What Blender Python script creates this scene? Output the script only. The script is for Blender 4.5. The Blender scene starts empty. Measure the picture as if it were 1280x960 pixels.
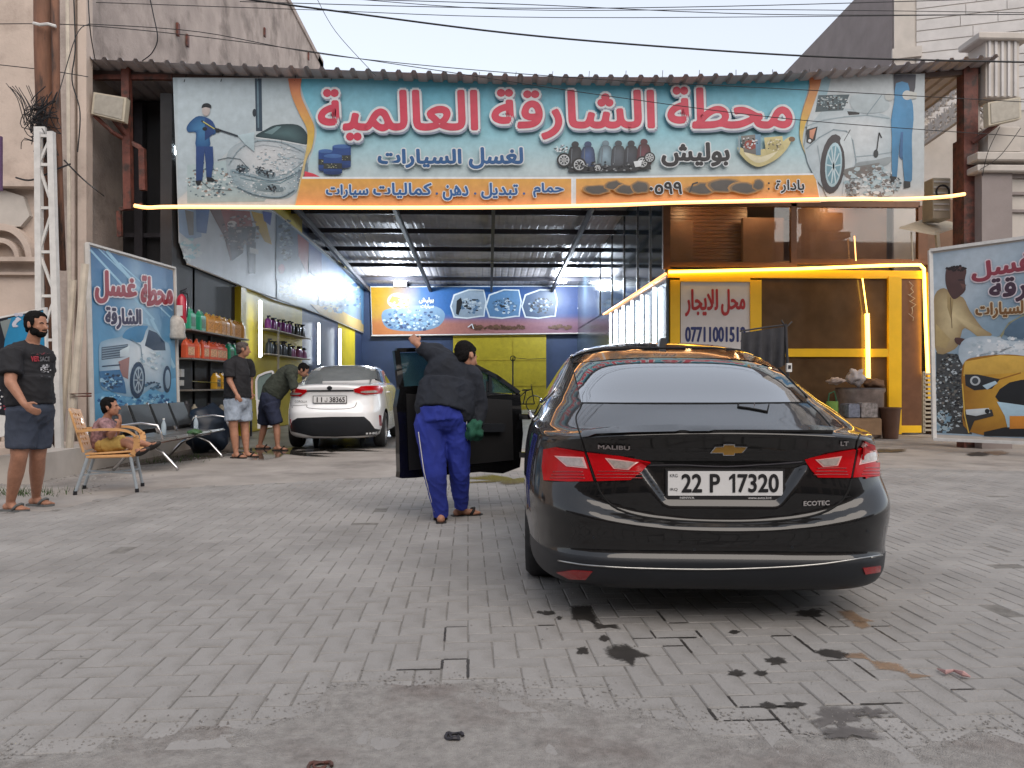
import bpy, bmesh, math, random
import numpy as np
from mathutils import Vector, Matrix, geometry, noise
from mathutils.bvhtree import BVHTree
R = math.radians
random.seed(7)
C = bpy.context.scene.collection
SC = bpy.context.scene

# ------------------------------------------------------------------ camera
CAM_H, FPX, YAW = 1.15, 950.0, math.atan(30/950.0)
cd = bpy.data.cameras.new('camera'); cam = bpy.data.objects.new('camera', cd); C.objects.link(cam)
cam.location = (0, 0, CAM_H); cam.rotation_euler = (R(90), 0, -YAW)
cd.sensor_width = 36; cd.lens = FPX/1280*36; cd.clip_start = .05; cd.clip_end = 3000
SC.camera = cam
# ------------------------------------------------------------------ sky, sun, exposure
SUN_EL, SUN_AZ = R(14), R(158)          # low evening sun behind the viewer, veiled
w = bpy.data.worlds.new('World'); SC.world = w; w.use_nodes = True
nt = w.node_tree; bg = nt.nodes['Background']
sky = nt.nodes.new('ShaderNodeTexSky'); sky.sky_type = 'NISHITA'; sky.sun_disc = False
sky.sun_elevation = SUN_EL; sky.sun_rotation = SUN_AZ; sky.air_density = 1.0; sky.dust_density = .8; sky.ozone_density = 2.0
hs = nt.nodes.new('ShaderNodeHueSaturation'); hs.inputs['Saturation'].default_value = .5; hs.inputs['Value'].default_value = 1.0
mxs = nt.nodes.new('ShaderNodeMix'); mxs.data_type = 'RGBA'; mxs.inputs[0].default_value = .66; mxs.inputs[7].default_value = (2.75, 2.9, 3.25, 1)   # thin even cloud veil
nt.links.new(sky.outputs[0], hs.inputs['Color']); nt.links.new(hs.outputs[0], mxs.inputs[6]); nt.links.new(mxs.outputs[2], bg.inputs['Color'])
bg.inputs['Strength'].default_value = .138
sd = bpy.data.lights.new('sun', 'SUN'); sd.energy = 1.0; sd.angle = R(56); sd.color = (1, .87, .74)
so = bpy.data.objects.new('sun', sd); C.objects.link(so)
sdir = Vector((math.sin(SUN_AZ)*math.cos(R(46)), math.cos(SUN_AZ)*math.cos(R(46)), math.sin(R(46))))
so.rotation_euler = sdir.to_track_quat('Z', 'Y').to_euler(); so.location = (0, -20, 20)
SC.view_settings.view_transform = 'Standard'; SC.view_settings.look = 'None'
SC.view_settings.gamma = 1; SC.view_settings.exposure = 1.22
SC.cycles.max_bounces = 8; SC.cycles.use_denoising = True
try: SC.cycles.sample_clamp_indirect = 6
except Exception: pass

# ------------------------------------------------------------------ measuring helpers
CY, SY = math.cos(YAW), math.sin(YAW)
def ray(px, py):
    a, b = (px-640)/FPX, (480-py)/FPX
    return Vector((a*CY+SY, -a*SY+CY, b))
O3 = Vector((0, 0, CAM_H))
def P(px, py, Y):
    d = ray(px, py); return O3 + d*(Y/d.y)
def G(px, py, z=0.0):
    d = ray(px, py); return O3 + d*((z-CAM_H)/d.z)
def PL(px, py, o, n):
    d = ray(px, py); return O3 + d*((Vector(o)-O3).dot(n)/d.dot(n))

# ------------------------------------------------------------------ materials
MATS = {}
def mat(name, col=(.5, .5, .5), rough=.6, metal=0, var=.12, scale=6, bump=0, bscale=60, coat=0, emit=None, estr=0,
        attr=None, obj_rand=0, island=0, spec=.5, ior=1.45, dirt=None, dirt_s=2.0, dirt_a=(.5, .62), trans=0, coords='Object', stretch=None):
    if name in MATS: return MATS[name]
    m = bpy.data.materials.new(name); m.use_nodes = True; MATS[name] = m
    n = m.node_tree.nodes; l = m.node_tree.links; b = n['Principled BSDF']
    b.inputs['Roughness'].default_value = rough; b.inputs['Metallic'].default_value = metal
    b.inputs['IOR'].default_value = ior; b.inputs['Coat Weight'].default_value = coat; b.inputs['Coat Roughness'].default_value = .03
    b.inputs['Transmission Weight'].default_value = trans
    b.inputs['Specular IOR Level'].default_value = spec
    tc = n.new('ShaderNodeTexCoord'); src = tc.outputs[coords]
    if stretch:
        mp = n.new('ShaderNodeMapping'); mp.inputs['Scale'].default_value = stretch; l.new(src, mp.inputs[0]); src = mp.outputs[0]
    if attr:
        a = n.new('ShaderNodeAttribute'); a.attribute_name = attr; base = a.outputs['Color']
    else:
        rgb = n.new('ShaderNodeRGB'); rgb.outputs[0].default_value = (*col, 1); base = rgb.outputs[0]
    if dirt:
        nz = n.new('ShaderNodeTexNoise'); nz.inputs['Scale'].default_value = dirt_s; nz.inputs['Detail'].default_value = 9; nz.inputs['Roughness'].default_value = .65
        l.new(src, nz.inputs['Vector'])
        mr = n.new('ShaderNodeMapRange'); mr.inputs[1].default_value = dirt_a[0]; mr.inputs[2].default_value = dirt_a[1]; l.new(nz.outputs['Fac'], mr.inputs[0])
        mx = n.new('ShaderNodeMix'); mx.data_type = 'RGBA'; l.new(mr.outputs[0], mx.inputs[0]); l.new(base, mx.inputs[6]); mx.inputs[7].default_value = (*dirt, 1)
        base = mx.outputs[2]
    if var:
        nz = n.new('ShaderNodeTexNoise'); nz.inputs['Scale'].default_value = scale; nz.inputs['Detail'].default_value = 8; nz.inputs['Roughness'].default_value = .6
        l.new(src, nz.inputs['Vector'])
        mr = n.new('ShaderNodeMapRange'); mr.inputs[1].default_value = .3; mr.inputs[2].default_value = .7
        mr.inputs[3].default_value = 1-var; mr.inputs[4].default_value = 1+var; l.new(nz.outputs['Fac'], mr.inputs[0])
        val = mr.outputs[0]
        if obj_rand or island:
            if obj_rand: oi = n.new('ShaderNodeObjectInfo'); ro = oi.outputs['Random']
            else: oi = n.new('ShaderNodeNewGeometry'); ro = oi.outputs['Random Per Island']
            m2 = n.new('ShaderNodeMapRange'); k = obj_rand or island; m2.inputs[3].default_value = 1-k; m2.inputs[4].default_value = 1+k; l.new(ro, m2.inputs[0])
            mm = n.new('ShaderNodeMath'); mm.operation = 'MULTIPLY'; l.new(val, mm.inputs[0]); l.new(m2.outputs[0], mm.inputs[1]); val = mm.outputs[0]
        hv = n.new('ShaderNodeHueSaturation'); l.new(val, hv.inputs['Value']); l.new(base, hv.inputs['Color']); base = hv.outputs[0]
    l.new(base, b.inputs['Base Color'])
    if bump:
        nb = n.new('ShaderNodeTexNoise'); nb.inputs['Scale'].default_value = bscale; nb.inputs['Detail'].default_value = 5; l.new(src, nb.inputs['Vector'])
        bp = n.new('ShaderNodeBump'); bp.inputs['Strength'].default_value = bump; bp.inputs['Distance'].default_value = .02; l.new(nb.outputs['Fac'], bp.inputs['Height']); l.new(bp.outputs[0], b.inputs['Normal'])
    if emit:
        b.inputs['Emission Color'].default_value = (*emit, 1); b.inputs['Emission Strength'].default_value = estr
    return m
def S(r, g, b):                      # sRGB 0..255 -> linear
    f = lambda c: (c/255/12.92) if c <= 10 else ((c/255+.055)/1.055)**2.4
    return (f(r), f(g), f(b))

# ------------------------------------------------------------------ mesh building
class MB:
    def __init__(s): s.v = []; s.f = []; s.mi = []; s.col = []; s.c = None
    def face(s, pts, mi=0, col=None):
        k = len(s.v); s.v += [Vector(p) for p in pts]; s.f.append(list(range(k, k+len(pts)))); s.mi.append(mi)
        if col is not None:
            s.col.append(col if isinstance(col, list) else [col]*len(pts))
        return s
    def mesh(s, vs, fs, mi=0, col=None):
        k = len(s.v); s.v += [Vector(p) for p in vs]
        for f in fs:
            s.f.append([i+k for i in f]); s.mi.append(mi)
            if col is not None: s.col.append([col]*len(f))
        return s
    def hexa(s, b, t, mi=0):         # four bottom and four top points, same turning sense (ccw from above)
        v = list(b)+list(t)
        return s.mesh(v, [(3, 2, 1, 0), (4, 5, 6, 7), (0, 1, 5, 4), (1, 2, 6, 5), (2, 3, 7, 6), (3, 0, 4, 7)], mi)
    def box(s, lo, hi, mi=0, M=None, bev=0):
        x0, y0, z0 = lo; x1, y1, z1 = hi
        if bev:
            e = bev; vs = []; rings = []
            for z, d in ((z0, e), (z0+e, 0), (z1-e, 0), (z1, e)):
                rings.append([(x0+d+ (0 if d else 0), y0+d, z), (x1-d, y0+d, z), (x1-d, y1-d, z), (x0+d, y1-d, z)])
            vs = sum(rings, []); fs = [(3, 2, 1, 0), (12, 13, 14, 15)]
            for k in range(3):
                for i in range(4):
                    j = (i+1) % 4; fs.append((k*4+i, k*4+j, k*4+4+j, k*4+4+i))
        else:
            vs = [(x0, y0, z0), (x1, y0, z0), (x1, y1, z0), (x0, y1, z0), (x0, y0, z1), (x1, y0, z1), (x1, y1, z1), (x0, y1, z1)]
            fs = [(3, 2, 1, 0), (4, 5, 6, 7), (0, 1, 5, 4), (1, 2, 6, 5), (2, 3, 7, 6), (3, 0, 4, 7)]
        vs = [Vector(v) for v in vs]
        if M is not None: vs = [M @ v for v in vs]
        return s.mesh(vs, fs, mi)
    def bar(s, p, q, wx=.05, wz=None, mi=0, up=(0, 0, 1)):     # rectangular bar between two points
        p, q = Vector(p), Vector(q); wz = wz or wx; d = (q-p).normalized(); up = Vector(up)
        if abs(d.dot(up)) > .97: up = Vector((0, 1, 0)) if abs(d.y) < .9 else Vector((1, 0, 0))
        a = d.cross(up).normalized(); b = a.cross(d).normalized(); a, b = a*wx/2, b*wz/2
        vs = [p-a-b, p+a-b, p+a+b, p-a+b, q-a-b, q+a-b, q+a+b, q-a+b]
        return s.mesh(vs, [(0, 1, 2, 3), (7, 6, 5, 4), (4, 5, 1, 0), (5, 6, 2, 1), (6, 7, 3, 2), (7, 4, 0, 3)], mi)
    def tube(s, pts, r, n=8, mi=0, cap=True):
        pts = [Vector(p) for p in pts]; rr = r if isinstance(r, (list, tuple)) else [r]*len(pts)
        d0 = (pts[1]-pts[0]).normalized(); u = d0.orthogonal().normalized(); rings = []
        for i, p in enumerate(pts):
            d = ((pts[min(i+1, len(pts)-1)]-pts[i]).normalized() + (pts[i]-pts[max(i-1, 0)]).normalized())
            d = d.normalized() if d.length > 1e-6 else d0
            u = (u - d*u.dot(d)).normalized(); v = d.cross(u)
            rings.append([p+(u*math.cos(2*math.pi*k/n)+v*math.sin(2*math.pi*k/n))*rr[i] for k in range(n)])
        vs = sum(rings, []); fs = []
        for i in range(len(pts)-1):
            for k in range(n):
                j = (k+1) % n; fs.append((i*n+k, i*n+j, i*n+n+j, i*n+n+k))
        if cap: fs.append(tuple(range(n-1, -1, -1))); fs.append(tuple((len(pts)-1)*n+k for k in range(n)))
        return s.mesh(vs, fs, mi)
    def lathe(s, prof, o=(0, 0, 0), n=16, axis='Z', mi=0, M=None):     # prof: (r, h)
        vs = []; fs = []; o = Vector(o)
        for r, h in prof:
            for k in range(n):
                a = 2*math.pi*k/n; c, d = r*math.cos(a), r*math.sin(a)
                p = Vector((c, d, h)) if axis == 'Z' else (Vector((c, h, d)) if axis == 'Y' else Vector((h, c, d)))
                if M is not None: p = M @ p
                vs.append(o+p)
        for i in range(len(prof)-1):
            for k in range(n):
                j = (k+1) % n; fs.append((i*n+k, i*n+j, i*n+n+j, i*n+n+k))
        return s.mesh(vs, fs, mi)
    def prism(s, pts, d, mi=0):      # flat polygon swept by vector d
        pts = [Vector(p) for p in pts]; d = Vector(d); n = len(pts)
        tri = geometry.tessellate_polygon([pts]); vs = pts+[p+d for p in pts]
        fs = [tuple(t) for t in tri]+[tuple(i+n for i in reversed(t)) for t in tri]
        fs += [(i, (i+1) % n, (i+1) % n+n, i+n) for i in range(n)]
        return s.mesh(vs, fs, mi)
    def build(s, name, mats, parent=None, smooth=False, autos=False):
        me = bpy.data.meshes.new(name)
        o0 = parent_origin(parent)
        vs = [v-o0 for v in s.v] if o0 is not None else s.v
        me.from_pydata([tuple(v) for v in vs], [], s.f)
        for m in (mats if isinstance(mats, (list, tuple)) else [mats]): me.materials.append(m)
        if any(s.mi): me.polygons.foreach_set('material_index', s.mi)
        if s.col:
            ca = me.color_attributes.new('Col', 'FLOAT_COLOR', 'CORNER'); flat = []
            for c in s.col:
                for q in c: flat += [q[0]*.66, q[1]*.66, q[2]*.66, 1.0]
            ca.data.foreach_set('color', flat)
        if smooth or autos: me.polygons.foreach_set('use_smooth', [True]*len(me.polygons))
        me.validate(); me.update()
        if not s.col or autos: fixn(me, autos)
        o = bpy.data.objects.new(name, me); C.objects.link(o)
        if parent is not None: o.parent = parent
        return o
def fixn(me, autos=False):
    bm = bmesh.new(); bm.from_mesh(me)
    if autos: bmesh.ops.remove_doubles(bm, verts=bm.verts, dist=1e-5)
    bmesh.ops.recalc_face_normals(bm, faces=bm.faces); 
    if autos:
        for e in bm.edges:
            if len(e.link_faces) == 2 and e.calc_face_angle(0) > R(35): e.smooth = False
    bm.to_mesh(me); bm.free()
def parent_origin(p):                # parts are written in world coordinates unless the thing is 'local'
    if p is None: return None
    v = Vector((0, 0, 0)); q = p
    while q is not None:
        if q.get('_local'): return None
        v += q.location; q = q.parent
    return v
def thing(name, label, cat, loc=(0, 0, 0), group=None, rz=0, local=False):
    o = bpy.data.objects.new(name, None); C.objects.link(o); o.location = loc; o.rotation_euler = (0, 0, rz); o.empty_display_size = .2
    o['label'] = label; o['category'] = cat
    if group: o['group'] = group
    if local: o['_local'] = 1
    return o
def tag(o, label, cat, group=None):
    o['label'] = label; o['category'] = cat
    if group: o['group'] = group
    return o
def struct(o): o['kind'] = 'structure'; return o
def dup(o, parent=None, loc=None, rz=None, label=None):
    c = o.copy(); C.objects.link(c)
    if parent is not None: c.parent = parent
    if loc is not None: c.location = loc
    if rz is not None: c.rotation_euler = (0, 0, rz)
    if label: c['label'] = label
    for ch in list(o.children): dup(ch, c)
    return c

# ------------------------------------------------------------------ lettering
AR = {}
for i, (ch, n, st) in enumerate([('ا', 2, 0xFE8D), ('ب', 4, 0xFE8F), ('ة', 2, 0xFE93), ('ت', 4, 0xFE95), ('ج', 4, 0xFE9D), ('ح', 4, 0xFEA1),
        ('د', 2, 0xFEA9), ('ر', 2, 0xFEAD), ('ز', 2, 0xFEAF), ('س', 4, 0xFEB1), ('ش', 4, 0xFEB5), ('ط', 4, 0xFEC1), ('ع', 4, 0xFEC9), ('غ', 4, 0xFECD),
        ('ق', 4, 0xFED5), ('ك', 4, 0xFED9), ('ل', 4, 0xFEDD), ('م', 4, 0xFEE1), ('ن', 4, 0xFEE5), ('ه', 4, 0xFEE9), ('و', 2, 0xFEED), ('ي', 4, 0xFEF1)]):
    AR[ch] = (n, st)
def shape_ar(s):
    out = []; i = 0; prev = False
    while i < len(s):
        ch = s[i]
        if ch == 'ل' and i+1 < len(s) and s[i+1] == 'ا':
            out.append(chr(0xFEFC if prev else 0xFEFB)); prev = False; i += 2; continue
        if ch in AR:
            n, st = AR[ch]; nxt = i+1 < len(s) and s[i+1] in AR and n == 4
            if prev and nxt: k = 3
            elif prev: k = 1
            elif nxt: k = 2
            else: k = 0
            out.append(chr(st+k)); prev = (n == 4) and nxt
        else: out.append(ch); prev = False
        i += 1
    return ''.join(reversed(out))
TC = {}
def glyphs(s, res=3, offset=0.0, ar=False):
    key = (s, res, offset)
    if key in TC: return TC[key]
    c = bpy.data.curves.new('lettering', 'FONT'); c.body = shape_ar(s) if ar else s; c.size = 1; c.resolution_u = res; c.offset = offset; c.fill_mode = 'FRONT'
    o = bpy.data.objects.new('lettering', c); C.objects.link(o)
    dg = bpy.context.evaluated_depsgraph_get(); dg.update(); e = o.evaluated_get(dg); m = e.to_mesh()
    vs = [(v.co.x, v.co.y) for v in m.vertices]; fs = [tuple(p.vertices) for p in m.polygons]
    e.to_mesh_clear(); bpy.data.objects.remove(o); bpy.data.curves.remove(c)
    xs = [v[0] for v in vs]; ys = [v[1] for v in vs]; bb = (min(xs), min(ys), max(xs), max(ys))
    TC[key] = (vs, fs, bb); return TC[key]
def has_ar(s): return any(c in AR for c in s)

class Print:                         # flat printed artwork lying on a plane, traced in picture units and laid on the real surface
    def __init__(s, o, n, step=.0012): s.o = Vector(o); s.n = Vector(n).normalized(); s.mb = MB(); s.k = 1; s.step = step; s.gain = 1.0
    def pt(s, px, py, k=None):
        o = s.o + s.n*((k if k is not None else s.k)*s.step)
        return PL(px, py, o, s.n)
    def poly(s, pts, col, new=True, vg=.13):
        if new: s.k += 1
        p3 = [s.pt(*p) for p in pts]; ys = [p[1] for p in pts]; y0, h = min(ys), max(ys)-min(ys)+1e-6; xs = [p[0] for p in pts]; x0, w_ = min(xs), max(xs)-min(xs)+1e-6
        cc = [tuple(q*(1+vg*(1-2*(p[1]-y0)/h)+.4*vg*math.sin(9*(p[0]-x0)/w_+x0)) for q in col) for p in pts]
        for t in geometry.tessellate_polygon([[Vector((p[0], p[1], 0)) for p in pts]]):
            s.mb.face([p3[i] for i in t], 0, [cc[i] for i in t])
    def fan(s, pts, cin, cout, ctr=None):          # printed shape shading from one tone to another
        s.k += 1; c = ctr or (sum(p[0] for p in pts)/len(pts), sum(p[1] for p in pts)/len(pts)); mid = [(c[0]+(p[0]-c[0])*.5, c[1]+(p[1]-c[1])*.5) for p in pts]
        cm = tuple(.55*x+.45*y for x, y in zip(cin, cout)); n = len(pts); A = [s.pt(*p) for p in pts]; B = [s.pt(*p) for p in mid]; O_ = s.pt(*c)
        for i in range(n):
            j = (i+1) % n; s.mb.face([A[i], A[j], B[j], B[i]], 0, [cout, cout, cm, cm]); s.mb.face([B[i], B[j], O_], 0, [cm, cm, cin])
    def ell(s, cx, cy, rx, ry, col, n=20, rot=0, new=True):
        c, d = math.cos(rot), math.sin(rot)
        s.poly([(cx+rx*math.cos(a)*c-ry*math.sin(a)*d, cy+rx*math.cos(a)*d+ry*math.sin(a)*c) for a in [2*math.pi*i/n for i in range(n)]], col, new)
    def line(s, pts, wd, col, new=True):
        if new: s.k += 1
        for a, b in zip(pts[:-1], pts[1:]):
            d = Vector((b[0]-a[0], b[1]-a[1])); 
            if d.length < 1e-6: continue
            nn = Vector((-d.y, d.x)).normalized()*wd/2; e = d.normalized()*wd*.2
            s.mb.face([s.pt(a[0]+nn.x-e.x, a[1]+nn.y-e.y), s.pt(b[0]+nn.x+e.x, b[1]+nn.y+e.y), s.pt(b[0]-nn.x+e.x, b[1]-nn.y+e.y), s.pt(a[0]-nn.x-e.x, a[1]-nn.y-e.y)], 0, col)
    def grid(s, quad, nx, ny, cf):   # quad tl,tr,br,bl ; cf(u,v) -> colour
        s.k += 1
        def q(u, v):
            a = Vector(quad[0]).lerp(Vector(quad[1]), u); b = Vector(quad[3]).lerp(Vector(quad[2]), u); c = a.lerp(b, v); return s.pt(c.x, c.y)
        g = [[q(i/nx, j/ny) for i in range(nx+1)] for j in range(ny+1)]; cc = [[cf(i/nx, j/ny) for i in range(nx+1)] for j in range(ny+1)]
        for j in range(ny):
            for i in range(nx):
                s.mb.face([g[j][i], g[j][i+1], g[j+1][i+1], g[j+1][i]], 0, [cc[j][i], cc[j][i+1], cc[j+1][i+1], cc[j+1][i]])
    def splat(s, cx, cy, rx, ry, n, cols, size=(1, 3), seed=1):
        rn = random.Random(seed); s.k += 1
        for i in range(n):
            a = rn.uniform(0, 6.28); r = math.sqrt(rn.random()); x, y = cx+rx*r*math.cos(a), cy+ry*r*math.sin(a); z = rn.uniform(*size)
            m = rn.randint(4, 6); ph = rn.uniform(0, 6)
            s.mb.face([s.pt(x+z*rn.uniform(.6, 1.2)*math.cos(ph+6.283*j/m), y+z*.7*rn.uniform(.6, 1.2)*math.sin(ph+6.283*j/m), s.k+i*.004) for j in range(m)], 0, rn.choice(cols))
    def text(s, t, quad, col, bold=0, outline=0, ocol=(1, 1, 1), res=3, shear=0, shadow=None):
        """quad: tl,tr,br,bl in picture units, filled by the glyphs' own box; bold/outline in picture px"""
        vs, fs, bb = glyphs(t, res, 0, has_ar(t)); W, H = bb[2]-bb[0], bb[3]-bb[1]
        a = [Vector(q) for q in quad]; pxw = (a[1]-a[0]).length; pxh = (a[3]-a[0]).length; k0 = s.k; U_ = .0011/s.step
        def lay(rad, c, nd, ox=0, oy=0):
            s.k += 2.2*U_; ds = [(0, 0)]+([(rad*math.cos(6.2832*i/nd), rad*math.sin(6.2832*i/nd)) for i in range(nd)] if rad else [])
            for j, (dx, dy) in enumerate(ds):
                p2 = []
                for x, y in vs:
                    u, v = (x-bb[0])/W, 1-(y-bb[1])/H
                    p = a[0].lerp(a[1], u).lerp(a[3].lerp(a[2], u), v); p2.append((p.x+dx+ox+shear*(1-v)*pxh, p.y+dy+oy))
                for n_, f in enumerate(fs): s.mb.face([s.pt(*p2[i], s.k+(.055*j+.17*(n_ % 7))*U_) for i in f], 0, c)
        if shadow: lay(shadow[2], shadow[3], 10, shadow[0], shadow[1])
        if outline: lay(outline+bold, ocol, 10)
        lay(bold, col, 8); s.k = k0
    def rtext(s, t, x0, y0, x1, y1, col, **k): s.text(t, [(x0, y0), (x1, y0), (x1, y1), (x0, y1)], col, **k)
    def build(s, name, m, parent, gain=1.0):
        if gain != 1: s.mb.col = [[tuple(min(.92/.66, x*gain) for x in q) for q in c] for c in s.mb.col]
        return s.mb.build(name, m, parent)
def smoothpoly(pts, n=6, closed=True):
    """Catmull-Rom through 2D points"""
    out = []; m = len(pts); rng = range(m) if closed else range(m-1)
    for i in rng:
        p0, p1, p2, p3 = (pts[(i-1) % m], pts[i], pts[(i+1) % m], pts[(i+2) % m]) if closed else (pts[max(i-1, 0)], pts[i], pts[i+1], pts[min(i+2, m-1)])
        for k in range(n):
            t = k/n; out.append(tuple(.5*((2*b)+(-a+c)*t+(2*a-5*b+4*c-d)*t*t+(-a+3*b-3*c+d)*t**3) for a, b, c, d in zip(p0, p1, p2, p3)))
    if not closed: out.append(tuple(pts[-1]))
    return out
# ------------------------------------------------------------------ palette
m_ground = mat('dusty_concrete', (.31, .285, .262), .85, var=.22, scale=1.3, bump=.25, bscale=45, dirt=(.17, .155, .145), dirt_s=.9, dirt_a=(.5, .72))
m_apron = mat('worn_cement', (.315, .298, .28), .9, var=.22, scale=26, bump=.8, bscale=190, dirt=(.20, .17, .155), dirt_s=2.4, dirt_a=(.5, .72))
m_joint = mat('joint_sand', (.175, .165, .152), .95, var=.3, scale=14, bump=.4, bscale=90)
m_paver = mat('paver_concrete', (.284, .272, .260), .78, var=.16, scale=1.0, bump=.3, bscale=120, obj_rand=.045, dirt=(.175, .165, .152), dirt_s=2.2, dirt_a=(.45, .7))
m_paver2 = mat('paver_concrete_far', (.284, .272, .260), .78, var=.18, scale=1.2, bump=.3, bscale=120, island=.045, dirt=(.195, .185, .175), dirt_s=.7, dirt_a=(.45, .7))
m_oil = mat('oily_damp_mark', (.022, .02, .018), .45, var=.4, scale=20)
m_rustmark = mat('rusty_water_mark', (.30, .15, .07), .4, var=.35, scale=14)
m_wall = mat('grey_plaster', (.38, .32, .285), .9, var=.24, scale=1.1, bump=.6, bscale=25, dirt=(.20, .165, .145), dirt_s=.8, dirt_a=(.5, .66))
m_plast = mat('pink_plaster', (.50, .41, .35), .88, var=.12, scale=1.5, bump=.25, bscale=30, dirt=(.33, .26, .22), dirt_s=1.0, dirt_a=(.5, .7))
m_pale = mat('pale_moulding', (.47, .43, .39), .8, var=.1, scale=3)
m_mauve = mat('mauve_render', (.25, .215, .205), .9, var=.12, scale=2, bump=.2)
m_clad = mat('stone_cladding', (.50, .48, .47), .7, var=.10, scale=3, island=.05)
m_rust = mat('rusty_red_steel', (.13, .042, .03), .6, var=.4, scale=9, bump=.2, dirt=(.05, .03, .025), dirt_s=5)
m_rustpole = mat('rusty_pole', (.16, .075, .045), .75, var=.45, scale=6, bump=.35, stretch=(1, 1, .2), dirt=(.045, .03, .025), dirt_s=7)
m_white = mat('white_painted_steel', (.60, .59, .57), .5, var=.12, scale=8)
m_cream = mat('cream_pipe', (.50, .44, .36), .6, var=.18, scale=5)
m_sheet = mat('corrugated_steel', (.42, .39, .40), .5, metal=.3, var=.2, scale=2.5)
m_purlin = mat('dark_steel', (.035, .033, .04), .5, metal=.3, var=.2)
m_black = mat('black_panel', (.013, .013, .016), .45, var=.2, scale=3)
m_dark = mat('charcoal_wall', (.03, .029, .031), .6, var=.25, scale=2, bump=.1)
m_navy = mat('navy_panel', (.03, .045, .09), .4, var=.15, scale=2)
m_yellow = mat('yellow_panel', (.52, .40, .015), .42, var=.12, scale=2)
m_yframe = mat('yellow_aluminium', (.88, .52, .012), .38, var=.06, scale=3, coat=.3)
m_bframe = mat('brown_aluminium', (.16, .075, .04), .35, var=.15, metal=.2)
m_wood = mat('varnished_wood', (.17, .08, .04), .35, var=.35, scale=5, stretch=(1, 1, 14))
m_brownwall = mat('brown_shop_interior', (.17, .09, .05), .55, var=.25, scale=2)
m_glass = mat('shop_glass', (.10, .06, .032), .05, var=.35, scale=1.2, spec=.5, ior=1.45)
m_mirror = mat('blue_tinted_glass', (.07, .10, .13), .08, metal=.55, var=.12, scale=1.0)
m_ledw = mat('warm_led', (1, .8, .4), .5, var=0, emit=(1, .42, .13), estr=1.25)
m_ledy = mat('yellow_led', (1, .8, .3), .5, var=0, emit=(1, .58, .08), estr=3.4)
m_tube = mat('cold_tube', (1, 1, 1), .5, var=0, emit=(.84, .92, 1), estr=6)
m_flood = mat('cold_flood', (1, 1, 1), .5, var=0, emit=(.84, .93, 1), estr=30)
m_print = mat('banner_print', attr='Col', rough=.42, var=.10, scale=7, bump=.5, bscale=2.2)
m_print2 = mat('wavy_vinyl_print', attr='Col', rough=.45, var=.10, scale=1.6, bump=.5, bscale=2.2, spec=.4)
m_vinyl = mat('white_vinyl', (.56, .60, .62), .42, var=.06, scale=1.5, bump=.2, bscale=2)
m_cable = mat('black_cable', (.012, .012, .014), .6, var=0)
m_green = mat('weed_green', (.04, .075, .018), .8, var=.5, scale=30)
m_dirt = mat('dark_soil', (.10, .08, .065), .95, var=.35, scale=9, bump=.5)
m_chrome = mat('chrome', (.62, .62, .63), .18, metal=1, var=.05)
m_ac = mat('cream_casing', (.45, .40, .31), .5, var=.1)
m_screen = mat('floodlight_glass', (.32, .29, .24), .3, var=.15, scale=10)
m_card = mat('cardboard', (.30, .19, .11), .85, var=.15, scale=6)

def pbox(mb, x0, y0, x1, y1, Y, d, mi=0, bev=0):      # picture rectangle standing at depth Y, d metres thick
    a, b = P(x0, y1, Y), P(x1, y0, Y)
    return mb.box((a.x, Y, a.z), (b.x, Y+d, b.z), mi, bev=bev)

# ------------------------------------------------------------------ ground
g = MB(); g.face([(-400, -60, 0), (400, -60, 0), (400, 700, 0), (-400, 700, 0)])
struct(g.build('ground', m_ground))
# irregular edge of the paved yard
pav_edge = [G(x, y) for x, y in [(-140, 945), (0, 938), (150, 930), (240, 915), (330, 902), (372, 880), (410, 862), (440, 855), (560, 856), (640, 858), (700, 868), (790, 890), (880, 905), (960, 914), (1100, 916), (1280, 918), (1420, 920)]]
far_edge = [G(x, y) for x, y in [(1500, 596), (1280, 590), (1100, 586), (900, 582), (640, 590), (480, 598), (330, 606), (200, 612), (60, 640), (-200, 652)]]
vis_poly = [(p.x, p.y) for p in pav_edge+far_edge]
pav_poly = [(-4.6, 1.9), (4.6, 1.9)]+[(p.x, p.y) for p in far_edge]
def inside(x, y, poly=pav_poly):
    r = False; j = len(poly)-1
    for i in range(len(poly)):
        xi, yi = poly[i]; xj, yj = poly[j]
        if (yi > y) != (yj > y) and x < (xj-xi)*(y-yi)/(yj-yi)+xi: r = not r
        j = i
    return r
s = MB(); pts = [Vector((x, y, .0088)) for x, y in pav_poly]
for t in geometry.tessellate_polygon([pts]): s.face([pts[i] for i in t])
pavement = struct(s.build('pavement', m_joint))
U = .105
def paver_mb(w_, l_, jx=0, jz=0, tilt=(0, 0), rnd=None):
    g_ = .0022; x0, y0, x1, y1 = -w_/2+g_, -l_/2+g_, w_/2-g_, l_/2-g_; e = .004; vs = []
    for z, d in ((-.006, 0), (.008, 0), (.012, e)):
        for x, y in ((x0+d, y0+d), (x1-d, y0+d), (x1-d, y1-d), (x0+d, y1-d)): vs.append((x, y, z))
    fs = [(8, 9, 10, 11)]
    for k in range(2):
        for i in range(4): fs.append((k*4+i, k*4+(i+1) % 4, k*4+4+(i+1) % 4, k*4+4+i))
    return vs, fs
cells = []
ang = R(1.5); ca, sa = math.cos(ang), math.sin(ang)
for i in range(-100, 100):
    for j in range(10, 105):
        k = (i-j) % 4
        if k == 0: cx, cy, hz = i+1, j+.5, 0
        elif k == 3: cx, cy, hz = i+.5, j+1, 1
        else: continue
        X, Y = cx*U, cy*U; X, Y = X*ca-Y*sa, X*sa+Y*ca
        if inside(X, Y): cells.append((X, Y, hz))
def inview(X, Y): 
    return abs(X-.032*Y)/Y < .70
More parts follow.
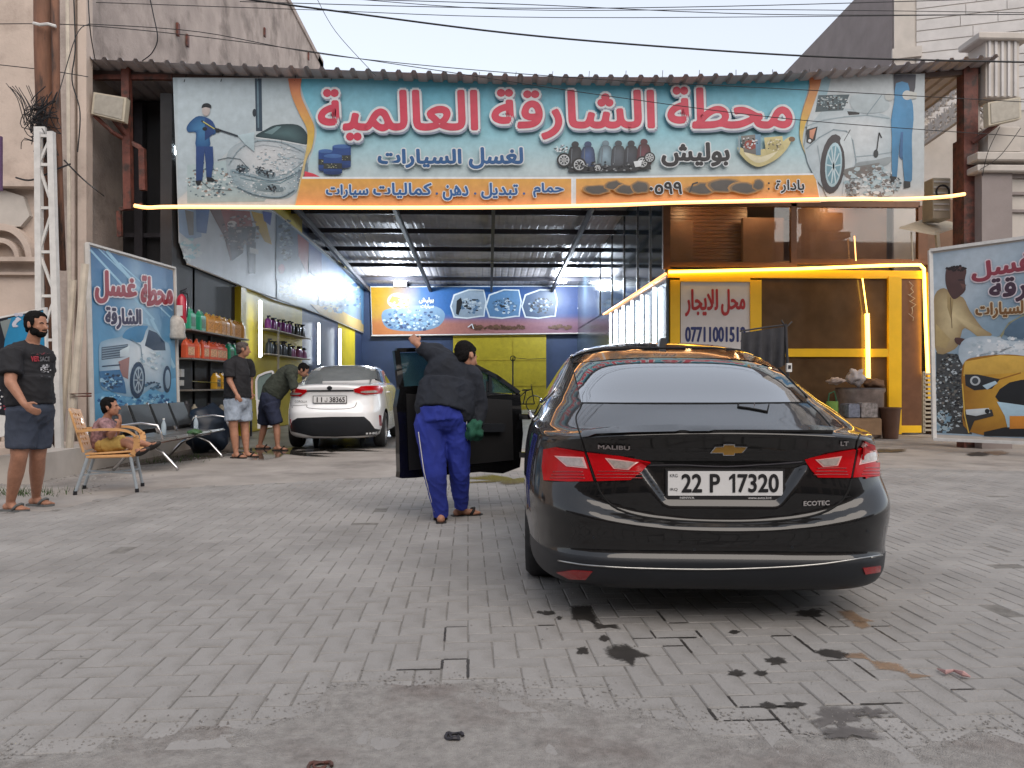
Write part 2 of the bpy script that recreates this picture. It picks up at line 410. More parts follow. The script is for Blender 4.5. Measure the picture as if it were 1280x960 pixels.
cells.sort(key=lambda c: (not (inview(c[0], c[1]) and inside(c[0], c[1], vis_poly)), c[0]**2+c[1]**2))
pm = []
vs, fs = paver_mb(2*U, U); me = bpy.data.meshes.new('paver'); me.from_pydata(vs, [], fs); me.materials.append(m_paver); 
rp = random.Random(3)
def gapjit(X, Y):
    return rp.gauss(0, .0008), rp.gauss(0, .0008), rp.gauss(0, .0009)-(.0010 if rp.random() < .04 else 0), rp.gauss(0, .004), rp.gauss(0, .004), rp.gauss(0, .006)
NP = 300
for X, Y, hz in cells[:NP]:
    dx, dy, dz, rx, ry, rz = gapjit(X, Y); o = bpy.data.objects.new('paver', me); C.objects.link(o); o.parent = pavement
    o.location = (X+dx, Y+dy, dz); o.rotation_euler = (rx, ry, rz+ang+hz*math.pi/2)
base = np.array(vs); AV = []; AF = []
fsn = np.array(fs)
for n_, (X, Y, hz) in enumerate(cells[NP:]):
    if rp.random() < .002: continue
    dx, dy, dz, rx, ry, rz = gapjit(X, Y); a = rz+ang+hz*math.pi/2; c_, s_ = math.cos(a), math.sin(a)
    v = base.copy(); x, y = v[:, 0].copy(), v[:, 1].copy(); v[:, 2] += dz+x*ry+y*rx
    v[:, 0] = x*c_-y*s_+X+dx; v[:, 1] = x*s_+y*c_+Y+dy; AF.append(fsn+len(AV)*12); AV.append(v)
me2 = bpy.data.meshes.new('paver_field'); me2.from_pydata(np.concatenate(AV).tolist(), [], np.concatenate(AF).tolist()); me2.materials.append(m_paver2)
o = bpy.data.objects.new('paver_field', me2); C.objects.link(o); o.parent = pavement; o['kind'] = 'stuff'
# cement apron broken over the edge of the pavers
s = MB(); ne = []
ed = [(p.x, p.y) for p in pav_edge]
for a, b in zip(ed[:-1], ed[1:]):
    n_ = max(2, int(math.hypot(b[0]-a[0], b[1]-a[1])/.012))
    for i in range(n_):
        t = i/n_; x, y = a[0]+(b[0]-a[0])*t, a[1]+(b[1]-a[1])*t
        ne.append((x+.02*noise.noise((x*9, y*9, 0)), y+.12*noise.noise((x*3.1, 3, 1))+.06*noise.noise((x*13, 1, 5))+.035*noise.noise((x*45, 1, 5))+.02*noise.noise((x*110, 1, 5))))
ned = ne; EX = np.array([q[0] for q in sorted(ed)]); EYY = np.array([q[1] for q in sorted(ed)])
ne_y = sorted((x, y) for x, y in ned)
def edge_y(x): return float(np.interp(x, EX, EYY))
xs_ = np.concatenate([np.linspace(-9, -2.2, 40), np.arange(-2.15, 2.4, .022), np.linspace(2.45, 9, 40)])
rows_ = [.10, .07, .04, .02, 0, -.02, -.045, -.07, -.10, -.13, -.17, -.21, -.26, -.32, -.40, -.5, -.62, -.8, -1.2, -2.5, -7]
gv = []
for dy in rows_:
    for x in xs_:
        y = edge_y(x)+dy; t = max(0, min(1, (-dy+.05)/.30)); z = .0068+.0085*t*(2-t)+.0045*noise.noise((x*3.5, y*3.5, 1))+.0026*noise.noise((x*11, y*11, 4))+.0012*noise.noise((x*40, y*40, 7))
        if dy < -.6: z = max(z, .013)
        if dy > .05: z = min(z, .0088)-.004*(dy-.05)/.05
        gv.append((x, y, z))
nn_x = len(xs_); s.mesh(gv, [(j*nn_x+i, (j+1)*nn_x+i, (j+1)*nn_x+i+1, j*nn_x+i+1) for j in range(len(rows_)-1) for i in range(nn_x-1)])
struct(s.build('cement_apron', m_apron, smooth=True))
# rubble and grit along the broken edge
s = MB(); rg = random.Random(5)
def chip(s, x, y, z, r):
    n_ = 5; s.mesh([(x+r*math.cos(a)*rg.uniform(.6, 1), y+r*math.sin(a)*rg.uniform(.6, 1), z) for a in [6.283*i/n_ for i in range(n_)]]+[(x, y, z+r*rg.uniform(.3, .7))], [(i, (i+1) % n_, n_) for i in range(n_)])
for _ in range(1500):
    x, y = rg.choice(ne); chip(s, x+rg.gauss(0, .12), y+rg.gauss(0, .06)-.02, .014, rg.uniform(.0015, .007))
for _ in range(1600):
    Y = rg.uniform(2.3, 15); X = rg.uniform(-.8, .8)*Y; z = .014 if Y < 9 else 0; chip(s, X, Y, z, rg.uniform(.0015, .006)*(1+Y*.05))
for _ in range(3200):
    Y = rg.uniform(2.0, 3.0); X = rg.uniform(-.75, .85)*Y; chip(s, X, Y, .0155, rg.uniform(.0008, .0032))
for _ in range(500):
    X = rg.uniform(-6, -4.2); Y = rg.uniform(8.2, 12); chip(s, X, Y, 0, rg.uniform(.008, .03))
o = s.build('grit', m_apron); o['kind'] = 'stuff'; tag(o, 'loose grit and cement crumbs scattered over the yard', 'grit')
# marks on the ground
def soft_mat(name, col, rough, amax=1.0):
    m = mat(name, col, rough, var=.3, scale=12); n = m.node_tree.nodes; l = m.node_tree.links; bs = n['Principled BSDF']
    at = n.new('ShaderNodeAttribute'); at.attribute_name = 'Col'; nz = n.new('ShaderNodeTexNoise'); nz.inputs['Scale'].default_value = 55; nz.inputs['Detail'].default_value = 6
    tc = n.new('ShaderNodeTexCoord'); l.new(tc.outputs['Object'], nz.inputs['Vector'])
    ad = n.new('ShaderNodeMath'); ad.operation = 'MULTIPLY_ADD'; l.new(nz.outputs['Fac'], ad.inputs[0]); ad.inputs[1].default_value = .9; l.new(at.outputs['Fac'], ad.inputs[2])
    mr = n.new('ShaderNodeMapRange'); mr.inputs[1].default_value = .62; mr.inputs[2].default_value = 1.05; mr.inputs[4].default_value = amax; l.new(ad.outputs[0], mr.inputs[0]); l.new(mr.outputs[0], bs.inputs['Alpha']); return m
def soft(s, pts, px=None):
    n = len(pts); c = sum(pts, Vector())/n; out = [c+(p-c)*1.25 for p in pts]; inn = [c+(p-c)*.5 for p in pts]; o_, i_ = (.1/.66,)*3, (1/.66,)*3
    for k in range(n):
        q = (k+1) % n; s.face([out[k], out[q], inn[q], inn[k]], 0, [o_, o_, i_, i_]); s.face([inn[k], inn[q], c], 0, [i_, i_, i_])
def blotch(s, cx, cy, rx, ry, seed, mi=0, z=.0145, n=22, rough=.35):
    pts = []
    for i in range(n):
        a = 6.2832*i/n; f = 1+rough*1.5*noise.noise((math.cos(a)*2+seed, math.sin(a)*2, seed*1.7))+.25*noise.noise((math.cos(a)*6+seed, math.sin(a)*6, 2)); pts.append(G(cx+rx*f*math.cos(a), cy+ry*f*math.sin(a), z))
    soft(s, pts)
def patch(s, px, mi=0, z=.0147):
    pts = []
    for a, b_ in zip(px, px[1:]+px[:1]):
        k = max(1, int(math.hypot(b_[0]-a[0], b_[1]-a[1])/5)); pts += [G(a[0]+(b_[0]-a[0])*i/k, a[1]+(b_[1]-a[1])*i/k, z) for i in range(k)]
    soft(s, pts)
m_oil = soft_mat('oily_damp_mark_soft', (.04, .036, .033), .5, .88); m_rustmark = soft_mat('rusty_mark_soft', (.30, .19, .115), .4, .6)
s = MB()
patch(s, [(714, 758), (738, 757), (741, 766), (746, 774), (744, 780), (735, 775), (716, 774)]); patch(s, [(740, 776), (755, 781), (771, 780), (773, 786), (762, 784), (746, 786)])
patch(s, [(758, 812), (768, 807), (783, 806), (800, 815), (812, 819), (795, 822), (791, 832), (782, 826), (764, 822)])
for i, (x, y, a, b) in enumerate([(685, 766, 8, 2.4), (675, 765, 4, 1.5), (728, 813, 7, 4.5), (756, 798, 6, 3.5), (699, 772, 3, 2), (920, 841, 11, 4), (951, 841, 8, 3), (971, 826, 12, 4), (918, 790, 6, 2.5), (1012, 766, 16, 4.5), (960, 882, 10, 4), (993, 881, 13, 3.5), (1112, 563, 22, 2), (1222, 567, 14, 2.2)]):
    blotch(s, x, y, a, b, i*3.1+1)
patch(s, [(1018, 815), (1030, 811), (1048, 813), (1060, 817), (1050, 823), (1030, 820)])
rj = random.Random(11)
for px, py in [(565, 800), (572, 830), (508, 848), (520, 838), (838, 775), (850, 800), (868, 822), (828, 796), (895, 824), (935, 880), (945, 900), (1042, 838), (1030, 772), (1016, 905), (1175, 852), (905, 858), (1060, 843), (880, 806), (790, 790), (700, 800), (1100, 870), (1140, 800), (980, 800)]:
    q = G(px, py); X, Y, hz = min(cells, key=lambda c_: (c_[0]-q.x)**2+(c_[1]-q.y)**2); aa = ang+hz*math.pi/2; u_, v_ = Vector((math.cos(aa), math.sin(aa), 0)), Vector((-math.sin(aa), math.cos(aa), 0)); c0 = Vector((X, Y, .0132))
    for uu, vv, hl in ((u_, v_, U), (v_, u_, U/2)):
        if rj.random() < .25: continue
        sg = rj.choice((-1, 1)); off = uu*0+vv*(sg*(U/2 if hl == U else U)); l0, l1 = -hl*rj.uniform(.7, 1), hl*rj.uniform(.7, 1); n_ = 8; w0 = rj.uniform(.004, .007)
        L_ = [c0+off+uu*(l0+(l1-l0)*k_/n_)+vv*w0*(1+.6*noise.noise((k_*.9, px, 0))) for k_ in range(n_+1)]; R_ = [c0+off+uu*(l0+(l1-l0)*k_/n_)-vv*w0*(1+.6*noise.noise((k_*.9, py, 7))) for k_ in range(n_+1)]; o1 = (1.1,)*3
        for k_ in range(n_): s.face([L_[k_], L_[k_+1], R_[k_+1], R_[k_]], 0, [o1]*4)
o = s.build('oil_marks', m_oil); o['kind'] = 'stuff'; tag(o, 'dark oily splashes and wet joints on the pavers by the black car', 'oil marks')
s = MB()
patch(s, [(1048, 764), (1065, 763), (1078, 772), (1092, 776), (1075, 778), (1058, 774)]); patch(s, [(1064, 776), (1082, 777), (1088, 783), (1078, 786), (1070, 783)])
patch(s, [(1055, 817), (1078, 816), (1092, 827), (1080, 823), (1058, 822)]); patch(s, [(1088, 826), (1112, 828), (1124, 830), (1136, 841), (1115, 838), (1098, 836)]); patch(s, [(1130, 840), (1166, 845), (1140, 848)])
blotch(s, 1245, 566, 16, 2.4, 9)
o = s.build('rusty_water_marks', m_rustmark); o['kind'] = 'stuff'; tag(o, 'orange rusty water trails between the pavers right of the black car', 'water marks')
s = MB()
for i, (x, y, a, b) in enumerate([(1048, 898, 26, 12), (1062, 915, 30, 6), (1090, 890, 14, 5), (320, 566, 40, 3)]): blotch(s, x, y, a, b, i*5+2, z=.0205 if y > 910 else (.0148 if y > 620 else .003), n=30, rough=.7)
m_stain = soft_mat('damp_stain', (.12, .11, .105), .6, .8)
o = s.build('damp_stain', m_stain); o['kind'] = 'stuff'; tag(o, 'grey damp stain at the edge of the cement near the right corner', 'stain')
s = MB(); blotch(s, 350, 566, 62, 4.5, 3, z=.004, n=40, rough=.9); blotch(s, 410, 562, 40, 3, 8, z=.004, n=30, rough=.9); blotch(s, 640, 600, 46, 4, 12, z=.0148, n=30, rough=.9)
m_wet = soft_mat('wet_film', (.05, .047, .043), .07, .9); o = s.build('puddle', m_wet); tag(o, 'shallow puddles of wash water beside the white car', 'puddle'); o['kind'] = 'structure'
def ring_thing(px, py, r, label, m, n=14):
    c = G(px, py, .022); s = MB(); s.tube([c+Vector((r*math.cos(a), r*.8*math.sin(a), .004*math.sin(3*a))) for a in [5.4*i/n for i in range(n+1)]], .006, 6)
    s.tube([c+Vector((r*.55*math.cos(a+1), r*.5*math.sin(a+1), .003)) for a in [5*i/n for i in range(n+1)]], .004, 6)
    tag(s.build('wire_scrap', m), label, 'scrap', None)
ring_thing(568, 920, .027, 'small dark curl of wire lying on the cement in the foreground', m_purlin)
ring_thing(400, 958, .034, 'rusty ring of wire at the bottom edge of the cement', m_rust)
c = MB(); pp = [G(1172, 836, .02), G(1182, 840, .03), G(1192, 838, .022), G(1204, 842, .03), G(1213, 846, .02)]; c.tube(pp, [.003, .009, .005, .011, .003], 6)
tag(c.build('crumpled_wrapper', mat('pink_wrapper', (.42, .25, .24), .5)), 'crumpled pink wrapper on the pavers at the right', 'wrapper')
# soil, grass and kerbs at the left edge
s = MB(); pts = [G(x, y, .004) for x, y in [(-60, 590), (110, 588), (270, 572), (300, 560), (300, 545), (-60, 545)]]; s.face(pts); struct(s.build('soil_strip', m_dirt))
s = MB(); rg = random.Random(8)
for cx, cy, n_, sp in [(12, 618, 260, .30), (205, 578, 90, .25), (235, 572, 90, .25), (75, 590, 60, .25)]:
    c = G(cx, cy)
    for _ in range(n_):
        p = c+Vector((rg.gauss(0, sp), rg.gauss(0, .12), 0)); h = rg.uniform(.03, .11); a = rg.uniform(0, 6.28); w_ = .004; t = Vector((rg.gauss(0, .03), rg.gauss(0, .03), h))
        s.face([p-Vector((w_*math.cos(a), w_*math.sin(a), 0)), p+Vector((w_*math.cos(a), w_*math.sin(a), 0)), p+t])
o = s.build('grass', m_green); o['kind'] = 'stuff'; tag(o, 'sparse green weeds growing along the left edge of the yard', 'grass')
k = MB(); pbox(k, -80, 578, 50, 600, 9.4, .9, bev=.01); pbox(k, -80, 560, 130, 574, 10.6, 1.2); struct(k.build('stone_step', m_plast))
k = MB(); k.hexa([(-5.6, 8.9, 0), (-5.25, 8.9, 0), (-5.25, 15.5, 0), (-5.6, 15.5, 0)], [(-5.6, 8.9, .33), (-5.25, 8.9, .33), (-5.25, 15.5, .33), (-5.6, 15.5, .33)]); struct(k.build('kerb', m_pale))

# ------------------------------------------------------------------ neighbour on the left
YB = 13.0
tb = thing('concrete_building', 'tall weathered grey concrete building rising left of the car wash', 'building', (-7, YB, 0))
b = MB(); b.box((-7.4, 13.0, 0), (-6.9, 31.5, 14.3)); b.build('side_wall', m_wall, tb)
b = MB(); b.box((-7.4, 31.0, 14.3), (-6.85, 31.9, 14.6)); b.box((-7.45, 12.9, 14.3), (-6.85, 31.9, 14.5)); b.build('parapet_cap', m_wall, tb)
b = MB(); b.box((-40, 13.05, 0), (-7.404, 14, 15)); b.build('front_wall', m_plast, tb)
b = MB()
for x0, x1 in ((86, 93), (97, 108)): b = MB(); pbox(b, x0, -150, x1, 560, 12.92, .2); b.build('pilaster', m_plast, tb)
for q_ in ((-60, 321, 44, 326), (-60, 226, 46, 232)): b = MB(); pbox(b, *q_, 12.8, .3); b.build('cornice', m_plast, tb)
# arched relief window
b = MB(); c = P(0, 324, 12.86); n_ = 18; 
for r0, r1 in ((.42, .52), (.24, .31)):
    for i in range(n_):
        a0, a1 = math.pi*i/n_, math.pi*(i+1)/n_; q = [c+Vector((r*math.cos(a), 0, r*1.15*math.sin(a))) for r, a in ((r0, a0), (r1, a0), (r1, a1), (r0, a1))]
        b.hexa(q, [p+Vector((0, .2, 0)) for p in q])
b.build('arch_relief', m_plast, tb)
b = MB(); c = P(14, 262, 12.95); b.prism([c+Vector((dx, 0, dz)) for dx, dz in [(-.5, -.12), (-.2, -.3), (.15, -.28), (.3, -.1), (.2, .22), (-.1, .32), (-.45, .25)]], (0, .1, 0)); b.build('plaster_patch', m_pale, tb)
b = MB()
for x in (-20, 2, 24): pbox(b, x, 480, x+14, 560, 12.9, .15)
for yy in (340, 395, 452): pbox(b, -60, yy, 46, yy+3, 12.95, .1)
b.build('plinth_block', m_plast, tb)
# metal hook marks on the side wall
b = MB()
for px, py in ((221, 36), (233, 50), (385, 70), (330, 40)):
    X = -6.89; d = ray(px, py); t = X/d.x; p = O3+d*t; b.box((X, p.y-.05, p.z-.15), (X+.05, p.y+.05, p.z+.12))
b.build('wall_hook', m_rust, tb)
# rusty pole with its wires
tp = thing('utility_pole', 'rusty steel utility pole with tangled wires at the far left', 'pole', P(56, 570, 10.2)*1)
tp.location.z = 0
b = MB(); b.tube([P(55, -60, 10.2), P(56, 60, 10.2), P(58, 165, 10.2), P(60, 330, 10.25), P(62, 582, 10.3)], [.13, .13, .12, .06, .06], 10); b.build('shaft', m_rustpole, tp, smooth=True)
b = MB(); b.tube([P(69, -60, 10.1), P(70, 100, 10.1), P(74, 220, 10.1), P(79, 338, 10.1)], [.05, .05, .045, .04], 8); b.build('conduit', m_rustpole, tp, smooth=True)
b = MB(); rg = random.Random(12)
for i in range(26):
    x, y = 45+rg.uniform(-6, 22), 150+rg.gauss(0, 14); q = P(x, y, 10.0); pts = [q+Vector((rg.gauss(0, .09), rg.gauss(0, .03), rg.gauss(0, .09)-.04*j)) for j in range(6)]
    b.tube(smoothpoly([tuple(p) for p in pts], 3, False), .006, 4)
for i in range(9):
    x = 8+i*3+rg.uniform(-5, 5); b.tube(smoothpoly([tuple(P(x, 108+rg.uniform(-4, 6), 10.1)), tuple(P(x+14, 120+i*3, 10)), tuple(P(x+24, 150+i*4, 10)), tuple(P(50, 165+i*3, 10))], 4, False), .005, 4)
b.build('wire_tangle', m_cable, tp)
b = MB(); pbox(b, 42, 158, 56, 168, 9.95, .08, bev=.005); b.build('fuse_box', m_white, tp)
b = MB(); b.tube([P(42, 29, 10.02), P(50, 31, 10), P(60, 30, 10), P(70, 33, 10.02)], .02, 6); b.build('clamp_band', m_white, tp)
# white lattice mast
tm = thing('lattice_mast', 'slim white welded lattice mast standing beside the rusty pole', 'mast', (P(58, 570, 9.9).x, 9.9, 0))
b = MB(); lp = [(48, 165), (49, 240), (50, 400), (52, 580)]; rp_ = [(64, 165), (67, 240), (72, 400), (76, 580)]
b2 = MB()
b.bar(P(48, 165, 9.9), P(51, 579, 9.9), .075); b2.bar(P(64, 165, 9.9), P(75, 579, 9.9), .075)
b.build('post', m_white, tm); b2.build('post', m_white, tm)
ys = [170, 206, 260, 315, 370, 425, 480, 535, 575]
for i in range(len(ys)-1):
    def L(y): return P(48+3*(y-165)/414, y, 9.9)
    def Q(y): return P(64+11*(y-165)/414, y, 9.9)
    b = MB(); b.bar(L(ys[i]), Q(ys[i]), .035); b.build('rung', m_white, tm)
    b = MB(); (b.bar(L(ys[i]), Q(ys[i+1]), .03) if i % 2 else b.bar(Q(ys[i]), L(ys[i+1]), .03)); b.build('brace', m_white, tm)
# cream posts and conduits in front of the poster edge
for i, (x0, x1, y0, Y, lb) in enumerate([(89, 96, 350, 10.0, 'left of the two thin cream posts tied with wire behind the tan chair'), (102, 111, 330, 9.95, 'right of the two thin cream posts tied with wire behind the tan chair')]):
    t = MB(); a, c = P((x0+x1)/2, y0, Y), G((x0+x1)/2, 587); c.y = Y; c.z = 0; t.tube([a, c], (x1-x0)/2*Y/950, 8); tag(t.build('cream_post', m_cream), lb, 'post')
t = MB(); t.tube([P(86, 490+dy, 9.9)+Vector((0, 0, 0)) if k_ % 2 else P(114, 492+dy, 9.88) for k_, dy in enumerate((0, 2, 4, 6, 3))], .012, 5); tag(t.build('binding_wire', m_rust), 'rusty wire binding two cream posts together', 'wire')
t = MB()
for x0, x1, y0, y1 in ((84, 88, 0, 560),): t.tube([P(84, -40, 12.7), P(86, 200, 12.7), P(88, 560, 12.7)], .03, 6)
tag(t.build('drain_pipe', m_cream), 'thin cream pipe running down the left building corner', 'pipe')

# ------------------------------------------------------------------ right neighbour
tr = thing('stone_clad_building', 'pale stone clad building with carved balcony screen at the upper right', 'building', (9.95, 18.4, 0))
b = MB(); X0 = 9.95
zt = 11.6
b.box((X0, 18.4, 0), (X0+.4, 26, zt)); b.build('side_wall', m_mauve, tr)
# mauve gable rises towards the viewer
d = Vector((1, -.32, 0)).normalized(); A = Vector((X0+.02, 18.38, 0))
def cladpt(s_, z): return A+d*s_+Vector((0, 0, z))
nrm = Vector((d.y, -d.x, 0))
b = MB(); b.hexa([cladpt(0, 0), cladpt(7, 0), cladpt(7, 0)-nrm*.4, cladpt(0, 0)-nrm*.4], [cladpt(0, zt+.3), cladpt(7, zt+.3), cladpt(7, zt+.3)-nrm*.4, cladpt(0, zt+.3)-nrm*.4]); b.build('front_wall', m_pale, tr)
rg = random.Random(4); meC = None
k_ = 0
for j in range(16):
    z0 = 7.6+j*.27
    if z0+.25 > zt+.3: break
    s_ = .5
    while s_ < 5.2:
        L_ = rg.uniform(.7, 1.3); a = cladpt(s_, z0)+nrm*.001; q = [a, a+d*(L_-.015), a+d*(L_-.015)+nrm*.02, a+nrm*.02]
        b = MB(); b.hexa(q, [p+Vector((0, 0, .245)) for p in q]); b.build('stone_panel', m_clad, tr); s_ += L_; k_ += 1
b = MB()
for s0, s1, z0, z1, th in ((0, .45, 7.0, zt+.3, .06), (-.05, .6, 9.1, 9.35, .12)):
    q = [cladpt(s0, z0), cladpt(s1, z0), cladpt(s1, z0)+nrm*th, cladpt(s0, z0)+nrm*th]; b.hexa(q, [p+Vector((0, 0, z1-z0)) for p in q])
b.build('quoin', m_pale, tr)
def lattice(mb, o, u, v, nx, ny, w_, h_, th, nn):      # pierced screen of interlaced bars and rosettes
    for i in range(nx):
        for j in range(ny):
            c = o+u*(w_*(i+.5)/nx)+v*(h_*(j+.5)/ny); r = min(w_/nx, h_/ny)/2
            for k in range(4):
                a = math.pi*k/4; e = u*math.cos(a)*r*1.15+v*math.sin(a)*r*1.15; mb.bar(c-e, c+e, th, th*.8, up=nn)
            ring = [c+u*math.cos(2*math.pi*k/10)*r*.55+v*math.sin(2*math.pi*k/10)*r*.55 for k in range(11)]
            for p, q in zip(ring[:-1], ring[1:]): mb.bar(p, q, th*.8, th*.8, up=nn)
    for p, q in ((o, o+u*w_), (o+v*h_, o+u*w_+v*h_), (o, o+v*h_), (o+u*w_, o+u*w_+v*h_)): mb.bar(p, q, th*1.4, up=nn)
ts = thing('carved_screen', 'white pierced balcony screen behind the right end of the canopy', 'screen', P(1180, 170, 17.2))
b = MB(); o_ = P(1152, 182, 18.2); e_ = P(1206, 144, 16.0); u_ = (e_-o_); W_ = u_.length; u_.normalize(); lattice(b, o_, u_, Vector((0, 0, 1)), 6, 2, W_, 1.0, .065, Vector((1, 0, 0))); b.build('pierced_panel', m_pale, ts)
b = MB(); o_ = P(1222, 178, 13.6); lattice(b, o_, Vector((.9, -.43, 0)), Vector((0, 0, 1)), 1, 5, .32, 1.6, .04, Vector((0, 1, 0))); b.build('pierced_pillar', m_pale, ts)
# column, ledges at right edge
b = MB()
for x0, y0, x1, y1, Y, dd in ((1232, 46, 1274, 122, 13.3, .5), (1224, 40, 1290, 48, 13.2, .6), (1235, 158, 1276, 190, 13.3, .5), (1222, 190, 1300, 200, 13.1, .7), (1222, 206, 1300, 214, 13.1, .7), (1230, 214, 1300, 300, 13.3, .6)): pbox(b, x0, y0, x1, y1, Y, dd, bev=.02)
b.build('balcony_column', m_pale, tr)
b = MB()
for i in range(5): pbox(b, 1236+i*8, 50, 1239+i*8, 120, 13.27, .04)
b.build('flute', m_clad, tr)
b = MB(); pbox(b, 1236, 218, 1300, 222, 13.25, .05); pbox(b, 1236, 240, 1300, 243, 13.25, .05); pbox(b, 1236, 262, 1300, 265, 13.25, .05); b.build('ledge_moulding', m_mauve, tr)
b = MB(); b.hexa([(8.75, 13.2, 0), (9.3, 13.2, 0), (9.3, 13.6, 0), (8.75, 13.6, 0)], [(8.75, 13.2, 5.0), (9.3, 13.2, 5.0), (9.3, 13.6, 5.0), (8.75, 13.6, 5.0)]); b.build('grey_pier', m_mauve, tr)

# ------------------------------------------------------------------ the car wash hall
YF, YR, XL, XR_ = 13.5, 34.0, -5.6, 5.4
th = thing('car_wash_hall', 'open steel framed car wash hall under a corrugated roof', 'hall', (0, YF, 0))
# roof front edge traced in picture space at Y=13.5, then the sheet runs back and falls slightly
edge = [(-6.95, 80), (-4, 87), (-2, 91), (0.5, 95), (3, 94), (5, 88), (6.5, 80), (7.6, 71), (8.9, 62)]
def zedge(X):
    for (a, ya), (b_, yb) in zip(edge[:-1], edge[1:]):
        if a <= X <= b_: yy = ya+(yb-ya)*(X-a)/(b_-a); break
    else: yy = 80 if X < 0 else 62
    return 1.15+(480-yy)*13.02/950
b = MB(); n_ = 0; X = -6.9; pitch = .26
prof = []
while X < 8.85:
    prof += [(X, 0), (X+.12, 0), (X+.15, .045), (X+.20, .045), (X+.23, 0)]; X += pitch
prof = [(x, zedge(x)+h) for x, h in prof]
ysr = [(13.02, .0), (20, -.30), (27, -.65), (34.2, -1.0)]
for (x0, z0), (x1, z1) in zip(prof[:-1], prof[1:]):
    for (ya, da), (yb, db) in zip(ysr[:-1], ysr[1:]):
        fa, fb = (0 if ya < 14 else 1), (0 if yb < 14 else 1); zz = lambda z, f, dd: (z if not f else 6.62+(z-6.62)*.25)+dd
        if x0 > 5.6 and ya > 19: continue
        b.mesh([(x0, ya, zz(z0, fa, da)), (x1, ya, zz(z1, fa, da)), (x1, yb, zz(z1, fb, db)), (x0, yb, zz(z0, fb, db))], [(0, 1, 2, 3)])
b.build('roof_sheet', m_sheet, th)
def zroof(Y): return 6.62-.05*(Y-13.5)
m_fascia = mat('brown_purlin', (.075, .05, .045), .6, var=.3)
b = MB()
for (a, ya), (c_, yc) in zip(edge[:-1], edge[1:]):
    za, zc = zedge(a+.001)-.005, zedge(c_-.001)-.005
    q = [Vector((a, 13.44, za-.11)), Vector((c_, 13.44, zc-.11)), Vector((c_, 13.54, zc-.11)), Vector((a, 13.54, za-.11))]; b.hexa(q, [p+Vector((0, 0, .10)) for p in q])
b.build('fascia_beam', m_fascia, th)
b = MB(); b.bar(P(118, 97, 13.45), P(216, 97, 13.45), .08); b.build('tie_beam', m_rust, th)
for i, Y in enumerate([14.8, 16.4, 18.0, 19.8, 21.8, 24, 26.5, 29.2, 32]):
    b = MB(); b.box((-6.85, Y, zroof(Y)-.20), (5.3, Y+.07, zroof(Y)-.05)); b.build('purlin', m_rust if i == 0 else m_purlin, th)
for X in (-5.3, -2.6, .1, 2.8, 5.2):
    b = MB(); b.hexa([(X, 13.6, zroof(13.6)-.38), (X+.1, 13.6, zroof(13.6)-.38), (X+.1, 34, zroof(34)-.38), (X, 34, zroof(34)-.38)], [(X, 13.6, zroof(13.6)-.21), (X+.1, 13.6, zroof(13.6)-.21), (X+.1, 34, zroof(34)-.21), (X, 34, zroof(34)-.21)]); b.build('rafter', m_purlin, th)
b = MB(); b.bar(P(158, 86, 13.4), P(161, 262, 13.4), .13); b.bar(P(178, 186, 13.5), P(179, 238, 13.5), .10); b.bar(P(150, 262, 13.4), P(178, 256, 13.4), .06); b.bar(P(158, 175, 13.42), P(178, 187, 13.5), .07); b.bar(P(149, 264, 13.4), P(150, 296, 13.4), .07); b.build('left_post', m_rust, th)
a = P(1214, 80, 13.4); b = MB(); b.box((a.x-.13, 13.4, 0), (a.x+.13, 13.62, a.z-.02)); b.build('right_post', m_rust, th)
b = MB(); a = P(1203, 165, 13.7); b.box((a.x-.12, 13.65, 3), (a.x+.1, 13.8, 5.6)); b.build('stub_post', m_rust, th)
# walls
b = MB(); b.box((XL-.2, 13.65, 0), (XL, 17.1, 6.3)); b.build('wall_panel', m_dark, th)
b = MB(); b.box((XL-.2, 17.1, 0), (XL, 23.1, 6.2)); b.build('wall_panel', m_yellow, th)
b = MB(); b.box((XL-.2, 23.1, 0), (XL, 28.6, 6.0)); b.build('wall_panel', m_navy, th)
b = MB(); b.box((XL-.2, 28.6, 0), (XL, 32.2, 5.9)); b.build('wall_panel', m_yellow, th)
b = MB(); b.box((XL-.2, 32.2, 0), (XL, 34.2, 5.8)); b.build('wall_panel', m_navy, th)
b = MB(); b.box((XL, 17.0, 0), (XL+.14, 17.35, 3.3)); b.build('corner_trim', m_yellow, th)
b = MB(); b.box((XL-.2, YR, 0), (XR_+.3, YR+.2, 6)); b.build('rear_wall', m_navy, th)
b = MB(); b.box((-1.55, YR-.1, 0), (2.6, YR-.002, 3.45)); b.build('rear_door', mat('mustard_door', (.30, .23, .010), .5, var=.15), th)
for z in (.9, 1.8, 2.6): pass
b = MB()
for xx in (-1.1, -.95, 1.1): b.box((xx, YR-.12, 0), (xx+.03, YR-.101, 3.4))
for z in (1.05, 2.2): b.box((-1.5, YR-.122, z), (2.55, YR-.104, z+.03))
b.build('door_rail', mat('ochre_rail', (.30, .22, .012), .5), th)
b = MB(); b.box((-6.9, 14.6, 0), (-5.6, 14.7, 6.5)); b.box((-6.9, 14.7, 0), (-5.6, 34, 0.02)); b.build('side_hoarding', m_black, th)
b = MB(); b.box((-6.6, 14.4, 2.6), (-6.45, 14.55, 6.4)); b.box((-6.0, 14.4, 2.6), (-5.9, 14.55, 6.4)); b.box((-6.8, 14.45, 3.9), (-5.6, 14.5, 3.98)); b.build('hoarding_rail', m_purlin, th)
# concrete floor of the hall, wetter and darker
b = MB(); b.face([(-5.4, 13.6, .002), (4.0, 13.6, .002), (4.0, 34, .002), (-5.4, 34, .002)]); m_floor = mat('hall_floor', (.17, .165, .16), .35, var=.25, scale=1.2, dirt=(.06, .058, .055), dirt_s=.7); struct(b.build('hall_floor', m_floor))

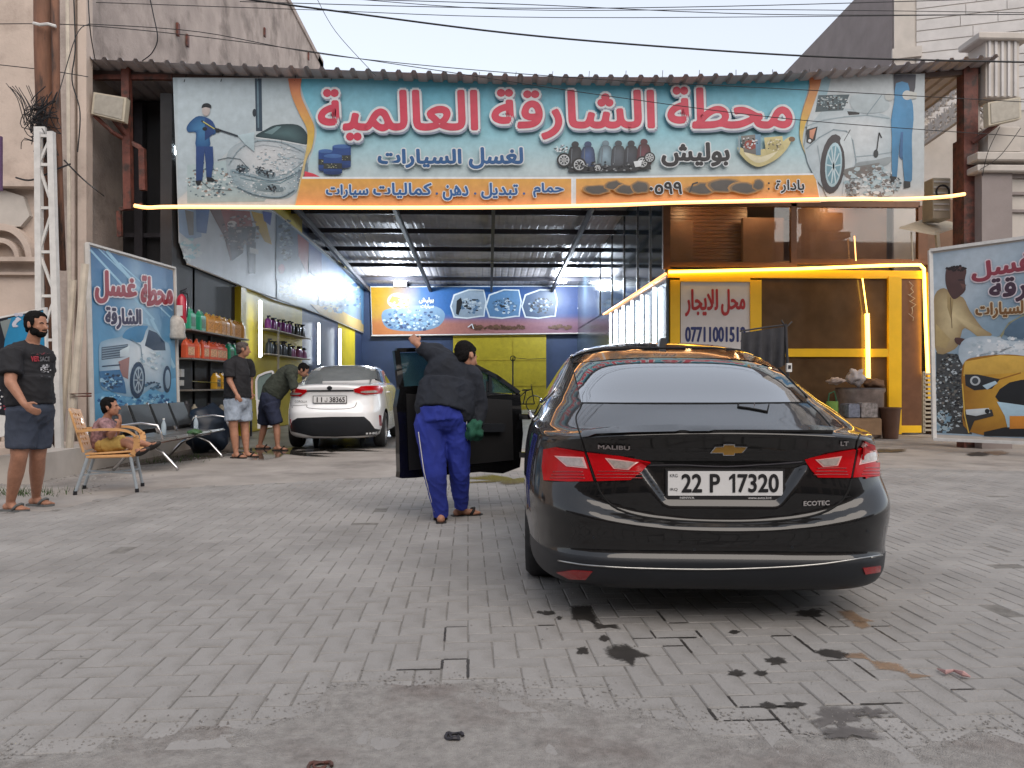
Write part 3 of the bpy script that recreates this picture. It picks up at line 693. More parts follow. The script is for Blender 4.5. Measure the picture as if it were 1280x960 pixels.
# ------------------------------------------------------------------ corner shop box
YS = 16.9; XS = 4.0
tsb = thing('corner_shop', 'glazed corner shop with yellow door frames inside the hall', 'shop', (XS, YS, 0))
b = MB(); b.box((XS, YS+.06, 3.62), (XS+.06, 34, 6.45)); b.build('upper_side_glass', m_mirror, tsb)
for Y in (17.0, 18.6, 20.2, 22.2, 24.4, 27): b = MB(); b.box((XS-.03, Y, 3.6), (XS-.002, Y+.06, 6.3)); b.build('side_mullion', m_chrome, tsb)
b = MB(); b.box((XS, YS+.06, 0), (XS+.06, 34, 3.58)); b.build('lower_side_panel', mat('brushed_blue_panel', (.12, .16, .19), .22, metal=.6, var=.2, scale=2, stretch=(1, 4, .1)), tsb)
def fbox(name, x0, y0, x1, y1, m, Y=YS, d_=.12, bev=.004):
    b = MB(); pbox(b, x0, y0, x1, y1, Y, d_, bev=bev); return b.build(name, m, tsb)
# interior behind the glazing
b = MB(); b.box((4.3, 20.5, 0), (10, 20.6, 6.3)); b.build('back_wall', m_brownwall, tsb)
b = MB(); b.box((4.1, 17.05, 3.55), (10, 20.4, 3.62)); b.build('mezzanine_floor', m_wood, tsb)
b = MB(); zc = 5.6
for i in range(26): b.box((4.4, 17.3+i*.12, zc+.0), (9.4, 17.3+i*.12+.10, zc+.03))
b.build('ceiling_slats', m_wood, tsb)
b = MB()
for i in range(18): 
    b.box((4.25, 18.6, 4.05+i*.09), (6.4, 18.65, 4.05+i*.09+.08))
b.build('wood_slat', m_wood, tsb)
b = MB(); b.box((4.15, 18.4, 4.0), (5.0, 18.5, 5.1)); b.box((6.2, 18.3, 4.0), (7.2, 18.45, 5.2)); b.box((7.5, 18.3, 3.63), (9.75, 18.4, 6.3)); b.build('dark_partition', m_brownwall, tsb)
b = MB(); b.box((4.2, 17.9, 3.63), (9.6, 18.0, 4.02)); b.build('parapet_panel', mat('sage_panel', (.22, .2, .15), .6), tsb)
for xx in (4.9, 6.6, 8.3):
    b = MB(); b.lathe([(0, 0), (.07, 0), (.07, .03), (0, .03)], (xx, 17.9, 5.56), 12); b.build('downlight', mat('warm_bulb', (1, .8, .5), .5, var=0, emit=(1, .6, .25), estr=25), tsb)
    ld = bpy.data.lights.new('downlight_glow', 'POINT'); ld.energy = 6; ld.color = (1, .62, .3); ld.shadow_soft_size = .08; lo = bpy.data.objects.new('downlight_glow', ld); C.objects.link(lo); lo.location = (xx, 17.9, 5.45)
# upper windows
m_clear = mat('clear_pane', (.9, .9, .9), .02, var=0, trans=1, ior=1.45)
fbox('upper_frame', 829, 252, 838, 336, m_bframe); fbox('upper_frame', 989, 252, 996, 334, m_bframe)
fbox('upper_frame', 838, 328, 989, 333, m_bframe); fbox('upper_frame', 838, 252, 1150, 257, m_bframe); fbox('upper_frame', 996, 324, 1160, 330, m_bframe); fbox('upper_frame', 1148, 257, 1160, 324, m_bframe)
fbox('upper_pane', 838, 257, 989, 328, m_clear, YS+.05, .012, 0); fbox('upper_pane', 996, 257, 1148, 324, m_clear, YS+.05, .012, 0)
# header carrying the LED line
a, c_ = P(835, 338, YS), P(1155, 330, YS)
b = MB(); b.box((a.x, YS+.002, a.z-.16), (c_.x, YS+.14, a.z+.02)); b.build('header', m_yframe, tsb)
# yellow lower frames
fbox('yellow_frame', 838, 350, 850, 545, m_yframe); fbox('yellow_frame', 938, 350, 952, 545, m_yframe); fbox('yellow_frame', 1111, 345, 1127, 543, m_yframe, YS-.03)
fbox('yellow_frame', 850, 344, 938, 352, m_yframe); fbox('yellow_frame', 952, 341, 1111, 347, m_yframe); fbox('yellow_frame', 952, 436, 1111, 446, m_yframe, YS-.02); fbox('yellow_frame', 1127, 532, 1152, 541, m_yframe)
fbox('side_panel', 1127, 340, 1152, 532, m_bframe, YS+.04); 
fbox('door_pane', 952, 347, 1111, 436, m_glass, YS+.05, .012, 0); fbox('door_pane', 952, 446, 1111, 541, m_glass, YS+.05, .012, 0); fbox('window_pane', 850, 352, 938, 541, m_glass, YS+.05, .012, 0)
fbox('yellow_frame', 1160, 340, 1166, 500, m_yframe); fbox('end_wall', 1166, 250, 1290, 545, m_brownwall, YS+.1, .3)
fbox('fluted_panel', 1160, 256, 1195, 345, m_brownwall, YS+.02, .05)
b = MB()
for i in range(9): a, c_ = P(1166+i*6, 400, 16.6), P(1170+i*6, 400, 16.6); 
# ---- the white letting notice stuck to the window
tn = thing('letting_notice', 'white paper notice with red and blue writing in the shop window', 'notice', P(895, 545, YS-.01))
b = MB(); pbox(b, 851, 352, 938, 452, YS+.035, .004); b.build('sheet', mat('white_paper', (.62, .60, .60), .6, var=.04), tn)
p = Print((0, YS+.03, 0), (0, -1, 0)); red, blu = S(205, 55, 60), S(52, 66, 130)
p.rtext('محل', 902, 362, 931, 394, red, bold=.8); p.rtext('للايجار', 857, 362, 897, 395, red, bold=.8)
p.text('07711001512', [(857, 409), (932, 409), (932, 427), (857, 427)], blu, bold=.7)
p.build('lettering', m_print, tn)

# ------------------------------------------------------------------ lamps and light strips
def strip(name, pts, r, m, label, n=8):
    b = MB(); b.tube(pts, r, n); return tag(b.build(name, m, None, smooth=True), label, 'light strip')
pts = [(168, 257), (185, 259.5), (215, 258.5), (330, 259), (480, 259.5), (620, 259), (760, 256.5), (840, 253.5), (940, 251), (1000, 249.5), (1070, 248.5), (1110, 249), (1150, 248), (1185, 245.5), (1206, 242.5)]
strip('led_strip', smoothpoly([tuple(P(x, y, 13.28)) for x, y in pts], 4, False), .032, m_ledw, 'glowing warm rope light running under the main banner')
strip('led_strip', [P(757.5, 391, 25.9)*1, ] and [Vector((XS-.05, 25.9, 3.54)), Vector((XS-.05, 16.8, 3.60))], .03, m_ledw, 'warm light strip receding along the side wall of the shop')
strip('led_strip', [P(836, 340, 16.82), P(1000, 336, 16.82), P(1100, 332, 16.82), P(1150, 331, 16.82), P(1155, 336, 16.82), P(1157, 400, 16.82), P(1160, 468, 16.82)], .035, m_ledy, 'bright yellow light strip framing the top and right of the shop front')
strip('led_strip', [P(1084, 392, 16.86), P(1085.5, 475, 16.86)], .05, m_ledy, 'short glowing yellow bar standing in for the light strip reflected in the shop door')  # emissive tube added in place of the strip's reflection in the door glass
strip('led_strip', [P(1078, 348, 16.84), P(1084, 392, 16.84)], .014, m_ledy, 'thin slanted yellow light line above the reflection bar on the door')
strip('led_strip', [P(1198, 250, 13.7), P(1204, 306, 13.7)], .016, m_ledw, 'thin warm light line hanging from the right end of the canopy')
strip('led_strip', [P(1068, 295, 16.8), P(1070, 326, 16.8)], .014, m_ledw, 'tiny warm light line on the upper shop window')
def tube_lamp(p0, p1, r, label):
    t = thing('tube_lamp', label, 'lamp', (p0+p1)/2, 'white tube lamps on the walls')
    b = MB(); b.tube([p0, p1], r, 8); b.build('tube', m_tube, t, smooth=True)
    d_ = (p1-p0).normalized(); e = Vector((-.02 if p0.x < 0 else .02, 0, 0))
    b = MB(); b.bar(p0-d_*.03+e, p1+d_*.03+e, .05, .02); b.build('batten', m_white, t)
for i, (px, y0, y1) in enumerate([(325.5, 376, 446), (398.5, 404, 455), (425, 411, 457), (463, 424, 470)]):
    X = XL+.16 if i else XL+.22; q0 = O3+ray(px, y0)*(X/ray(px, y0).x); q1 = O3+ray(px, y1)*(X/ray(px, y1).x); q1.y = q0.y
    tube_lamp(q0, q1, .035, ['white tube lamp beside the oil shelves at the yellow pillar', 'white tube lamp just behind the yellow shelf wall', 'white tube lamp second behind the shelf wall', 'white tube lamp in the far left corner of the hall'][i])
names = ['farthest', 'fifth nearest', 'fourth nearest', 'third nearest', 'second nearest', 'nearest']
for i, px in enumerate((763, 770, 779, 790, 802, 818)):
    X = XS-.07; Y = X/ray(px, 400).x*ray(px, 400).y
    tube_lamp(Vector((X, Y, 1.0)), Vector((X, Y, 3.42)), .03 if i < 5 else .04, names[i]+' of the white tube lamps on the shop side wall')
for px, py, lb in ((500, 353, 'left of the two glaring floodlights at the back of the hall'), (700, 350, 'right of the two glaring floodlights at the back of the hall')):
    q = P(px, py, 33.3); t = thing('floodlight', lb, 'lamp', q, 'back floodlights')
    b = MB(); b.box((q.x-.26, 33.26, q.z-.15), (q.x+.26, 33.3, q.z+.15)); b.build('lens', m_flood, t)
    b = MB(); b.box((q.x-.3, 33.31, q.z-.19), (q.x+.3, 33.5, q.z+.19), bev=.02); b.bar((q.x, 33.5, q.z), (q.x, 34, q.z+.2), .06); b.build('housing', m_purlin, t)
    ld = bpy.data.lights.new('floodlight_beam', 'POINT'); ld.energy = 330; ld.shadow_soft_size = .2; ld.color = (.8, .9, 1); lo = bpy.data.objects.new('floodlight_beam', ld); C.objects.link(lo); lo.location = (q.x, 31.2, q.z-.5)
q = P(217, 188, 13.8); t = thing('floodlight', 'small bright lamp beside the left edge of the main banner', 'lamp', q)
b = MB(); b.box((q.x-.07, q.y-.02, q.z-.07), (q.x+.03, q.y+.02, q.z+.07)); b.build('lens', m_flood, t); b = MB(); b.box((q.x-.12, q.y+.03, q.z-.1), (q.x+.06, q.y+.1, q.z+.1)); b.build('housing', m_purlin, t)
# unlit flood lamps on the posts
def floodbox(px, quad, armto, label, Y):
    pts = [P(x, y, Y) for x, y in quad]; c = sum(pts, Vector())/4; t = thing('flood_lamp', label, 'lamp', c)
    b = MB(); n_ = Vector((0, .14, 0)); pp = pts; b.hexa([pp[3], pp[2], pp[2]+n_, pp[3]+n_], [pp[0], pp[1], pp[1]+n_, pp[0]+n_]); b.build('housing', m_ac, t)
    b = MB(); ins = [c+(p_-c)*.86+Vector((0, -.012, 0)) for p_ in pts]; b.hexa([ins[3], ins[2], ins[2]+n_*.05, ins[3]+n_*.05], [ins[0], ins[1], ins[1]+n_*.05, ins[0]+n_*.05]); b.build('glass', m_screen, t)
    b = MB(); b.bar(c+Vector((0, .16, -.15)), P(*armto), .07); b.build('arm', m_rust, t)
floodbox(0, [(117, 115), (158, 122), (155, 152), (114, 142)], (160, 172, 13.4), 'beige flood lamp tilted on an arm at the left post', 13.0)
floodbox(0, [(1235, 128), (1276, 121), (1277, 148), (1236, 157)], (1216, 178, 13.4), 'beige flood lamp on an arm at the right post', 12.9)
b = MB(); b.tube([P(118, 144, 13.1), P(140, 165, 13.2), P(157, 175, 13.4), P(176, 184, 13.5)], .04, 6); tag(b.build('bracket_arm', m_rust), 'curved rusty bracket arm reaching left from the post', 'bracket')
# air conditioner and little canopy at the right end
t = thing('air_conditioner', 'cream outdoor air conditioner high beside the right post', 'air conditioner', P(1180, 250, 14.2))
b = MB(); pbox(b, 1166, 222, 1188, 274, 14.2, .35, bev=.02); b.build('casing', m_ac, t)
b = MB(); c = P(1178, 240, 14.18); b.lathe([(.14, 0), (.14, -.02), (.11, -.02), (.11, 0)], c, 16, 'Y'); b.build('fan_guard', m_purlin, t)
b = MB()
for i in range(6): pbox(b, 1167.5, 226+i*7, 1187, 228+i*7, 14.18, .02)
b.build('grille_bar', m_white, t)
t = thing('awning_shelf', 'cream sheet shelf under the air conditioner', 'shelf', P(1160, 284, 14.2))
b = MB(); q = [P(1124, 284, 13.9), P(1168, 292, 13.9), P(1206, 280, 15), P(1160, 272, 15)]; b.hexa([p_-Vector((0, 0, .03)) for p_ in q], q); b.build('sheet', m_ac, t)
for q_ in ((1171, 290, 1173, 314, .06), (1139, 290, 1141, 326, .02)): b = MB(); b.bar(P(q_[0], q_[1], 14), P(q_[2], q_[3], 14), q_[4]); b.build('bracket', m_ac, t)
b = MB()
rg = random.Random(3)
for i in range(6):
    y = 352+i*8; b.tube([P(1138+rg.uniform(-3, 3), y, 16.9), P(1141+rg.uniform(-4, 4), y+5, 16.88), P(1139+rg.uniform(-3, 3), y+9, 16.9)], .008, 4)
tag(b.build('loose_wire', m_ac), 'loose thin wires curling on the brown panel right of the door', 'wire')
t = thing('wire_crate', 'slatted beige crate leaning beside the right poster', 'crate', P(1164, 530, 16))
b = MB()
for i in range(14): pbox(b, 1156, 466+i*5.4, 1168, 468.6+i*5.4, 15.9, .05)
b.build('slat', m_ac, t); b = MB(); pbox(b, 1154, 464, 1157, 541, 15.92, .06); pbox(b, 1167, 464, 1170, 541, 15.92, .06); b.build('upright', m_ac, t)

# ------------------------------------------------------------------ overhead cables
def cable(pts, r, label, n=10):
    b = MB(); b.tube(smoothpoly([tuple(P(*q)) for q in pts], 6, False), r, 5); return tag(b.build('overhead_cable', m_cable), label, 'cable')
cable([(225, -12, 11), (420, 14, 11), (640, 42, 11), (850, 60, 11), (1050, 72, 11), (1290, 78, 11)], .014, 'thick black cable crossing the sky from upper left to the right edge')
cable([(-20, 30, 10.5), (110, 32, 10.5), (300, 52, 11), (520, 84, 11.5), (760, 120, 11.5), (1000, 150, 11.5), (1300, 172, 11.5)], .006, 'thin wire running down across the red lettering of the banner')
cable([(110, 30, 10.5), (250, 40, 11), (420, 70, 11), (700, 96, 11), (960, 110, 11), (1290, 128, 11)], .006, 'thin wire crossing the upper part of the main banner')
cable([(330, -4, 14), (640, 5, 14), (960, 18, 14), (1290, 18, 14)], .008, 'topmost thin wire in the sky')
cable([(300, 2, 14), (620, 10, 14), (900, 8, 14), (1290, -3, 14)], .008, 'thin wire rising toward the upper right corner')
cable([(400, -5, 16), (640, 12, 16), (960, 12, 16), (1290, 16, 16)], .008, 'second highest thin wire in the sky')
cable([(120, 3, 12), (380, 12, 12), (700, 22, 12), (1290, 18, 12)], .006, 'thin wire passing over the grey building and the sky')
cable([(395, -4, 12.5), (420, 40, 12.5), (470, 95, 12.6)], .005, 'short thin wire hanging to the top of the banner')
cable([(187, -4, 12.2), (192, 20, 12.2), (197, 48, 12.2), (190, 66, 12.4), (178, 76, 12.8)], .009, 'loop of wire hanging on the grey wall above the canopy')
cable([(92, -6, 10), (94, 60, 10), (90, 100, 10), (100, 140, 10), (97, 190, 10)], .008, 'wire hanging beside the rusty pole')
cable([(110, -6, 11.5), (113, 40, 11.5), (119, 75, 12.8)], .008, 'wire dropping onto the left corner of the canopy')
cable([(70, 130, 10), (95, 45, 10.2), (112, 30, 10.5)], .006, 'wire slanting from the rusty pole to the wall')
cable([(-10, 80, 10.4), (60, 88, 10.3), (110, 96, 11)], .006, 'low wire stretched across the left facade')
cable([(1250, 158, 12.9), (1235, 190, 13), (1228, 220, 13.1)], .006, 'wire dangling under the right flood lamp')
cable([(1276, 160, 12.9), (1250, 195, 13), (1225, 212, 13.1)], .006, 'crossing wire under the right flood lamp')
cable([(20, 222, 10.1), (40, 225, 10), (70, 212, 10), (88, 205, 10.2)], .012, 'twisted cable tied to the lattice mast')
cable([(80, 200, 10), (105, 225, 10.3), (130, 245, 12.8)], .010, 'slack cable sagging from the mast toward the canopy post')

# ------------------------------------------------------------------ other side of the street, behind the viewer (seen in glass and paint)
m_opp = mat('opposite_render', (.26, .20, .165), .9, var=.2, scale=.6); m_opp2 = mat('opposite_dark', (.04, .035, .03), .6, var=.2)
for i, (x0, x1, h, y) in enumerate(((-60, -16, 9.5, -16.5), (-16.01, -4, 10.6, -16), (-4.01, 7, 10.0, -16.4), (6.99, 19, 11.4, -16.1), (18.99, 60, 10.2, -16.6))):
    t = thing('street_building', '%s of the plain buildings across the street behind the viewer' % ['leftmost', 'second from left', 'middle', 'fourth from left', 'rightmost'][i], 'building', ((x0+x1)/2, y, 0))
    k = MB(); k.box((x0, y-9, 0), (x1, y, h)); k.box((x0-.1, y-9, h), (x1+.1, y+.15, h+.5)); k.build('wall', m_opp, t)
    n_ = int((x1-x0)/3)
    for j in range(n_):
        xx = x0+(j+.5)*(x1-x0)/n_; k = MB(); k.box((xx-1.1, y+.003, .05), (xx+1.1, y+.06, 2.9)); k.build('shutter', m_opp2, t); k = MB(); k.box((xx-.6, y+.003, 4), (xx+.6, y+.05, 5.4)); k.build('window', m_opp2, t)
# ------------------------------------------------------------------ main banner
W_, K_ = S(232, 238, 242), S(30, 32, 36)
YB2 = 13.38
tb_ = thing('main_banner', 'long printed banner with big red Arabic lettering across the front of the hall', 'banner', (1.0, YB2, 4.4))
b = MB(); q = [P(216, 97, YB2), P(640, 98, YB2), P(1156, 92, YB2), P(1155, 250, YB2), P(640, 258, YB2), P(222, 257, YB2)]; b.prism(q, (0, .012, 0)); b.build('cloth', m_vinyl, tb_)
p = Print((0, YB2, 0), (0, -1, 0), .0004)
lerp = lambda a, b_, t: tuple(a[i]+(b_[i]-a[i])*t for i in range(3))
sky1, sky2, sky3 = S(96, 196, 226), S(150, 212, 228), S(205, 222, 226)
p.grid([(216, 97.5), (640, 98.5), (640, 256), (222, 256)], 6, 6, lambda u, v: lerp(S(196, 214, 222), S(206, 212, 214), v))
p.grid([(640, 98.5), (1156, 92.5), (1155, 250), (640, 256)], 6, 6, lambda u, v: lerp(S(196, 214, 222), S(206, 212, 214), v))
# centre panel
def ctr(u, v): 
    c = lerp(sky1, sky2, min(1, v*1.8)) if v < .55 else lerp(sky2, sky3, min(1, (v-.55)*2.4)); k = .10*math.sin(u*17)+.08*math.sin(u*5+v*4); return lerp(c, sky3, max(0, k))
lf = smoothpoly([(374, 98), (380, 122), (391, 146), (396, 164), (392, 186), (384, 206), (374, 222)], 4, False)
rt = smoothpoly([(1012, 94), (1010, 112), (1004, 132), (1000, 152), (1001, 170), (1008, 190), (1016, 206), (1020, 216)], 4, False)
p.k += 1
n_ = len(lf)
def at_y(L, y):
    for a, c_ in zip(L[:-1], L[1:]):
        if a[1] <= y <= c_[1]: return a[0]+(c_[0]-a[0])*(y-a[1])/(c_[1]-a[1]+1e-9)
    return L[0][0] if y < L[0][1] else L[-1][0]
NY, NX = 16, 40
def row(v): 
    y0 = 98.2+v*(223-98.2); return y0
gr = []
for j in range(NY+1):
    v = j/NY; yl = 98.5+v*(223-98.5); yr = 95+v*(216-95); xl, xr = at_y(lf, yl), at_y(rt, yr)
    gr.append([(xl+(xr-xl)*i/NX, yl+(yr-yl)*i/NX+1.2*math.sin(math.pi*i/NX)*(1-v)) for i in range(NX+1)])
for j in range(NY):
    for i in range(NX):
        c4 = [ctr((i+a)/NX, (j+d_)/NY) for a, d_ in ((0, 0), (1, 0), (1, 1), (0, 1))]
        p.mb.face([p.pt(*gr[j][i]), p.pt(*gr[j][i+1]), p.pt(*gr[j+1][i+1]), p.pt(*gr[j+1][i])], 0, c4)
# picture at left: washer, foam covered car
p.poly([(222, 98), (318, 98), (318, 158), (222, 250)], S(196, 212, 220)); 
p.poly([(318.5, 98), (327, 98), (328, 164), (320, 164)], S(52, 74, 92)); p.poly([(321, 98), (323, 98), (324, 160), (322, 160)], S(110, 140, 155))
p.ell(318, 141, 2.4, 5, S(40, 50, 60))
p.poly([(234, 206), (262, 204), (300, 197), (340, 240), (330, 252), (234, 254)], S(176, 196, 200)); p.splat(262, 228, 30, 20, 130, [S(120, 140, 150), S(225, 230, 230), S(150, 130, 120), S(90, 110, 120)], (1, 3), 2)
p.fan(smoothpoly([(285, 190), (300, 178), (322, 172), (350, 172), (372, 180), (386, 196), (380, 222), (366, 244), (350, 249), (322, 246), (300, 236), (284, 214)], 4), S(226, 228, 230), S(172, 188, 196), (332, 192))
p.fan(smoothpoly([(288, 212), (310, 216), (340, 222), (372, 208), (384, 200), (376, 232), (362, 246), (340, 249), (312, 244), (294, 230)], 4), S(200, 212, 216), S(150, 172, 182), (340, 234))
p.fan(smoothpoly([(320, 171), (332, 162), (346, 156), (372, 156), (384, 168), (382, 181), (352, 176)], 4), S(84, 116, 120), S(36, 58, 64), (358, 166)); p.poly([(330, 166), (346, 158), (352, 158), (340, 168)], S(120, 150, 155)); p.line([(320, 172), (352, 176), (383, 182)], 1.6, S(215, 222, 225))
p.poly(smoothpoly([(296, 208), (308, 207), (312, 214), (300, 217)], 3), S(110, 130, 140)); p.ell(302, 212, 3.4, 3, S(60, 74, 84)); p.poly(smoothpoly([(322, 211), (334, 213), (344, 216), (342, 223), (330, 222), (320, 217)], 3), S(120, 140, 150))
p.poly(smoothpoly([(318, 228), (350, 232), (352, 240), (322, 238)], 3), S(130, 150, 158)); p.line([(300, 222), (316, 226), (350, 229), (372, 218)], 1.2, S(120, 150, 160)); p.line([(310, 184), (330, 181), (352, 184), (374, 190)], 1, S(180, 190, 196)); p.line([(344, 200), (366, 196), (382, 200)], 1, S(170, 184, 190))
p.poly(smoothpoly([(372, 214), (384, 204), (384, 226), (374, 240)], 3), S(120, 136, 146)); p.ell(378, 228, 4.5, 10, S(70, 84, 94), rot=.2)
p.splat(330, 226, 46, 22, 240, [S(168, 188, 196), S(228, 232, 235), S(140, 160, 170), S(206, 218, 224)], (.6, 1.6), 3)
for x, y in ((301, 210), (325, 213), (336, 217), (339, 235)): p.splat(x, y, 6, 5, 26, [K_, S(60, 70, 80)], (.8, 1.8), int(x))
p.line(smoothpoly([(286, 206), (300, 186), (322, 176), (352, 178), (380, 190)], 4, False), 1.3, S(150, 170, 180)); p.line(smoothpoly([(290, 214), (312, 220), (344, 226), (370, 216), (384, 204)], 4, False), 1.5, S(120, 145, 158)); p.line(smoothpoly([(296, 234), (320, 244), (350, 247), (368, 238)], 4, False), 1.6, S(100, 122, 134)); p.splat(352, 200, 30, 20, 80, [S(225, 230, 232), S(170, 190, 200)], (1, 2.5), 9)
p.line([(272, 200), (285, 197), (300, 199), (312, 212)], .8, S(70, 90, 100)); p.line([(255, 203), (247, 222), (262, 236), (290, 238)], .7, S(60, 80, 90))
bl1, bl2 = S(46, 112, 168), S(40, 72, 130)
p.fan(smoothpoly([(245, 146), (256, 146), (266, 152), (270, 163), (268, 168), (262, 169), (262, 184), (245, 184), (245, 166), (235, 165), (234, 157)], 3), S(76, 140, 190), S(30, 84, 140), (252, 160))
p.poly([(245, 183), (256, 183), (253, 226), (245, 226)], bl2); p.poly([(255, 183), (266, 183), (267, 204), (264, 224), (258, 222), (257, 203)], bl2)
p.poly([(256, 147), (266, 152), (268, 166), (256, 176)], bl2); p.poly([(244, 226), (252, 225), (250, 231), (246, 231)], K_); p.poly([(258, 221), (265, 222), (270, 226), (259, 227)], K_)
p.ell(257.5, 138, 5, 7, S(206, 196, 192)); p.poly(smoothpoly([(252, 135), (254, 130), (260, 129), (264, 132), (263, 135), (257, 134)], 3), K_)
p.line([(252, 151), (264, 159), (276, 163), (297, 170)], 2.2, S(50, 60, 70)); p.line([(254, 152), (268, 161)], 1.2, S(210, 205, 120)); p.ell(256, 161, 3, 2.4, K_); p.ell(272, 163, 3, 2.6, K_)
p.poly([(297, 169), (318, 165), (318, 190), (306, 180)], S(190, 212, 220))
# orange ribbon, left and right
L1 = smoothpoly([(360, 98), (364, 118), (374, 142), (383, 160), (384, 178), (380, 200), (368, 256)], 5, False); L2 = smoothpoly([(377, 98), (376, 118), (386, 142), (393, 160), (390, 184), (382, 204), (374, 256)], 5, False)
def ribbon(A, B, cols):
    p.k += 1; n = len(A)-1
    for i in range(n):
        c0, c1 = cols(i/n), cols((i+1)/n); p.mb.face([p.pt(*A[i]), p.pt(*B[i]), p.pt(*B[i+1]), p.pt(*A[i+1])], 0, [c0, c0, c1, c1])
oc = lambda t: lerp(S(232, 132, 100), S(224, 190, 84), min(1, t*1.6)) if t < .62 else lerp(S(224, 190, 84), S(196, 204, 206), (t-.62)/.38*.6)
ribbon(L1, L2, oc)
R1 = smoothpoly([(1010, 93), (1012, 110), (1004, 136), (1000, 156), (1001, 178), (1014, 208)], 5, False); R2 = smoothpoly([(1028, 93), (1026, 112), (1014, 140), (1006, 158), (1004, 182), (1018, 208)], 5, False); ribbon(R1, R2, oc)
p.poly([(380, 222), (381, 214), (392, 217), (402, 222)], S(222, 70, 90))
# orange band
def band(x0, x1, cf): p.grid([(x0, 222.5+0), (x1, 222.5-(x1-716)*.012 if x1 > 716 else 222.5), (x1, 256-(x1-716)*.012 if x1 > 716 else 257), (x0, 257)], 10, 3, cf)
ob = lambda u, v: lerp(S(236, 178, 84), S(240, 168, 110), v)
p.poly([(378, 221), (716, 221), (716, 258), (370, 258)], W_); p.grid([(377, 223.5), (714, 223.5), (714, 257.5), (369, 257.5)], 10, 4, ob)
p.poly([(716, 221), (1020, 216.5), (1026, 253), (716, 257)], W_); p.grid([(720, 223.5), (1019, 218.5), (1025, 252.5), (720, 257)], 10, 4, ob)
# right picture: white car and worker
p.poly([(1030, 93), (1155.5, 92.5), (1154.5, 250), (1036, 252), (1018, 208), (1006, 184), (1010, 150)], S(203, 212, 216))
p.poly([(1028, 93), (1040, 93), (1034, 118), (1020, 130)], S(170, 206, 220)); p.fan(smoothpoly([(1005, 184), (1026, 140), (1060, 136), (1112, 146), (1118, 180), (1100, 215), (1066, 222), (1030, 236)], 3), S(222, 228, 231), S(186, 202, 210), (1086, 160))
p.poly([(1023, 119), (1062, 118), (1054, 138), (1019, 140)], S(70, 92, 100)); p.splat(1040, 128, 19, 9, 120, [K_, S(150, 175, 185), S(205, 215, 218), S(60, 75, 85)], (.8, 2), 4)
p.poly([(1059, 139), (1075, 140), (1074, 143), (1061, 144)], K_)
p.poly([(1008, 162), (1022, 158), (1019, 175), (1013, 180), (1008, 178)], K_); p.poly([(1012, 163), (1020, 160), (1016, 174), (1012, 172)], S(215, 150, 120)); p.ell(1012, 176, 2, 2, W_)
p.line([(1008, 186), (1024, 172), (1042, 162), (1058, 164), (1066, 176), (1070, 200), (1068, 226)], 1.6, S(150, 168, 176)); p.line([(1007, 158), (1030, 150), (1056, 146), (1084, 144), (1112, 148)], 1.4, S(160, 178, 186)); p.line([(1068, 196), (1092, 194), (1116, 190)], 1.2, S(160, 176, 184)); p.line([(1022, 182), (1026, 206), (1028, 232)], 1.2, S(160, 176, 184)); p.poly(smoothpoly([(1070, 204), (1094, 200), (1114, 196), (1110, 206), (1088, 212), (1070, 216)], 3), S(150, 160, 164)); p.poly(smoothpoly([(1064, 120), (1100, 118), (1112, 130), (1104, 140), (1070, 140)], 3), S(188, 202, 208)); p.ell(1041, 205, 15.5, 37.5, S(66, 62, 66), rot=.10); p.ell(1042, 206, 10.5, 28, S(180, 210, 220), rot=.08); p.ell(1042, 206, 8.6, 24, S(120, 165, 180), rot=.08)
for i in range(10):
    a = 6.283*i/10; p.line([(1042, 208), (1042+8.5*math.cos(a), 206+24*math.sin(a))], 1.5, S(205, 225, 232), new=(i == 0))
p.poly(smoothpoly([(1050, 176), (1058, 166), (1064, 172), (1066, 200), (1060, 228), (1053, 246), (1056, 215), (1055, 190)], 4), S(206, 216, 220))
p.line([(1055, 176), (1063, 162)], .8, K_)
p.line([(1096, 188), (1099, 166), (1102, 172)], 1.4, K_); p.ell(1095, 192, 3, 5, S(50, 56, 60)); p.line([(1102, 119), (1084, 143)], 1, S(140, 160, 170))
p.poly(smoothpoly([(1055, 212), (1085, 206), (1100, 204), (1086, 216), (1062, 224)], 3), S(120, 120, 118)); p.splat(1090, 228, 34, 20, 200, [S(186, 204, 210), S(216, 222, 224), S(120, 112, 108), S(160, 186, 196)], (1.4, 4.5), 6); p.splat(1063, 238, 8, 14, 50, [S(90, 84, 84), S(140, 150, 155)], (1.5, 3), 7)
p.poly([(1117, 93), (1145, 93), (1144, 110), (1141, 120), (1118, 116)], S(70, 72, 84)); ov = S(70, 142, 190)
p.poly(smoothpoly([(1120, 104), (1135, 104), (1137, 118), (1141, 130), (1142, 150), (1140, 168), (1140, 186), (1140, 225), (1131, 228), (1128, 190), (1126, 168), (1123, 196), (1121, 222), (1115, 222), (1115, 170), (1114, 150), (1118, 126)], 2), ov, vg=.25)
p.poly([(1126, 165), (1129, 165), (1128, 200), (1124, 195)], S(50, 100, 150)); p.ell(1112, 121, 6, 5, S(205, 210, 208)); p.ell(1134, 119, 6, 6, S(224, 226, 222)); p.poly([(1138, 114), (1146, 116), (1146, 123), (1138, 124)], S(214, 216, 210)); p.poly([(1113, 220), (1121, 221), (1120, 226), (1113, 228)], K_); p.poly([(1130, 226), (1138, 227), (1138, 234), (1130, 236)], K_)
p.splat(1121, 230, 6, 8, 26, [S(60, 80, 90), S(170, 190, 200)], (1, 2), 17)
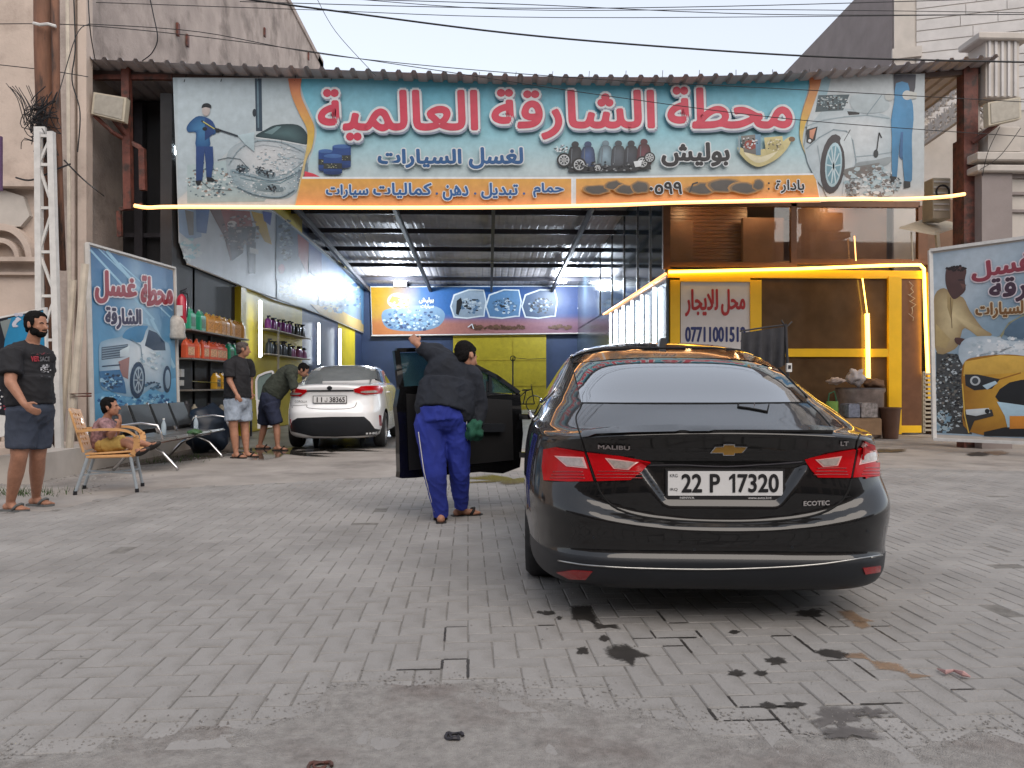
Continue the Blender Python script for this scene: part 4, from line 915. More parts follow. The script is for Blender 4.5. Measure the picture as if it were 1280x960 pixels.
# oil drums, wheels and seats, filter and oil
for x, y, w2, h2 in ((407, 200, 9, 14), (427, 195, 11.5, 15), (416, 205, 11.5, 13)):
    p.poly([(x-w2, y-h2+3), (x+w2, y-h2+3), (x+w2, y+h2-2), (x-w2, y+h2-2)], S(36, 72, 138)); p.ell(x, y-h2+3, w2, 2.6, S(70, 112, 176)); p.ell(x, y+h2-2, w2, 2.4, S(28, 56, 110)); p.poly([(x-w2, y-1), (x+w2, y-1), (x+w2, y+6), (x-w2, y+6)], S(52, 56, 54)); p.splat(x, y+2.4, w2-2, 2.6, 16, [S(190, 190, 170), S(120, 130, 90)], (.6, 1.2), int(x))
cs = [S(52, 56, 62), S(64, 82, 118), S(118, 140, 152), S(74, 80, 88), S(58, 62, 70), S(92, 50, 60)]
for i, (x, y) in enumerate(((719, 190), (735, 190), (757, 189), (773, 189), (789, 189), (805, 187))):
    c_ = cs[i]; p.ell(x, y-9.5, 4.6, 4, c_); p.fan(smoothpoly([(x-6, y-6), (x+6, y-6), (x+9, y+8), (x+8, y+20), (x-8, y+20), (x-9, y+8)], 3), tuple(min(1, q*1.9) for q in c_), tuple(q*.6 for q in c_), (x-1, y+4)); p.line([(x-4, y-4), (x-5, y+14)], 1, S(110, 118, 128)); p.poly([(x-8, y+18), (x+8, y+18), (x+9, y+25), (x-9, y+25)], S(46, 50, 56))
for x, y, r in ((705, 200, 9), (724, 206, 9), (747, 210, 5), (803, 203, 8), (812, 197, 7)):
    p.ell(x, y, r, r, K_); p.ell(x, y, r*.75, r*.75, S(200, 206, 210)); p.ell(x, y, r*.6, r*.6, S(60, 66, 72))
    for i in range(8): a = .785*i; p.line([(x, y), (x+r*.7*math.cos(a), y+r*.7*math.sin(a))], 1, S(215, 220, 222), new=(i == 0))
p.splat(702, 186, 9, 5, 34, [K_, S(130, 140, 150), W_], (1, 2), 21); p.splat(760, 208, 50, 6, 60, [K_, S(150, 156, 160), S(70, 74, 80)], (1, 2.4), 22)
p.poly([(792, 202), (803, 200), (801, 208), (794, 209)], W_)
p.poly(smoothpoly([(922, 184), (938, 188), (956, 186), (974, 180), (985, 172), (990, 172), (985, 184), (972, 198), (952, 208), (940, 206), (928, 196)], 4), S(214, 202, 146)); p.poly(smoothpoly([(930, 190), (952, 196), (974, 186), (960, 200), (944, 203)], 3), S(232, 224, 190)); p.ell(990, 174, 4, 3.2, S(130, 100, 70))
p.poly([(926, 170), (944, 168), (950, 180), (948, 194), (930, 190)], S(120, 116, 112)); p.ell(938, 181, 8, 6, S(150, 60, 50)); p.poly([(944, 168), (951, 168), (951, 194), (945, 194)], S(110, 150, 176)); p.splat(937, 178, 10, 8, 30, [K_, W_, S(190, 190, 190)], (1, 2.2), 31); p.poly([(955, 172), (978, 170), (980, 186), (958, 194)], S(208, 196, 140)); p.ell(968, 181, 8, 7, S(190, 178, 120)); p.splat(968, 181, 9, 8, 36, [S(150, 140, 110), S(232, 226, 200), S(90, 84, 70)], (.8, 1.8), 32); p.line([(924, 170), (924, 190)], 2, S(150, 170, 180))
# lettering
red, rsh = S(220, 66, 92), S(150, 160, 180)
for t_, q_ in (('محطة', (836, 110, 989, 159)), ('الشارقة', (616, 113, 817, 173)), ('العالمية', (399, 113, 596, 174))):
    p.rtext(t_, *q_, red, bold=1.9, outline=2.7, ocol=W_, res=3, shadow=(1, 2.5, 4.6, rsh))
nb = S(44, 100, 158)
p.rtext('لغسل', 587, 185, 653, 210, nb, bold=1.1, outline=1.5, ocol=W_); p.rtext('السيارات', 473, 187, 576, 209, nb, bold=1.1, outline=1.5, ocol=W_)
p.rtext('بوليش', 828, 179, 911, 207, S(40, 40, 46), bold=1.3, outline=1.4, ocol=W_)
for t_, q_ in (('حمام', (667, 229, 704, 246)), ('تبديل', (602, 229, 647, 248)), ('دهن', (554, 232, 585, 250)), ('كماليات', (467, 229, 539, 247)), ('سيارات', (408, 231, 460, 247))): p.rtext(t_, *q_, S(48, 104, 170), bold=.6, outline=1.2, ocol=W_)
for x in (655, 594, 546): p.ell(x, 242, 1.6, 1.6, S(60, 100, 160))
p.rtext('بادارة', 970, 225, 1005, 241, K_, bold=.5, outline=1.0, ocol=W_)
for y in (229, 236): p.ell(961, y, 1.3, 1.3, K_)
p.rtext('٠٥٩٩', 812, 228, 852, 242, K_, bold=.7, outline=1.0, ocol=W_)
for x, y, rx, ry, s_ in ((745, 237, 15, 5, 1), (768, 232, 10, 5, 2), (783, 237, 12, 5, 3), (800, 234, 10, 6, 4), (880, 236, 18, 6, 5), (905, 232, 18, 7, 6), (930, 235, 16, 6, 7), (948, 231, 6, 6, 8)):
    for sc_, cc_ in ((1.3, S(190, 142, 84)), (1.14, S(140, 116, 86)), (.95, S(92, 88, 84))): p.poly([(x+sc_*rx*(1+.3*noise.noise((math.cos(a)*2, math.sin(a)*2, s_*3.3)))*math.cos(a), y+sc_*ry*(1+.3*noise.noise((math.cos(a)*2, math.sin(a)*2, s_*3.3)))*math.sin(a)) for a in [6.283*i/14 for i in range(14)]], cc_)
p.line([(862, 240), (866, 230), (872, 228)], 2, S(70, 70, 70))
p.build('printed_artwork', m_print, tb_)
b = MB()
for x in range(230, 1150, 46): a = P(x, 96.5-(x-640)*.009, 13.36); b.tube([a+Vector((0, 0, -.03)), a+Vector((.02, .06, .12))], .006, 4)
b.build('tie_cord', m_cable, tb_)

# ------------------------------------------------------------------ banner along the left wall
XB = XL+.06
t = thing('side_banner', 'shiny printed banner running back along the left wall', 'banner', (XB, 20, 3.3))
outl = [(221, 172), (345, 266), (461.4, 359), (463, 420), (400, 393), (310, 361), (234, 330), (224, 303)]
p = Print((XB, 0, 0), (1, 0, 0), .0005); b = MB(); b.prism([p.pt(x, y, 0) for x, y in outl], (-.01, 0, 0)); b.build('cloth', m_vinyl, t)
def tint(px, py):
    u = (px-220)/243; base = lerp(S(178, 190, 200), S(120, 140, 158), max(0, (u-.5)*2)); return base
tri_in = [(x, y) for x, y in outl]
p.poly([(221, 200), (345, 267), (345, 376), (310, 361), (234, 330), (224, 303)], S(190, 198, 206))
p.poly([(345, 267), (461, 360), (463, 419), (400, 392.5), (345, 376)], S(128, 148, 168))
p.poly([(222, 250), (250, 252), (252, 296), (236, 300), (224, 290)], S(142, 170, 206)); p.poly([(244, 250), (262, 262), (258, 292), (246, 290)], S(84, 118, 176)); p.poly([(231, 262), (242, 265), (242, 294), (236, 294)], S(120, 116, 110))
p.poly([(262, 262), (300, 264), (312, 290), (300, 318), (288, 326), (280, 296)], S(112, 84, 80)); p.poly([(276, 262), (312, 264), (316, 282), (300, 300), (284, 290)], S(150, 78, 72)); p.poly([(284, 282), (306, 284), (304, 316), (290, 326)], S(66, 58, 60)); p.poly([(302, 282), (320, 284), (318, 305), (304, 302)], S(50, 46, 48)); p.poly([(308, 300), (320, 303), (319, 342), (311, 342)], S(62, 62, 68)); p.poly([(314, 264), (330, 268), (340, 306), (331, 302), (320, 282)], S(198, 162, 44)); p.poly([(328, 264), (340, 266), (338, 282), (330, 276)], S(70, 90, 170)); p.ell(290, 280, 6, 4, S(214, 206, 200)); p.poly([(312, 309), (323, 312), (323, 318), (312, 316)], S(214, 214, 210))
p.splat(300, 290, 24, 22, 120, [S(90, 70, 66), S(180, 170, 165), S(60, 50, 52), S(150, 120, 110)], (1, 3), 41); p.splat(238, 312, 12, 14, 40, [S(150, 196, 206), S(205, 214, 216)], (2, 5), 42)
p.poly([(345, 268), (384, 300), (384, 376), (345, 350)], S(92, 110, 130)); p.splat(358, 300, 10, 26, 90, [S(48, 50, 58), S(150, 165, 175), S(100, 110, 124)], (1.2, 3), 43); p.poly([(372, 292), (386, 303), (385, 345), (373, 320)], S(148, 58, 62)); p.poly([(386, 303), (404, 318), (402, 350), (386, 340)], S(52, 74, 138)); p.poly([(402, 316), (432, 340), (430, 372), (402, 360)], S(84, 130, 186)); p.ell(352, 336, 4, 6, S(160, 70, 80))
p.poly([(346, 350), (385, 368), (384, 386), (346, 374)], S(150, 168, 178)); p.splat(366, 362, 18, 12, 70, [S(200, 206, 200), S(120, 140, 150), S(170, 170, 120), S(60, 80, 90)], (1.5, 4), 44)
p.poly([(388, 380), (420, 384), (440, 396), (462, 405), (463, 419), (400, 392)], S(196, 168, 110)); p.splat(425, 370, 30, 20, 120, [S(150, 180, 200), S(190, 190, 160), S(100, 140, 170), S(60, 90, 130)], (1.5, 4), 45); p.poly([(450, 352), (461, 361), (462, 412), (452, 404)], S(90, 140, 180))
p.build('printed_artwork', m_print2, t, 1.15)
b = MB(); b.tube([p.pt(221, 172, 3), p.pt(345, 266, 3), p.pt(461.4, 359, 3), p.pt(463, 420, 3)], .02, 5); b.tube([p.pt(463, 420, 3), p.pt(400, 393, 3), p.pt(310, 361, 3), p.pt(234, 330, 3)], .016, 5); b.build('hem_pipe', m_pale, t)

# ------------------------------------------------------------------ banner on the rear wall
YQ = 33.8
t = thing('rear_banner', 'blue and orange printed banner on the back wall of the hall', 'banner', (2, YQ, 3.4))
p = Print((0, YQ, 0), (0, -1, 0), .002); b = MB(); b.prism([P(463, 358, YQ), P(772, 357, YQ), P(772, 416, YQ), P(465, 419.5, YQ)], (0, .02, 0)); b.build('cloth', m_vinyl, t)
def rb(u, v):
    c = lerp(S(52, 120, 190), S(40, 52, 110), u); 
    if u < .2: c = lerp(S(200, 150, 40), c, max(0, (u-.06)/.14)+.25*(v-.5))
    if v > .62: c = lerp(c, S(196, 118, 62), min(1, (v-.62)/.12)*max(.25, 1-u*.75))
    return c
p.grid([(463.5, 359), (771, 358), (771, 415.5), (465.5, 418.5)], 44, 14, rb)
p.poly(smoothpoly([(478, 390), (500, 384), (540, 382), (556, 392), (548, 408), (520, 414), (484, 410)], 4), S(120, 150, 176)); p.splat(515, 400, 36, 13, 150, [S(70, 110, 160), S(200, 215, 225), S(40, 60, 100), S(130, 170, 200)], (1, 3), 51)
p.ell(497, 376, 13, 10, S(206, 200, 180)); p.poly([(486, 378), (490, 370), (500, 372), (498, 380)], S(196, 160, 40)); p.splat(500, 380, 14, 8, 40, [S(150, 170, 180), S(220, 224, 220), S(190, 150, 40)], (1, 2.5), 52)
p.rtext('بوليش', 524, 372, 542, 379, W_, bold=.5, outline=.5, ocol=S(30, 60, 110)); p.rtext('سيارات', 526, 380, 542, 386, W_, bold=.3)
for x0, c_ in ((567, S(150, 165, 180)), (611, S(90, 130, 170)), (656, S(70, 90, 120))):
    r_ = [(x0, 368), (x0+38, 362), (x0+39, 392), (x0+34, 396), (x0, 397)]; p.poly(smoothpoly(r_, 2), W_); r2 = [(x0+1.5, 369.5), (x0+37, 363.5), (x0+37.5, 391.5), (x0+33, 394.5), (x0+1.5, 395.5)]; p.poly(smoothpoly(r2, 2), c_)
    p.splat(x0+20, 382, 15, 10, 70, [S(30, 36, 44), S(190, 200, 208), S(80, 110, 140)], (1, 3), x0)
p.poly([(571, 376), (576, 372), (578, 378), (573, 394), (570, 392)], K_)
for x, s_ in ((600, 1), (625, 2), (642, 3), (700, 4)): p.splat(x, 409, 14, 2.6, 40, [S(90, 60, 45), S(110, 80, 60)], (1.5, 3), 60+s_)
p.line([(585, 409), (590, 405), (592, 411)], 1, W_); p.rtext('محطة', 735, 368, 757, 378, S(210, 150, 130), bold=.4); p.rtext('الشارقة', 722, 380, 757, 390, S(200, 205, 220), bold=.3)
p.build('printed_artwork', m_print, t)
b = MB(); b.tube([P(464, 419.8, YQ-.05), P(772, 416, YQ-.05)], .03, 5); b.build('hem_pipe', m_pale, t)

# ------------------------------------------------------------------ left poster
XP = -5.4
t = thing('framed_poster', 'tall blue poster of a washed off road car at the left wall', 'poster', (XP, 11.6, .7))
p = Print((XP, 0, 0), (1, 0, 0), .0005)
q4 = [(113, 308), (216, 338), (221, 506), (119, 528)]
fr = [(109, 304), (218, 335), (223, 509), (116, 533)]
b = MB(); b.prism([p.pt(x, y, 0) for x, y in fr], (-.05, 0, 0)); b.build('backing', m_pale, t)
b = MB()
for i in range(4): b.bar(p.pt(*fr[i], 10), p.pt(*fr[(i+1) % 4], 10), .05, .03)
b.build('frame', m_white, t)
def pq(u, v, q=q4): a = Vector(q[0]).lerp(Vector(q[1]), u); c = Vector(q[3]).lerp(Vector(q[2]), u); r = a.lerp(c, v); return (r.x, r.y)
def lb(u, v):
    c = lerp(S(58, 104, 150), S(96, 158, 196), min(1, v*1.4)) if v < .7 else lerp(S(96, 158, 196), S(70, 130, 176), (v-.7)*3); k = max(0, .75-abs(u-.55)*2.2-abs(v-.45)); return lerp(c, S(190, 220, 236), k*.9)
p.grid(q4, 16, 20, lb)
for u0, v0, u1, v1, wd in ((0, .02, .75, .38, 2.5), (.1, 0, .95, .35, 1.6), (.35, .05, .98, .30, 1.6), (.2, 0, .6, .2, 4), (.72, .38, .98, .72, 4), (.66, .38, .86, .7, 3)):
    p.line([pq(u0, v0), pq(u1, v1)], wd, S(150, 192, 216))
p.poly([pq(0, .84), pq(1, .80), pq(1, 1), pq(0, 1)], S(96, 160, 200)); p.splat(*pq(.5, .92), 48, 10, 160, [S(60, 120, 170), S(170, 210, 228), S(40, 90, 140), S(120, 176, 210)], (1, 4), 71)
# the off-road car on the poster, own picture coordinates
bw, bd, bl_ = S(196, 214, 224), S(36, 60, 88), S(126, 170, 198)
p.fan(smoothpoly([(124, 432), (132, 425), (152, 420), (158, 410), (176, 404), (192, 410), (204, 424), (212, 432), (214, 452), (212, 468), (205, 490), (190, 486), (176, 494), (160, 496), (140, 490), (126, 484), (124, 460)], 4), S(226, 236, 242), S(130, 164, 188), (178, 438))
p.poly(smoothpoly([(153, 420), (162, 410), (184, 407), (182, 414), (176, 428), (158, 424)], 3), S(60, 130, 176)); p.poly([(181, 432), (186, 412), (196, 416), (206, 428), (207, 438), (192, 438)], bd)
p.poly([(127, 434), (160, 430), (158, 446), (127, 450)], S(72, 92, 112))
for i in range(5): p.line([(128, 436+i*3), (159, 432+i*3)], .9, S(150, 170, 185), new=(i == 0))
p.poly([(150, 438), (162, 432), (160, 446), (150, 446)], S(210, 225, 235)); p.poly([(148, 452), (162, 446), (160, 474), (152, 470)], S(160, 120, 116)); p.line([(128, 458), (150, 456)], 1.6, bd)
p.poly([(124, 464), (150, 462), (156, 478), (158, 492), (140, 490), (126, 482)], S(60, 112, 156)); p.splat(140, 476, 14, 10, 70, [S(40, 84, 130), S(150, 190, 214), S(30, 50, 76)], (1, 3), 72)
p.ell(172, 475, 9.5, 23, bd, rot=.05); p.ell(173, 475, 6.6, 17, S(150, 170, 186), rot=.05); p.ell(173, 475, 5, 14, S(60, 80, 104), rot=.05)
for i in range(8): a = .785*i; p.line([(173, 475), (173+5.6*math.cos(a), 475+15*math.sin(a))], 1, S(180, 196, 208), new=(i == 0))
p.ell(209, 474, 5, 17, bd); p.ell(209.6, 474, 3.2, 12, S(140, 165, 185)); p.splat(193, 482, 11, 5, 30, [S(70, 110, 140), bd], (1, 2.6), 73); p.splat(190, 450, 16, 12, 40, [S(216, 230, 236), S(160, 190, 206)], (1, 3), 74)
p.line([(164, 424), (176, 432), (178, 450)], .8, S(110, 140, 160))
rr = S(150, 36, 50)
p.text('غسل', [(120, 336), (170, 348), (170, 378), (120, 378)], rr, bold=1.5, outline=1.6, ocol=S(228, 222, 226), res=3)
p.text('محطة', [(177, 345), (215, 348), (215, 379), (177, 382)], rr, bold=1.3, outline=1.5, ocol=S(228, 222, 226), res=3)
p.text('الشارقة', [(132, 384), (176, 387), (176, 410), (133, 411)], S(52, 44, 78), bold=1.0, outline=1.5, ocol=S(228, 228, 236), res=3)
p.build('printed_artwork', m_print2, t, 1.5)

# ------------------------------------------------------------------ right poster
A_, B_ = P(1163, 480, 12.8), P(1280, 480, 11.75); dd = (B_-A_).normalized(); nn = Vector((dd.y, -dd.x, 0))
t = thing('framed_poster', 'large poster of a yellow sports car being washed standing at the right', 'poster', (8.3, 11.8, .2))
p = Print(A_, nn, .0004); fr = [(1163, 313), (1385, 283), (1385, 558), (1168, 549)]
b = MB(); b.prism([p.pt(x, y, 0) for x, y in fr], -nn*.06); b.build('backing', m_pale, t)
b = MB()
for i in range(4): b.bar(p.pt(*fr[i], 18), p.pt(*fr[(i+1) % 4], 18), .07, .05)
b.build('frame', m_white, t)
q5 = [(1166, 317), (1384, 287), (1384, 553), (1171, 543)]
def rbg(u, v): return lerp(S(132, 158, 178), S(186, 200, 212), .5+.5*math.sin(u*5+v*6)) if v < .75 else S(160, 180, 196)
p.grid(q5, 20, 14, rbg)
p.poly([(1170, 440), (1205, 444), (1212, 500), (1215, 543), (1171, 541)], S(70, 72, 74)); p.splat(1190, 490, 22, 48, 500, [K_, S(120, 116, 110), S(190, 200, 206), S(90, 100, 104), S(48, 46, 44)], (.8, 2.6), 81); p.splat(1178, 528, 12, 14, 60, [S(130, 160, 180), S(170, 190, 200)], (1.5, 4), 82)
tan, dk = S(206, 186, 140), S(84, 58, 56)
p.fan(smoothpoly([(1168, 370), (1180, 360), (1190, 368), (1204, 372), (1212, 388), (1228, 410), (1240, 418), (1228, 424), (1206, 410), (1200, 424), (1194, 436), (1172, 442), (1167, 410)], 3), S(222, 204, 160), S(160, 138, 100), (1192, 394))
p.poly([(1184, 364), (1192, 374), (1189, 400), (1184, 384)], S(170, 148, 104)); p.line([(1188, 372), (1190, 410)], 1, S(120, 100, 70)); p.poly([(1170, 405), (1188, 424), (1182, 436), (1170, 432)], S(188, 166, 118))
p.poly(smoothpoly([(1182, 340), (1186, 334), (1202, 333), (1208, 338), (1206, 350), (1207, 362), (1200, 370), (1192, 374), (1186, 366), (1182, 354)], 3), dk); p.splat(1195, 336, 12, 4, 60, [S(40, 28, 28)], (1.2, 2.4), 83); p.line([(1198, 350), (1204, 350)], 1.2, K_); p.poly([(1200, 354), (1208, 356), (1204, 362)], S(110, 78, 70))
p.poly(smoothpoly([(1194, 422), (1208, 424), (1222, 428), (1224, 432), (1212, 434), (1196, 430)], 3), dk); p.line([(1216, 430), (1206, 440), (1196, 448)], 2, K_); p.line([(1224, 426), (1250, 422), (1262, 404), (1284, 392), (1310, 388)], 3, S(150, 150, 120)); p.poly(smoothpoly([(1255, 418), (1266, 402), (1290, 394), (1300, 418), (1280, 424)], 3), S(90, 116, 140))
p.fan(smoothpoly([(1206, 424), (1240, 420), (1262, 426), (1300, 424), (1384, 416), (1384, 450), (1300, 456), (1240, 448), (1214, 446), (1208, 460), (1198, 444)], 4), S(232, 238, 242), S(176, 194, 208), (1270, 432))
p.splat(1270, 436, 66, 14, 120, [S(236, 240, 244), S(196, 210, 220), S(180, 198, 210)], (1.5, 4), 84)
yel, yd = S(206, 154, 44), S(160, 108, 34)
p.fan(smoothpoly([(1206, 452), (1222, 446), (1260, 443), (1310, 448), (1384, 452), (1384, 545), (1300, 545), (1212, 540), (1204, 500), (1202, 470)], 4), S(226, 176, 66), S(160, 110, 34), (1280, 466))
p.poly([(1206, 452), (1250, 444), (1384, 450), (1384, 458), (1240, 468), (1204, 470)], S(222, 178, 80)); p.line([(1206, 472), (1250, 474), (1276, 466)], 1.6, yd)
p.poly([(1206, 468), (1222, 468), (1250, 474), (1240, 486), (1218, 488), (1207, 482)], S(44, 46, 50)); p.ell(1219, 476, 6.5, 6, S(190, 196, 200)); p.ell(1219, 476, 4, 4, S(70, 76, 82)); p.poly([(1228, 482), (1244, 476), (1247, 479), (1234, 487)], S(186, 210, 224))
p.poly(smoothpoly([(1244, 496), (1262, 478), (1300, 474), (1384, 476), (1384, 500), (1300, 506), (1262, 508)], 2), K_); p.poly([(1246, 502), (1290, 508), (1310, 520), (1300, 545), (1262, 545), (1256, 520)], S(176, 206, 222)); p.poly([(1205, 514), (1240, 512), (1242, 520), (1218, 526), (1212, 540), (1204, 522)], S(52, 50, 50)); p.poly([(1207, 512), (1236, 510), (1238, 516), (1220, 520), (1208, 518)], S(206, 214, 218)); p.ell(1234, 514, 3, 3, K_); p.line([(1203, 480), (1206, 520), (1211, 541)], 1.6, S(220, 180, 80)); p.poly([(1230, 540), (1256, 534), (1384, 538), (1384, 548), (1230, 545)], K_); p.poly([(1262, 520), (1384, 520), (1384, 534), (1262, 536)], S(216, 140, 50))
rr2 = S(150, 60, 76)
p.text('غسل', [(1215, 332), (1290, 312), (1291, 343), (1216, 352)], rr2, bold=1.4, outline=1.7, ocol=S(222, 206, 214)); p.text('محطة', [(1300, 310), (1372, 296), (1372, 332), (1300, 342)], rr2, bold=1.4, outline=1.7, ocol=S(222, 206, 214))
p.text('الشارقة', [(1237, 350), (1342, 336), (1342, 372), (1238, 378)], S(72, 48, 66), bold=1.3, outline=1.6, ocol=S(222, 212, 220)); p.text('لغسل السيارات', [(1220, 380), (1330, 372), (1330, 394), (1220, 398)], S(132, 92, 50), bold=.9, outline=1.2, ocol=S(226, 214, 190))
p.build('printed_artwork', m_print, t, 1.25)

# ------------------------------------------------------------------ blue board behind the standing man
YQ = 8.6
t = thing('blue_board', 'blue and black framed board behind the standing man at the left edge', 'board', P(20, 560, YQ))
b = MB(); b.prism([P(-50, 406, YQ), P(57, 384, YQ), P(60, 530, YQ), P(-50, 560, YQ)], (0, .04, 0)); b.build('backing', m_white, t)
p = Print((0, YQ, 0), (0, -1, 0)); p.poly([(-48, 408), (54, 387), (57, 526), (-48, 512)], S(30, 34, 44)); p.poly([(10, 398), (54, 388), (56, 440), (22, 470), (4, 440)], S(44, 146, 196)); p.poly([(0, 402), (14, 398), (6, 424)], S(140, 150, 150)); p.rtext('ة', 16, 392, 30, 410, S(225, 225, 240), bold=1); p.splat(6, 496, 12, 16, 60, [S(190, 60, 80), S(220, 220, 220), S(40, 40, 50)], (1, 3), 91); p.splat(40, 480, 16, 34, 60, [S(34, 110, 160), S(20, 50, 90), S(120, 180, 210)], (2, 5), 92)
p.build('printed_artwork', m_print, t)
t = MB(); pbox(t, -8, 170, 1, 238, 9.5, .04); o = tag(t.build('small_sign', mat('violet_sign', (.10, .05, .12), .5)), 'sliver of a violet and white sign at the left frame edge', 'sign')

# ------------------------------------------------------------------ oil shelves
m_shelf = mat('shelf_board', (.16, .14, .12), .5, var=.2)
t = thing('oil_shelf', 'dark wall shelf holding rows of oil jugs', 'shelf', (XL+.2, 15.4, 1.6))
XS1 = XL+.32
for z in (2.14, 1.62, 1.05):
    b = MB(); b.box((XL, 13.75, z-.03), (XS1, 17.0, z), bev=.004); b.build('board', m_shelf, t)
for Y in (13.8, 15.4, 16.9):
    b = MB(); b.box((XL+.002, Y, .2), (XL+.05, Y+.05, 2.5)); b.build('upright', m_purlin, t)
def jug(name, label, col, cap, h=.34, w_=.23, d_=.13, group=None, strip_=None):
    t = thing(name, label, 'oil jug', (0, 0, 0), group)
    m = mat('plastic_%d_%d_%d' % tuple(int(c*255) for c in col), col, .35, var=.1, coat=.3)
    b = MB(); e = .02; hb = h*.72
    prof = [(-d_/2, -w_/2, 0), (d_/2, -w_/2, 0), (d_/2, w_/2, 0), (-d_/2, w_/2, 0)]
    def ring(z, kx, ky, oy=0): return [(x*kx, y*ky+oy, z) for x, y, _ in ((-d_/2+e, -w_/2, 0), (d_/2-e, -w_/2, 0), (d_/2, -w_/2+e, 0), (d_/2, w_/2-e, 0), (d_/2-e, w_/2, 0), (-d_/2+e, w_/2, 0), (-d_/2, w_/2-e, 0), (-d_/2, -w_/2+e, 0))]
    rings = [ring(0, .94, .95), ring(.015, 1, 1), ring(hb*.9, 1, 1), ring(hb, .9, .93), ring(hb+.04, .5, .55, -w_*.18), ring(h*.93, .3, .18, -w_*.24)]
    vs = sum(rings, []); fs = []
    for k in range(len(rings)-1):
        for i in range(8): fs.append((k*8+i, k*8+(i+1) % 8, k*8+8+(i+1) % 8, k*8+8+i))
    fs += [tuple(range(7, -1, -1)), tuple(40+i for i in range(8))]; b.mesh(vs, fs); b.build('body', m, t)
    b = MB(); b.tube([(0, -w_*.12, h*.83), (0, w_*.15, h*.93), (0, w_*.38, h*.88), (0, w_*.42, hb*.92)], .014, 6); b.build('handle', m, t)
    b = MB(); b.lathe([(0, 0), (.022, 0), (.022, .03), (0, .03)], (0, -w_*.24, h*.92), 8); b.build('cap', mat('cap_%d_%d' % (int(cap[0]*255), int(cap[2]*255)), cap, .4), t)
    b = MB(); b.box((d_/2-.001, -w_*.36, hb*.2), (d_/2+.004, w_*.36, hb*.78)); b.build('paper_label', mat('label_%d' % int((strip_ or (.5,)*3)[0]*999), strip_ or (.5, .5, .5), .5, var=.5, scale=30), t)
    return t
ora, grn, org = (.62, .30, .06), (.02, .30, .16), (.62, .09, .03)
def ordn(i, n): return ['nearest', 'second', 'third', 'fourth', 'fifth', 'sixth', 'seventh', 'eighth', 'ninth'][i]
g0 = None
for i, Y in enumerate((13.95, 14.45)):
    lab = ('%s of the green oil jugs on the upper shelf' % ['nearest', 'farther'][i])
    if g0 is None: g0 = o = jug('oil_jug', lab, grn, (.6, .6, .6), .40, .27, group='oil jugs on the upper shelf', strip_=(.03, .12, .06))
    else: o = dup(g0, label=lab)
    o.location = (XL+.2, Y, 2.14)
j0 = None
for i in range(7):
    lab = '%s orange oil jug along the upper shelf' % ordn(i, 7)
    if j0 is None: j0 = o = jug('oil_jug', lab, ora, (.5, .4, .1), .38, .25, group='oil jugs on the upper shelf', strip_=(.55, .25, .05))
    else: o = dup(j0, label=lab)
    o.location = (XL+.2+random.uniform(-.02, .03), 14.86+i*.33, 2.14); o.rotation_euler.z = random.uniform(-.3, .3)
j1 = None
for i in range(6):
    lab = '%s red orange oil jug along the middle shelf' % ordn(i, 6)
    if j1 is None: j1 = o = jug('oil_jug', lab, org, (.5, .1, .05), .36, .28, group='oil jugs on the middle shelf', strip_=(.6, .35, .2))
    else: o = dup(j1, label=lab)
    o.location = (XL+.2+random.uniform(-.02, .03), 13.9+i*.34, 1.62); o.rotation_euler.z = random.uniform(-.3, .3)
for i, Y in enumerate((16.05, 16.4)):
    o = dup(g0, label='%s green oil jug on the middle shelf' % ['nearer', 'farther'][i]); o.location = (XL+.2, Y, 1.62)
j2 = None
for i in range(3):
    lab = '%s yellow oil jug standing under the middle shelf' % ordn(i, 3)
    if j2 is None: j2 = o = jug('oil_jug', lab, (.60, .33, .03), (.05, .05, .05), .34, .24, group='yellow jugs under the middle shelf', strip_=(.1, .1, .1))
    else: o = dup(j2, label=lab)
    o.location = (XL+.22, 15.2+i*.36, 1.05 if i < 2 else 1.05)
# clutter on the low shelves
m_dk = mat('dark_tool', (.03, .03, .035), .5, var=.4, scale=12)
rg = random.Random(6)
for i in range(9):
    Y = 13.9+i*.36; b = MB(); h = rg.uniform(.12, .34); w2 = rg.uniform(.05, .1); b.lathe([(w2, 0), (w2, h*.7), (w2*.5, h*.82), (w2*.3, h), (0, h)], (XL+.16, Y, .55+0), 8)
    tag(b.build('canister', [m_dk, m_ac, m_white, m_purlin][i % 4], None, smooth=False), '%s of the dim canisters on the bottom rack under the jugs' % ordn(i, 9), 'canister', 'canisters on the bottom rack')
t = thing('tool_rack', 'dim bottom rack of tools under the oil shelves', 'rack', (XL+.3, 15.4, 0))
b = MB(); b.box((XL, 13.75, .50), (XL+.4, 17, .55)); b.build('board', m_shelf, t)
for Y in (13.8, 15.4, 16.9): b = MB(); b.box((XL+.36, Y, 0), (XL+.4, Y+.04, .50)); b.build('leg', m_purlin, t)
b = MB(); b.box((XL+.02, 13.9, 1.28), (XL+.06, 14.05, 1.42)); b.box((XL+.02, 13.9, 1.12), (XL+.06, 14.04, 1.22)); tag(b.build('price_card', m_white), 'two small white cards on the dark wall under the red orange jugs', 'card')
b = MB(); b.tube([(XL+.3, 13.8, 1.2), (XL+.3, 15.2, 1.17), (XL+.3, 16.8, 1.22)], .008, 4); tag(b.build('hose_line', m_chrome), 'thin light line of hose strung below the middle shelf', 'hose')
